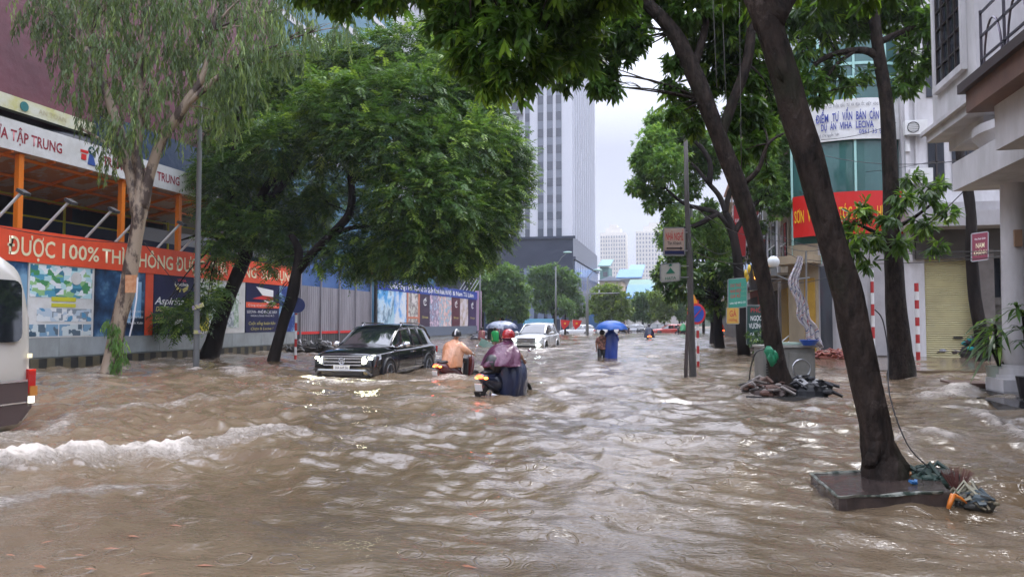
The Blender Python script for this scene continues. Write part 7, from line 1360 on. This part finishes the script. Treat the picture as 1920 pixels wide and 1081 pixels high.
pile = at(1828, 660, 30.4); heap((pile.x, pile.y, .2), 1.0, .5, 1.0, [(.03, .025, .025), (.03, .35, .38), (.4, .42, .5), (.1, .04, .05), (.05, .045, .05)], 90, 'rubbish_heap', 'high rubbish pile topped with a turquoise sheet near the dark doorway', 6)
pile = at(1562, 672, 29); heap((pile.x, pile.y, .08), .7, .4, .35, [(.28, .08, .05), (.35, .12, .09), (.2, .06, .05), (.3, .2, .15)], 80, 'rubbish_heap', 'low heap of red-brown bricks and rags beside the pale wall', 7)
pile = at(905, 640, 60); heap((pile.x, pile.y, .1), 1.2, .6, .8, [(.1, .1, .12), (.4, .4, .42), (.03, .03, .03)], 40, 'roadside_heap', 'jumble of goods beneath the pink pillar', 8)
pile = at(585, 645, 36); heap((pile.x, pile.y, .1), 1.6, .4, .6, [(.05, .05, .05), (.4, .4, .42), (.1, .1, .1), (.2, .2, .2)], 60, 'roadside_heap', 'dark and white litter caught at the foot of the corrugated sheets', 9)
# small railing, kiosk by the beige house
t = thing('stair_railing', 'white tubular stair railing beside the yellow doors', 'railing', at(1485, 640, 33)); mb = MB()
for k in range(3): mb.tube([at(1466, 640+k*10, 33), at(1500, 612+k*12, 33)], .03, 6)
mb.tube([at(1500, 608, 33), at(1500, 650, 33)], .035, 6); mb.build('rail', M['white'], t)
# ---- tilted slab under the thick trunk with litter
s0, s1, s2, s3 = gnd(1520, 888, .10), gnd(1572, 932, .10), gnd(1782, 922, .115), gnd(1745, 880, .13)
t = thing('planter_slab', 'tilted dark concrete slab with a worn green edge around the thick near trunk', 'slab', (s0+s2)/2)
dn_ = Vector((0, 0, -.22)); outl = []
for a, b_ in ((s0, s1), (s1, s2), (s2, s3), (s3, s0)):
    nrm_ = (b_-a).cross(Vector((0, 0, 1))).normalized()
    for k in range(14): outl.append(a.lerp(b_, k/14)+nrm_*rnd.uniform(-.005, .004)*(1+3*(rnd.random() < .1))+Vector((0, 0, rnd.uniform(-.004, .004))))
MB().prism(outl, dn_).build('slab', mat('slab_top', (.04, .032, .03), .12, col2=(.075, .055, .048), scale=6, bump=.008, bscale=14), t)
mb = MB(); mb.tube([outl[k]+Vector((0, 0, .003)) for k in range(42, 56)]+[outl[k]+Vector((0, 0, .003)) for k in range(28)], .013, 5, wob=.5)
mb.build('rim_edge', mat('green_edge', (.03, .045, .035), .35, col2=(.20, .21, .18), scale=9, sharp=True), t)
g0 = gnd(1745, 895, .12); heap((g0.x, g0.y, .10), .2, .16, .13, [(.02, .045, .035), (.03, .05, .04), (.02, .02, .02), (.015, .03, .025)], 26, 'tarp_bundle', 'dark green wet sheet bundled beside the thick near trunk', 11)
g0 = gnd(1815, 945, .02); heap((g0.x+.05, g0.y, .02), .17, .09, .12, [(.04, .04, .035), (.12, .10, .06), (.05, .07, .08), (.02, .02, .02), (.3, .28, .2)], 45, 'litter', 'small wet litter caught at the corner of the tilted slab', 12)
o = gnd(1795, 925, .08); o.z = .08; t = thing('broom', 'reddish-brown bristle broom head sticking out of the litter', 'broom', o); mb = MB()
for i in range(90): a = rnd.uniform(-1.0, 1.0); c_ = rnd.uniform(-.5, .5); mb.tube([o, o+Vector((.17*math.sin(a)*.5, .05*c_, .09)), o+Vector((.21*math.sin(a)*.75, .09*c_, .12+.1*math.cos(a)))], [.004, .003, .001], 3)
mb.build('bristle', mat('bristle', (.13, .05, .04), .7), t); MB().tube([o+Vector((-.03, -.02, 0)), o+Vector((.05, -.02, .02))], .03, 8).build('binding', mat('green_binding', (.02, .18, .08), .5), t)
o = gnd(1780, 940, .06); t = thing('rubber_glove', 'orange rubber glove hanging over the slab edge', 'glove', o); mb = MB(); mb.tube([o+Vector((.03, 0, .06)), o+Vector((-.0, -.02, .0)), o+Vector((-.02, -.03, -.05))], [.022, .02, .016], 8)
for k in range(4): mb.tube([o+Vector((.02, 0, .05)), o+Vector((.04+.016*k, -.01, .065-.01*k)), o+Vector((.07+.016*k, -.02, .035-.012*k))], [.012, .009, .006], 6)
mb.build('glove_body', mat('orange_rubber', (.55, .16, .02), .35), t, smooth=True)
for px, py, s_, c_ in ((1700, 888, .05, (.3, .13, .05)), (1712, 903, .04, (.02, .12, .3)), (1690, 883, .035, (.4, .35, .3))):
    q = gnd(px, py, .14); tag(MB().box(tuple(q), (s_*1.6, s_, s_*.5), .5, .3, .2).box(tuple(q+Vector((s_*.5, 0, .01))), (s_, s_*.6, s_*.3), 1.2, .1, -.3).build('scrap', mat('scrap', c_, .6)), {.05: 'orange-brown scrap of wood on the slab against the trunk', .04: 'bright blue scrap on the slab beside the trunk', .035: 'pale scrap wedged into the trunk foot'}[s_], 'scrap')
# ---- overhead and hanging wires
def wire(a, b_, sag, label, r=.012, n=16, m_='black'):
    a, b_ = Vector(a), Vector(b_); pts = [a.lerp(b_, i/n)-Vector((0, 0, sag*4*(i/n)*(1-i/n))) for i in range(n+1)]; return tag(MB().tube(pts, r, 5).build('cable', M[m_], smooth=True), label, 'cable')
wire(at(1480, 270, 30), at(1880, 290, 18), .5, 'cable crossing the white banner to the balcony house', .012); wire(at(1440, 290, 40), at(1640, 480, 22), .3, 'cable sloping down behind the thick trunk from the star sign'); wire(at(1420, 445, 36), at(1900, 470, 19), .25, 'low cable running past the maroon sign to the column'); wire(at(1420, 470, 36), at(1900, 478, 19), .4, 'lower sagging cable beside the maroon sign'); wire(at(1400, 400, 40), at(1600, 470, 24), .5, 'cable drooping behind the hanging red banner')
wire(at(1300, 470, 20.2), at(1410, 490, 30), .2, 'cable from the utility pole to the green sign'); wire(at(1290, 380, 20.3), at(1440, 440, 38), .4, 'cable from the upper utility pole towards the shop-houses'); wire(at(1700, 450, 20), at(1900, 250, 16), .2, 'thin cable rising to the white ledge'); wire(at(1540, 262, 29), at(1680, 230, 29), .15, 'thin wire in front of the white banner')
wire(at(0, 425, 21), at(250, 455, 20.9), .1, 'black cable lying along the top of the red banner', .012); wire(at(270, 455, 20.9), at(380, 590, 24), .05, 'black cable slanting over the navy poster', .01)
pts = [at(1640, 580, 6.6), at(1655, 600, 6.6), at(1665, 660, 6.6), at(1668, 740, 6.5), at(1700, 830, 6.4), at(1740, 875, 6.4)]; p_, r_ = smooth_path(pts, [.006]*6, 5); tag(MB().tube(p_, .006, 5).build('cable', M['black']), 'thin cable looping down beside the thick near trunk', 'cable')
pts = [at(1470, 655, 15.2), at(1425, 655, 15.2), at(1410, 680, 15.2), at(1405, 720, 15.2), at(1412, 748, 15.2)]; p_, r_ = smooth_path(pts, [.014]*5, 5); tag(MB().tube(p_, .014, 5).build('cable', M['black']), 'black hose arching from the cabinet to the rubbish', 'hose')
for k, (x, d) in enumerate([(1340, 13.5), (1357, 13.6), (1390, 14)]): wire(at(x-4, -20, d), at(x+(4 if k < 2 else 0), 165+15*k+(120 if k == 2 else 0), d), 0, ['pale aerial root hanging in the leaves by the slimmer trunk', 'second pale aerial root among the leaves', 'long pale aerial root reaching down before the slimmer trunk'][k], .007, 6, 'conc_pole')
fl = None
for k, (px, py) in enumerate([(90, 1015), (150, 1040), (210, 1028), (345, 1010), (75, 1062), (170, 1066), (275, 1075), (385, 1060), (330, 985), (60, 990), (20, 1040), (250, 1005), (620, 1035), (880, 1062)]):
    q = gnd(px, py, .012)
    if fl is None: fl = tag(MB().add([(-.07, 0, 0), (-.02, .02, .006), (.07, 0, .002), (-.02, -.02, .006), (0, 0, .012)], [(0, 4, 1), (1, 4, 2), (0, 3, 4), (3, 2, 4)]).build('floating_leaf', mat('drowned_leaf', (.30, .12, .06), .4)), 'small orange-brown leaf drifting on the open brown water', 'leaf', 'leaves drifting on the flood'); o = fl
    else: o = fl.copy(); C.objects.link(o)
    o.location = q; o.rotation_euler = (0, 0, rnd.uniform(-.5, .5)+(0 if k % 3 else 1)); o.scale = (rnd.uniform(.5, 1),)*3

def aircon(p, rz, label):
    t = thing('air_conditioner', label, 'air conditioner', p, rz, 'outdoor units on the shop-houses'); MB().box((0, 0, 0), (.85, .32, .6)).build('casing', M['white'], t, local=True)
    mb = MB(); mb.tube([(-.12+.22*math.cos(a), -.17, .22*math.sin(a)) for a in np.linspace(0, 2*math.pi, 21)], .015, 5, cap=False)
    for k in range(5): mb.bar((-.12-.2, -.168, -.16+.08*k), (-.12+.2, -.168, -.16+.08*k), .012)
    mb.build('fan_grille', M['dark'], t, local=True); MB().box((-.3, .1, -.34), (.04, .4, .06)).box((.3, .1, -.34), (.04, .4, .06)).build('bracket', M['steel'], t, local=True)
for px, py, Y, lab in ((1716, 240, YS-.35, 'outdoor unit high on the white shop wall beside the white banner'), (1726, 330, YS-.35, 'outdoor unit on the white shop wall level with the green glass'), (1712, 130, YS-.35, 'outdoor unit on the topmost visible part of the white shop wall')):
    aircon(onY(px, py, Y), 0, lab)
for y_, z_, lab in ((39.3, 7.0, 'outdoor unit on the beige house beside the glass office'), (43, 8.2, 'outdoor unit on the white house by the star sign'), (48.5, 6.6, 'outdoor unit on the grey house behind the slimmer leaning trunk'), (54, 9.0, 'outdoor unit on the dark red house')): aircon((4.4, y_, z_), -math.pi/2, lab)

for k, (a, b_, sg_, lab) in enumerate([((1430, 300, 42), (1760, 300, 26), .6, 'upper of the loose cables strung before the shop-houses'), ((1430, 330, 42), (1700, 470, 22), .7, 'long cable dropping to the straight dark trunk'), ((1470, 470, 26), (1640, 500, 25), .35, 'tangled cable behind the globe lamp'), ((1460, 455, 27), (1600, 430, 24), .5, 'looping cable under the red banner'), ((1380, 500, 30), (1550, 520, 24), .4, 'cable sagging past the green sign to the yellow door'), ((1700, 475, 20), (1890, 468, 17), .12, 'cable from the straight trunk to the column meter box'), ((1296, 440, 20.2), (1368, 470, 33), .3, 'thin cable leaving the utility pole behind the guesthouse sign')]):
    wire(at(*a), at(*b_), sg_, lab, .011)
# ================================================================== HAZE: rain-thick air over the whole place
hz = MB().box((0, 400, 98), (2200, 2100, 202)); hm = bpy.data.materials.new('haze'); hm.use_nodes = True; nt = hm.node_tree; nt.nodes.clear()
o_ = nt.nodes.new('ShaderNodeOutputMaterial'); v_ = nt.nodes.new('ShaderNodeVolumePrincipled'); v_.inputs['Color'].default_value = (.86, .90, 1, 1); v_.inputs['Density'].default_value = .0005; v_.inputs['Anisotropy'].default_value = .2
nt.links.new(v_.outputs[0], o_.inputs['Volume']); ho = hz.build('haze', hm); ho['kind'] = 'stuff'; ho['label'] = 'thin rainy haze that pales the distant towers'
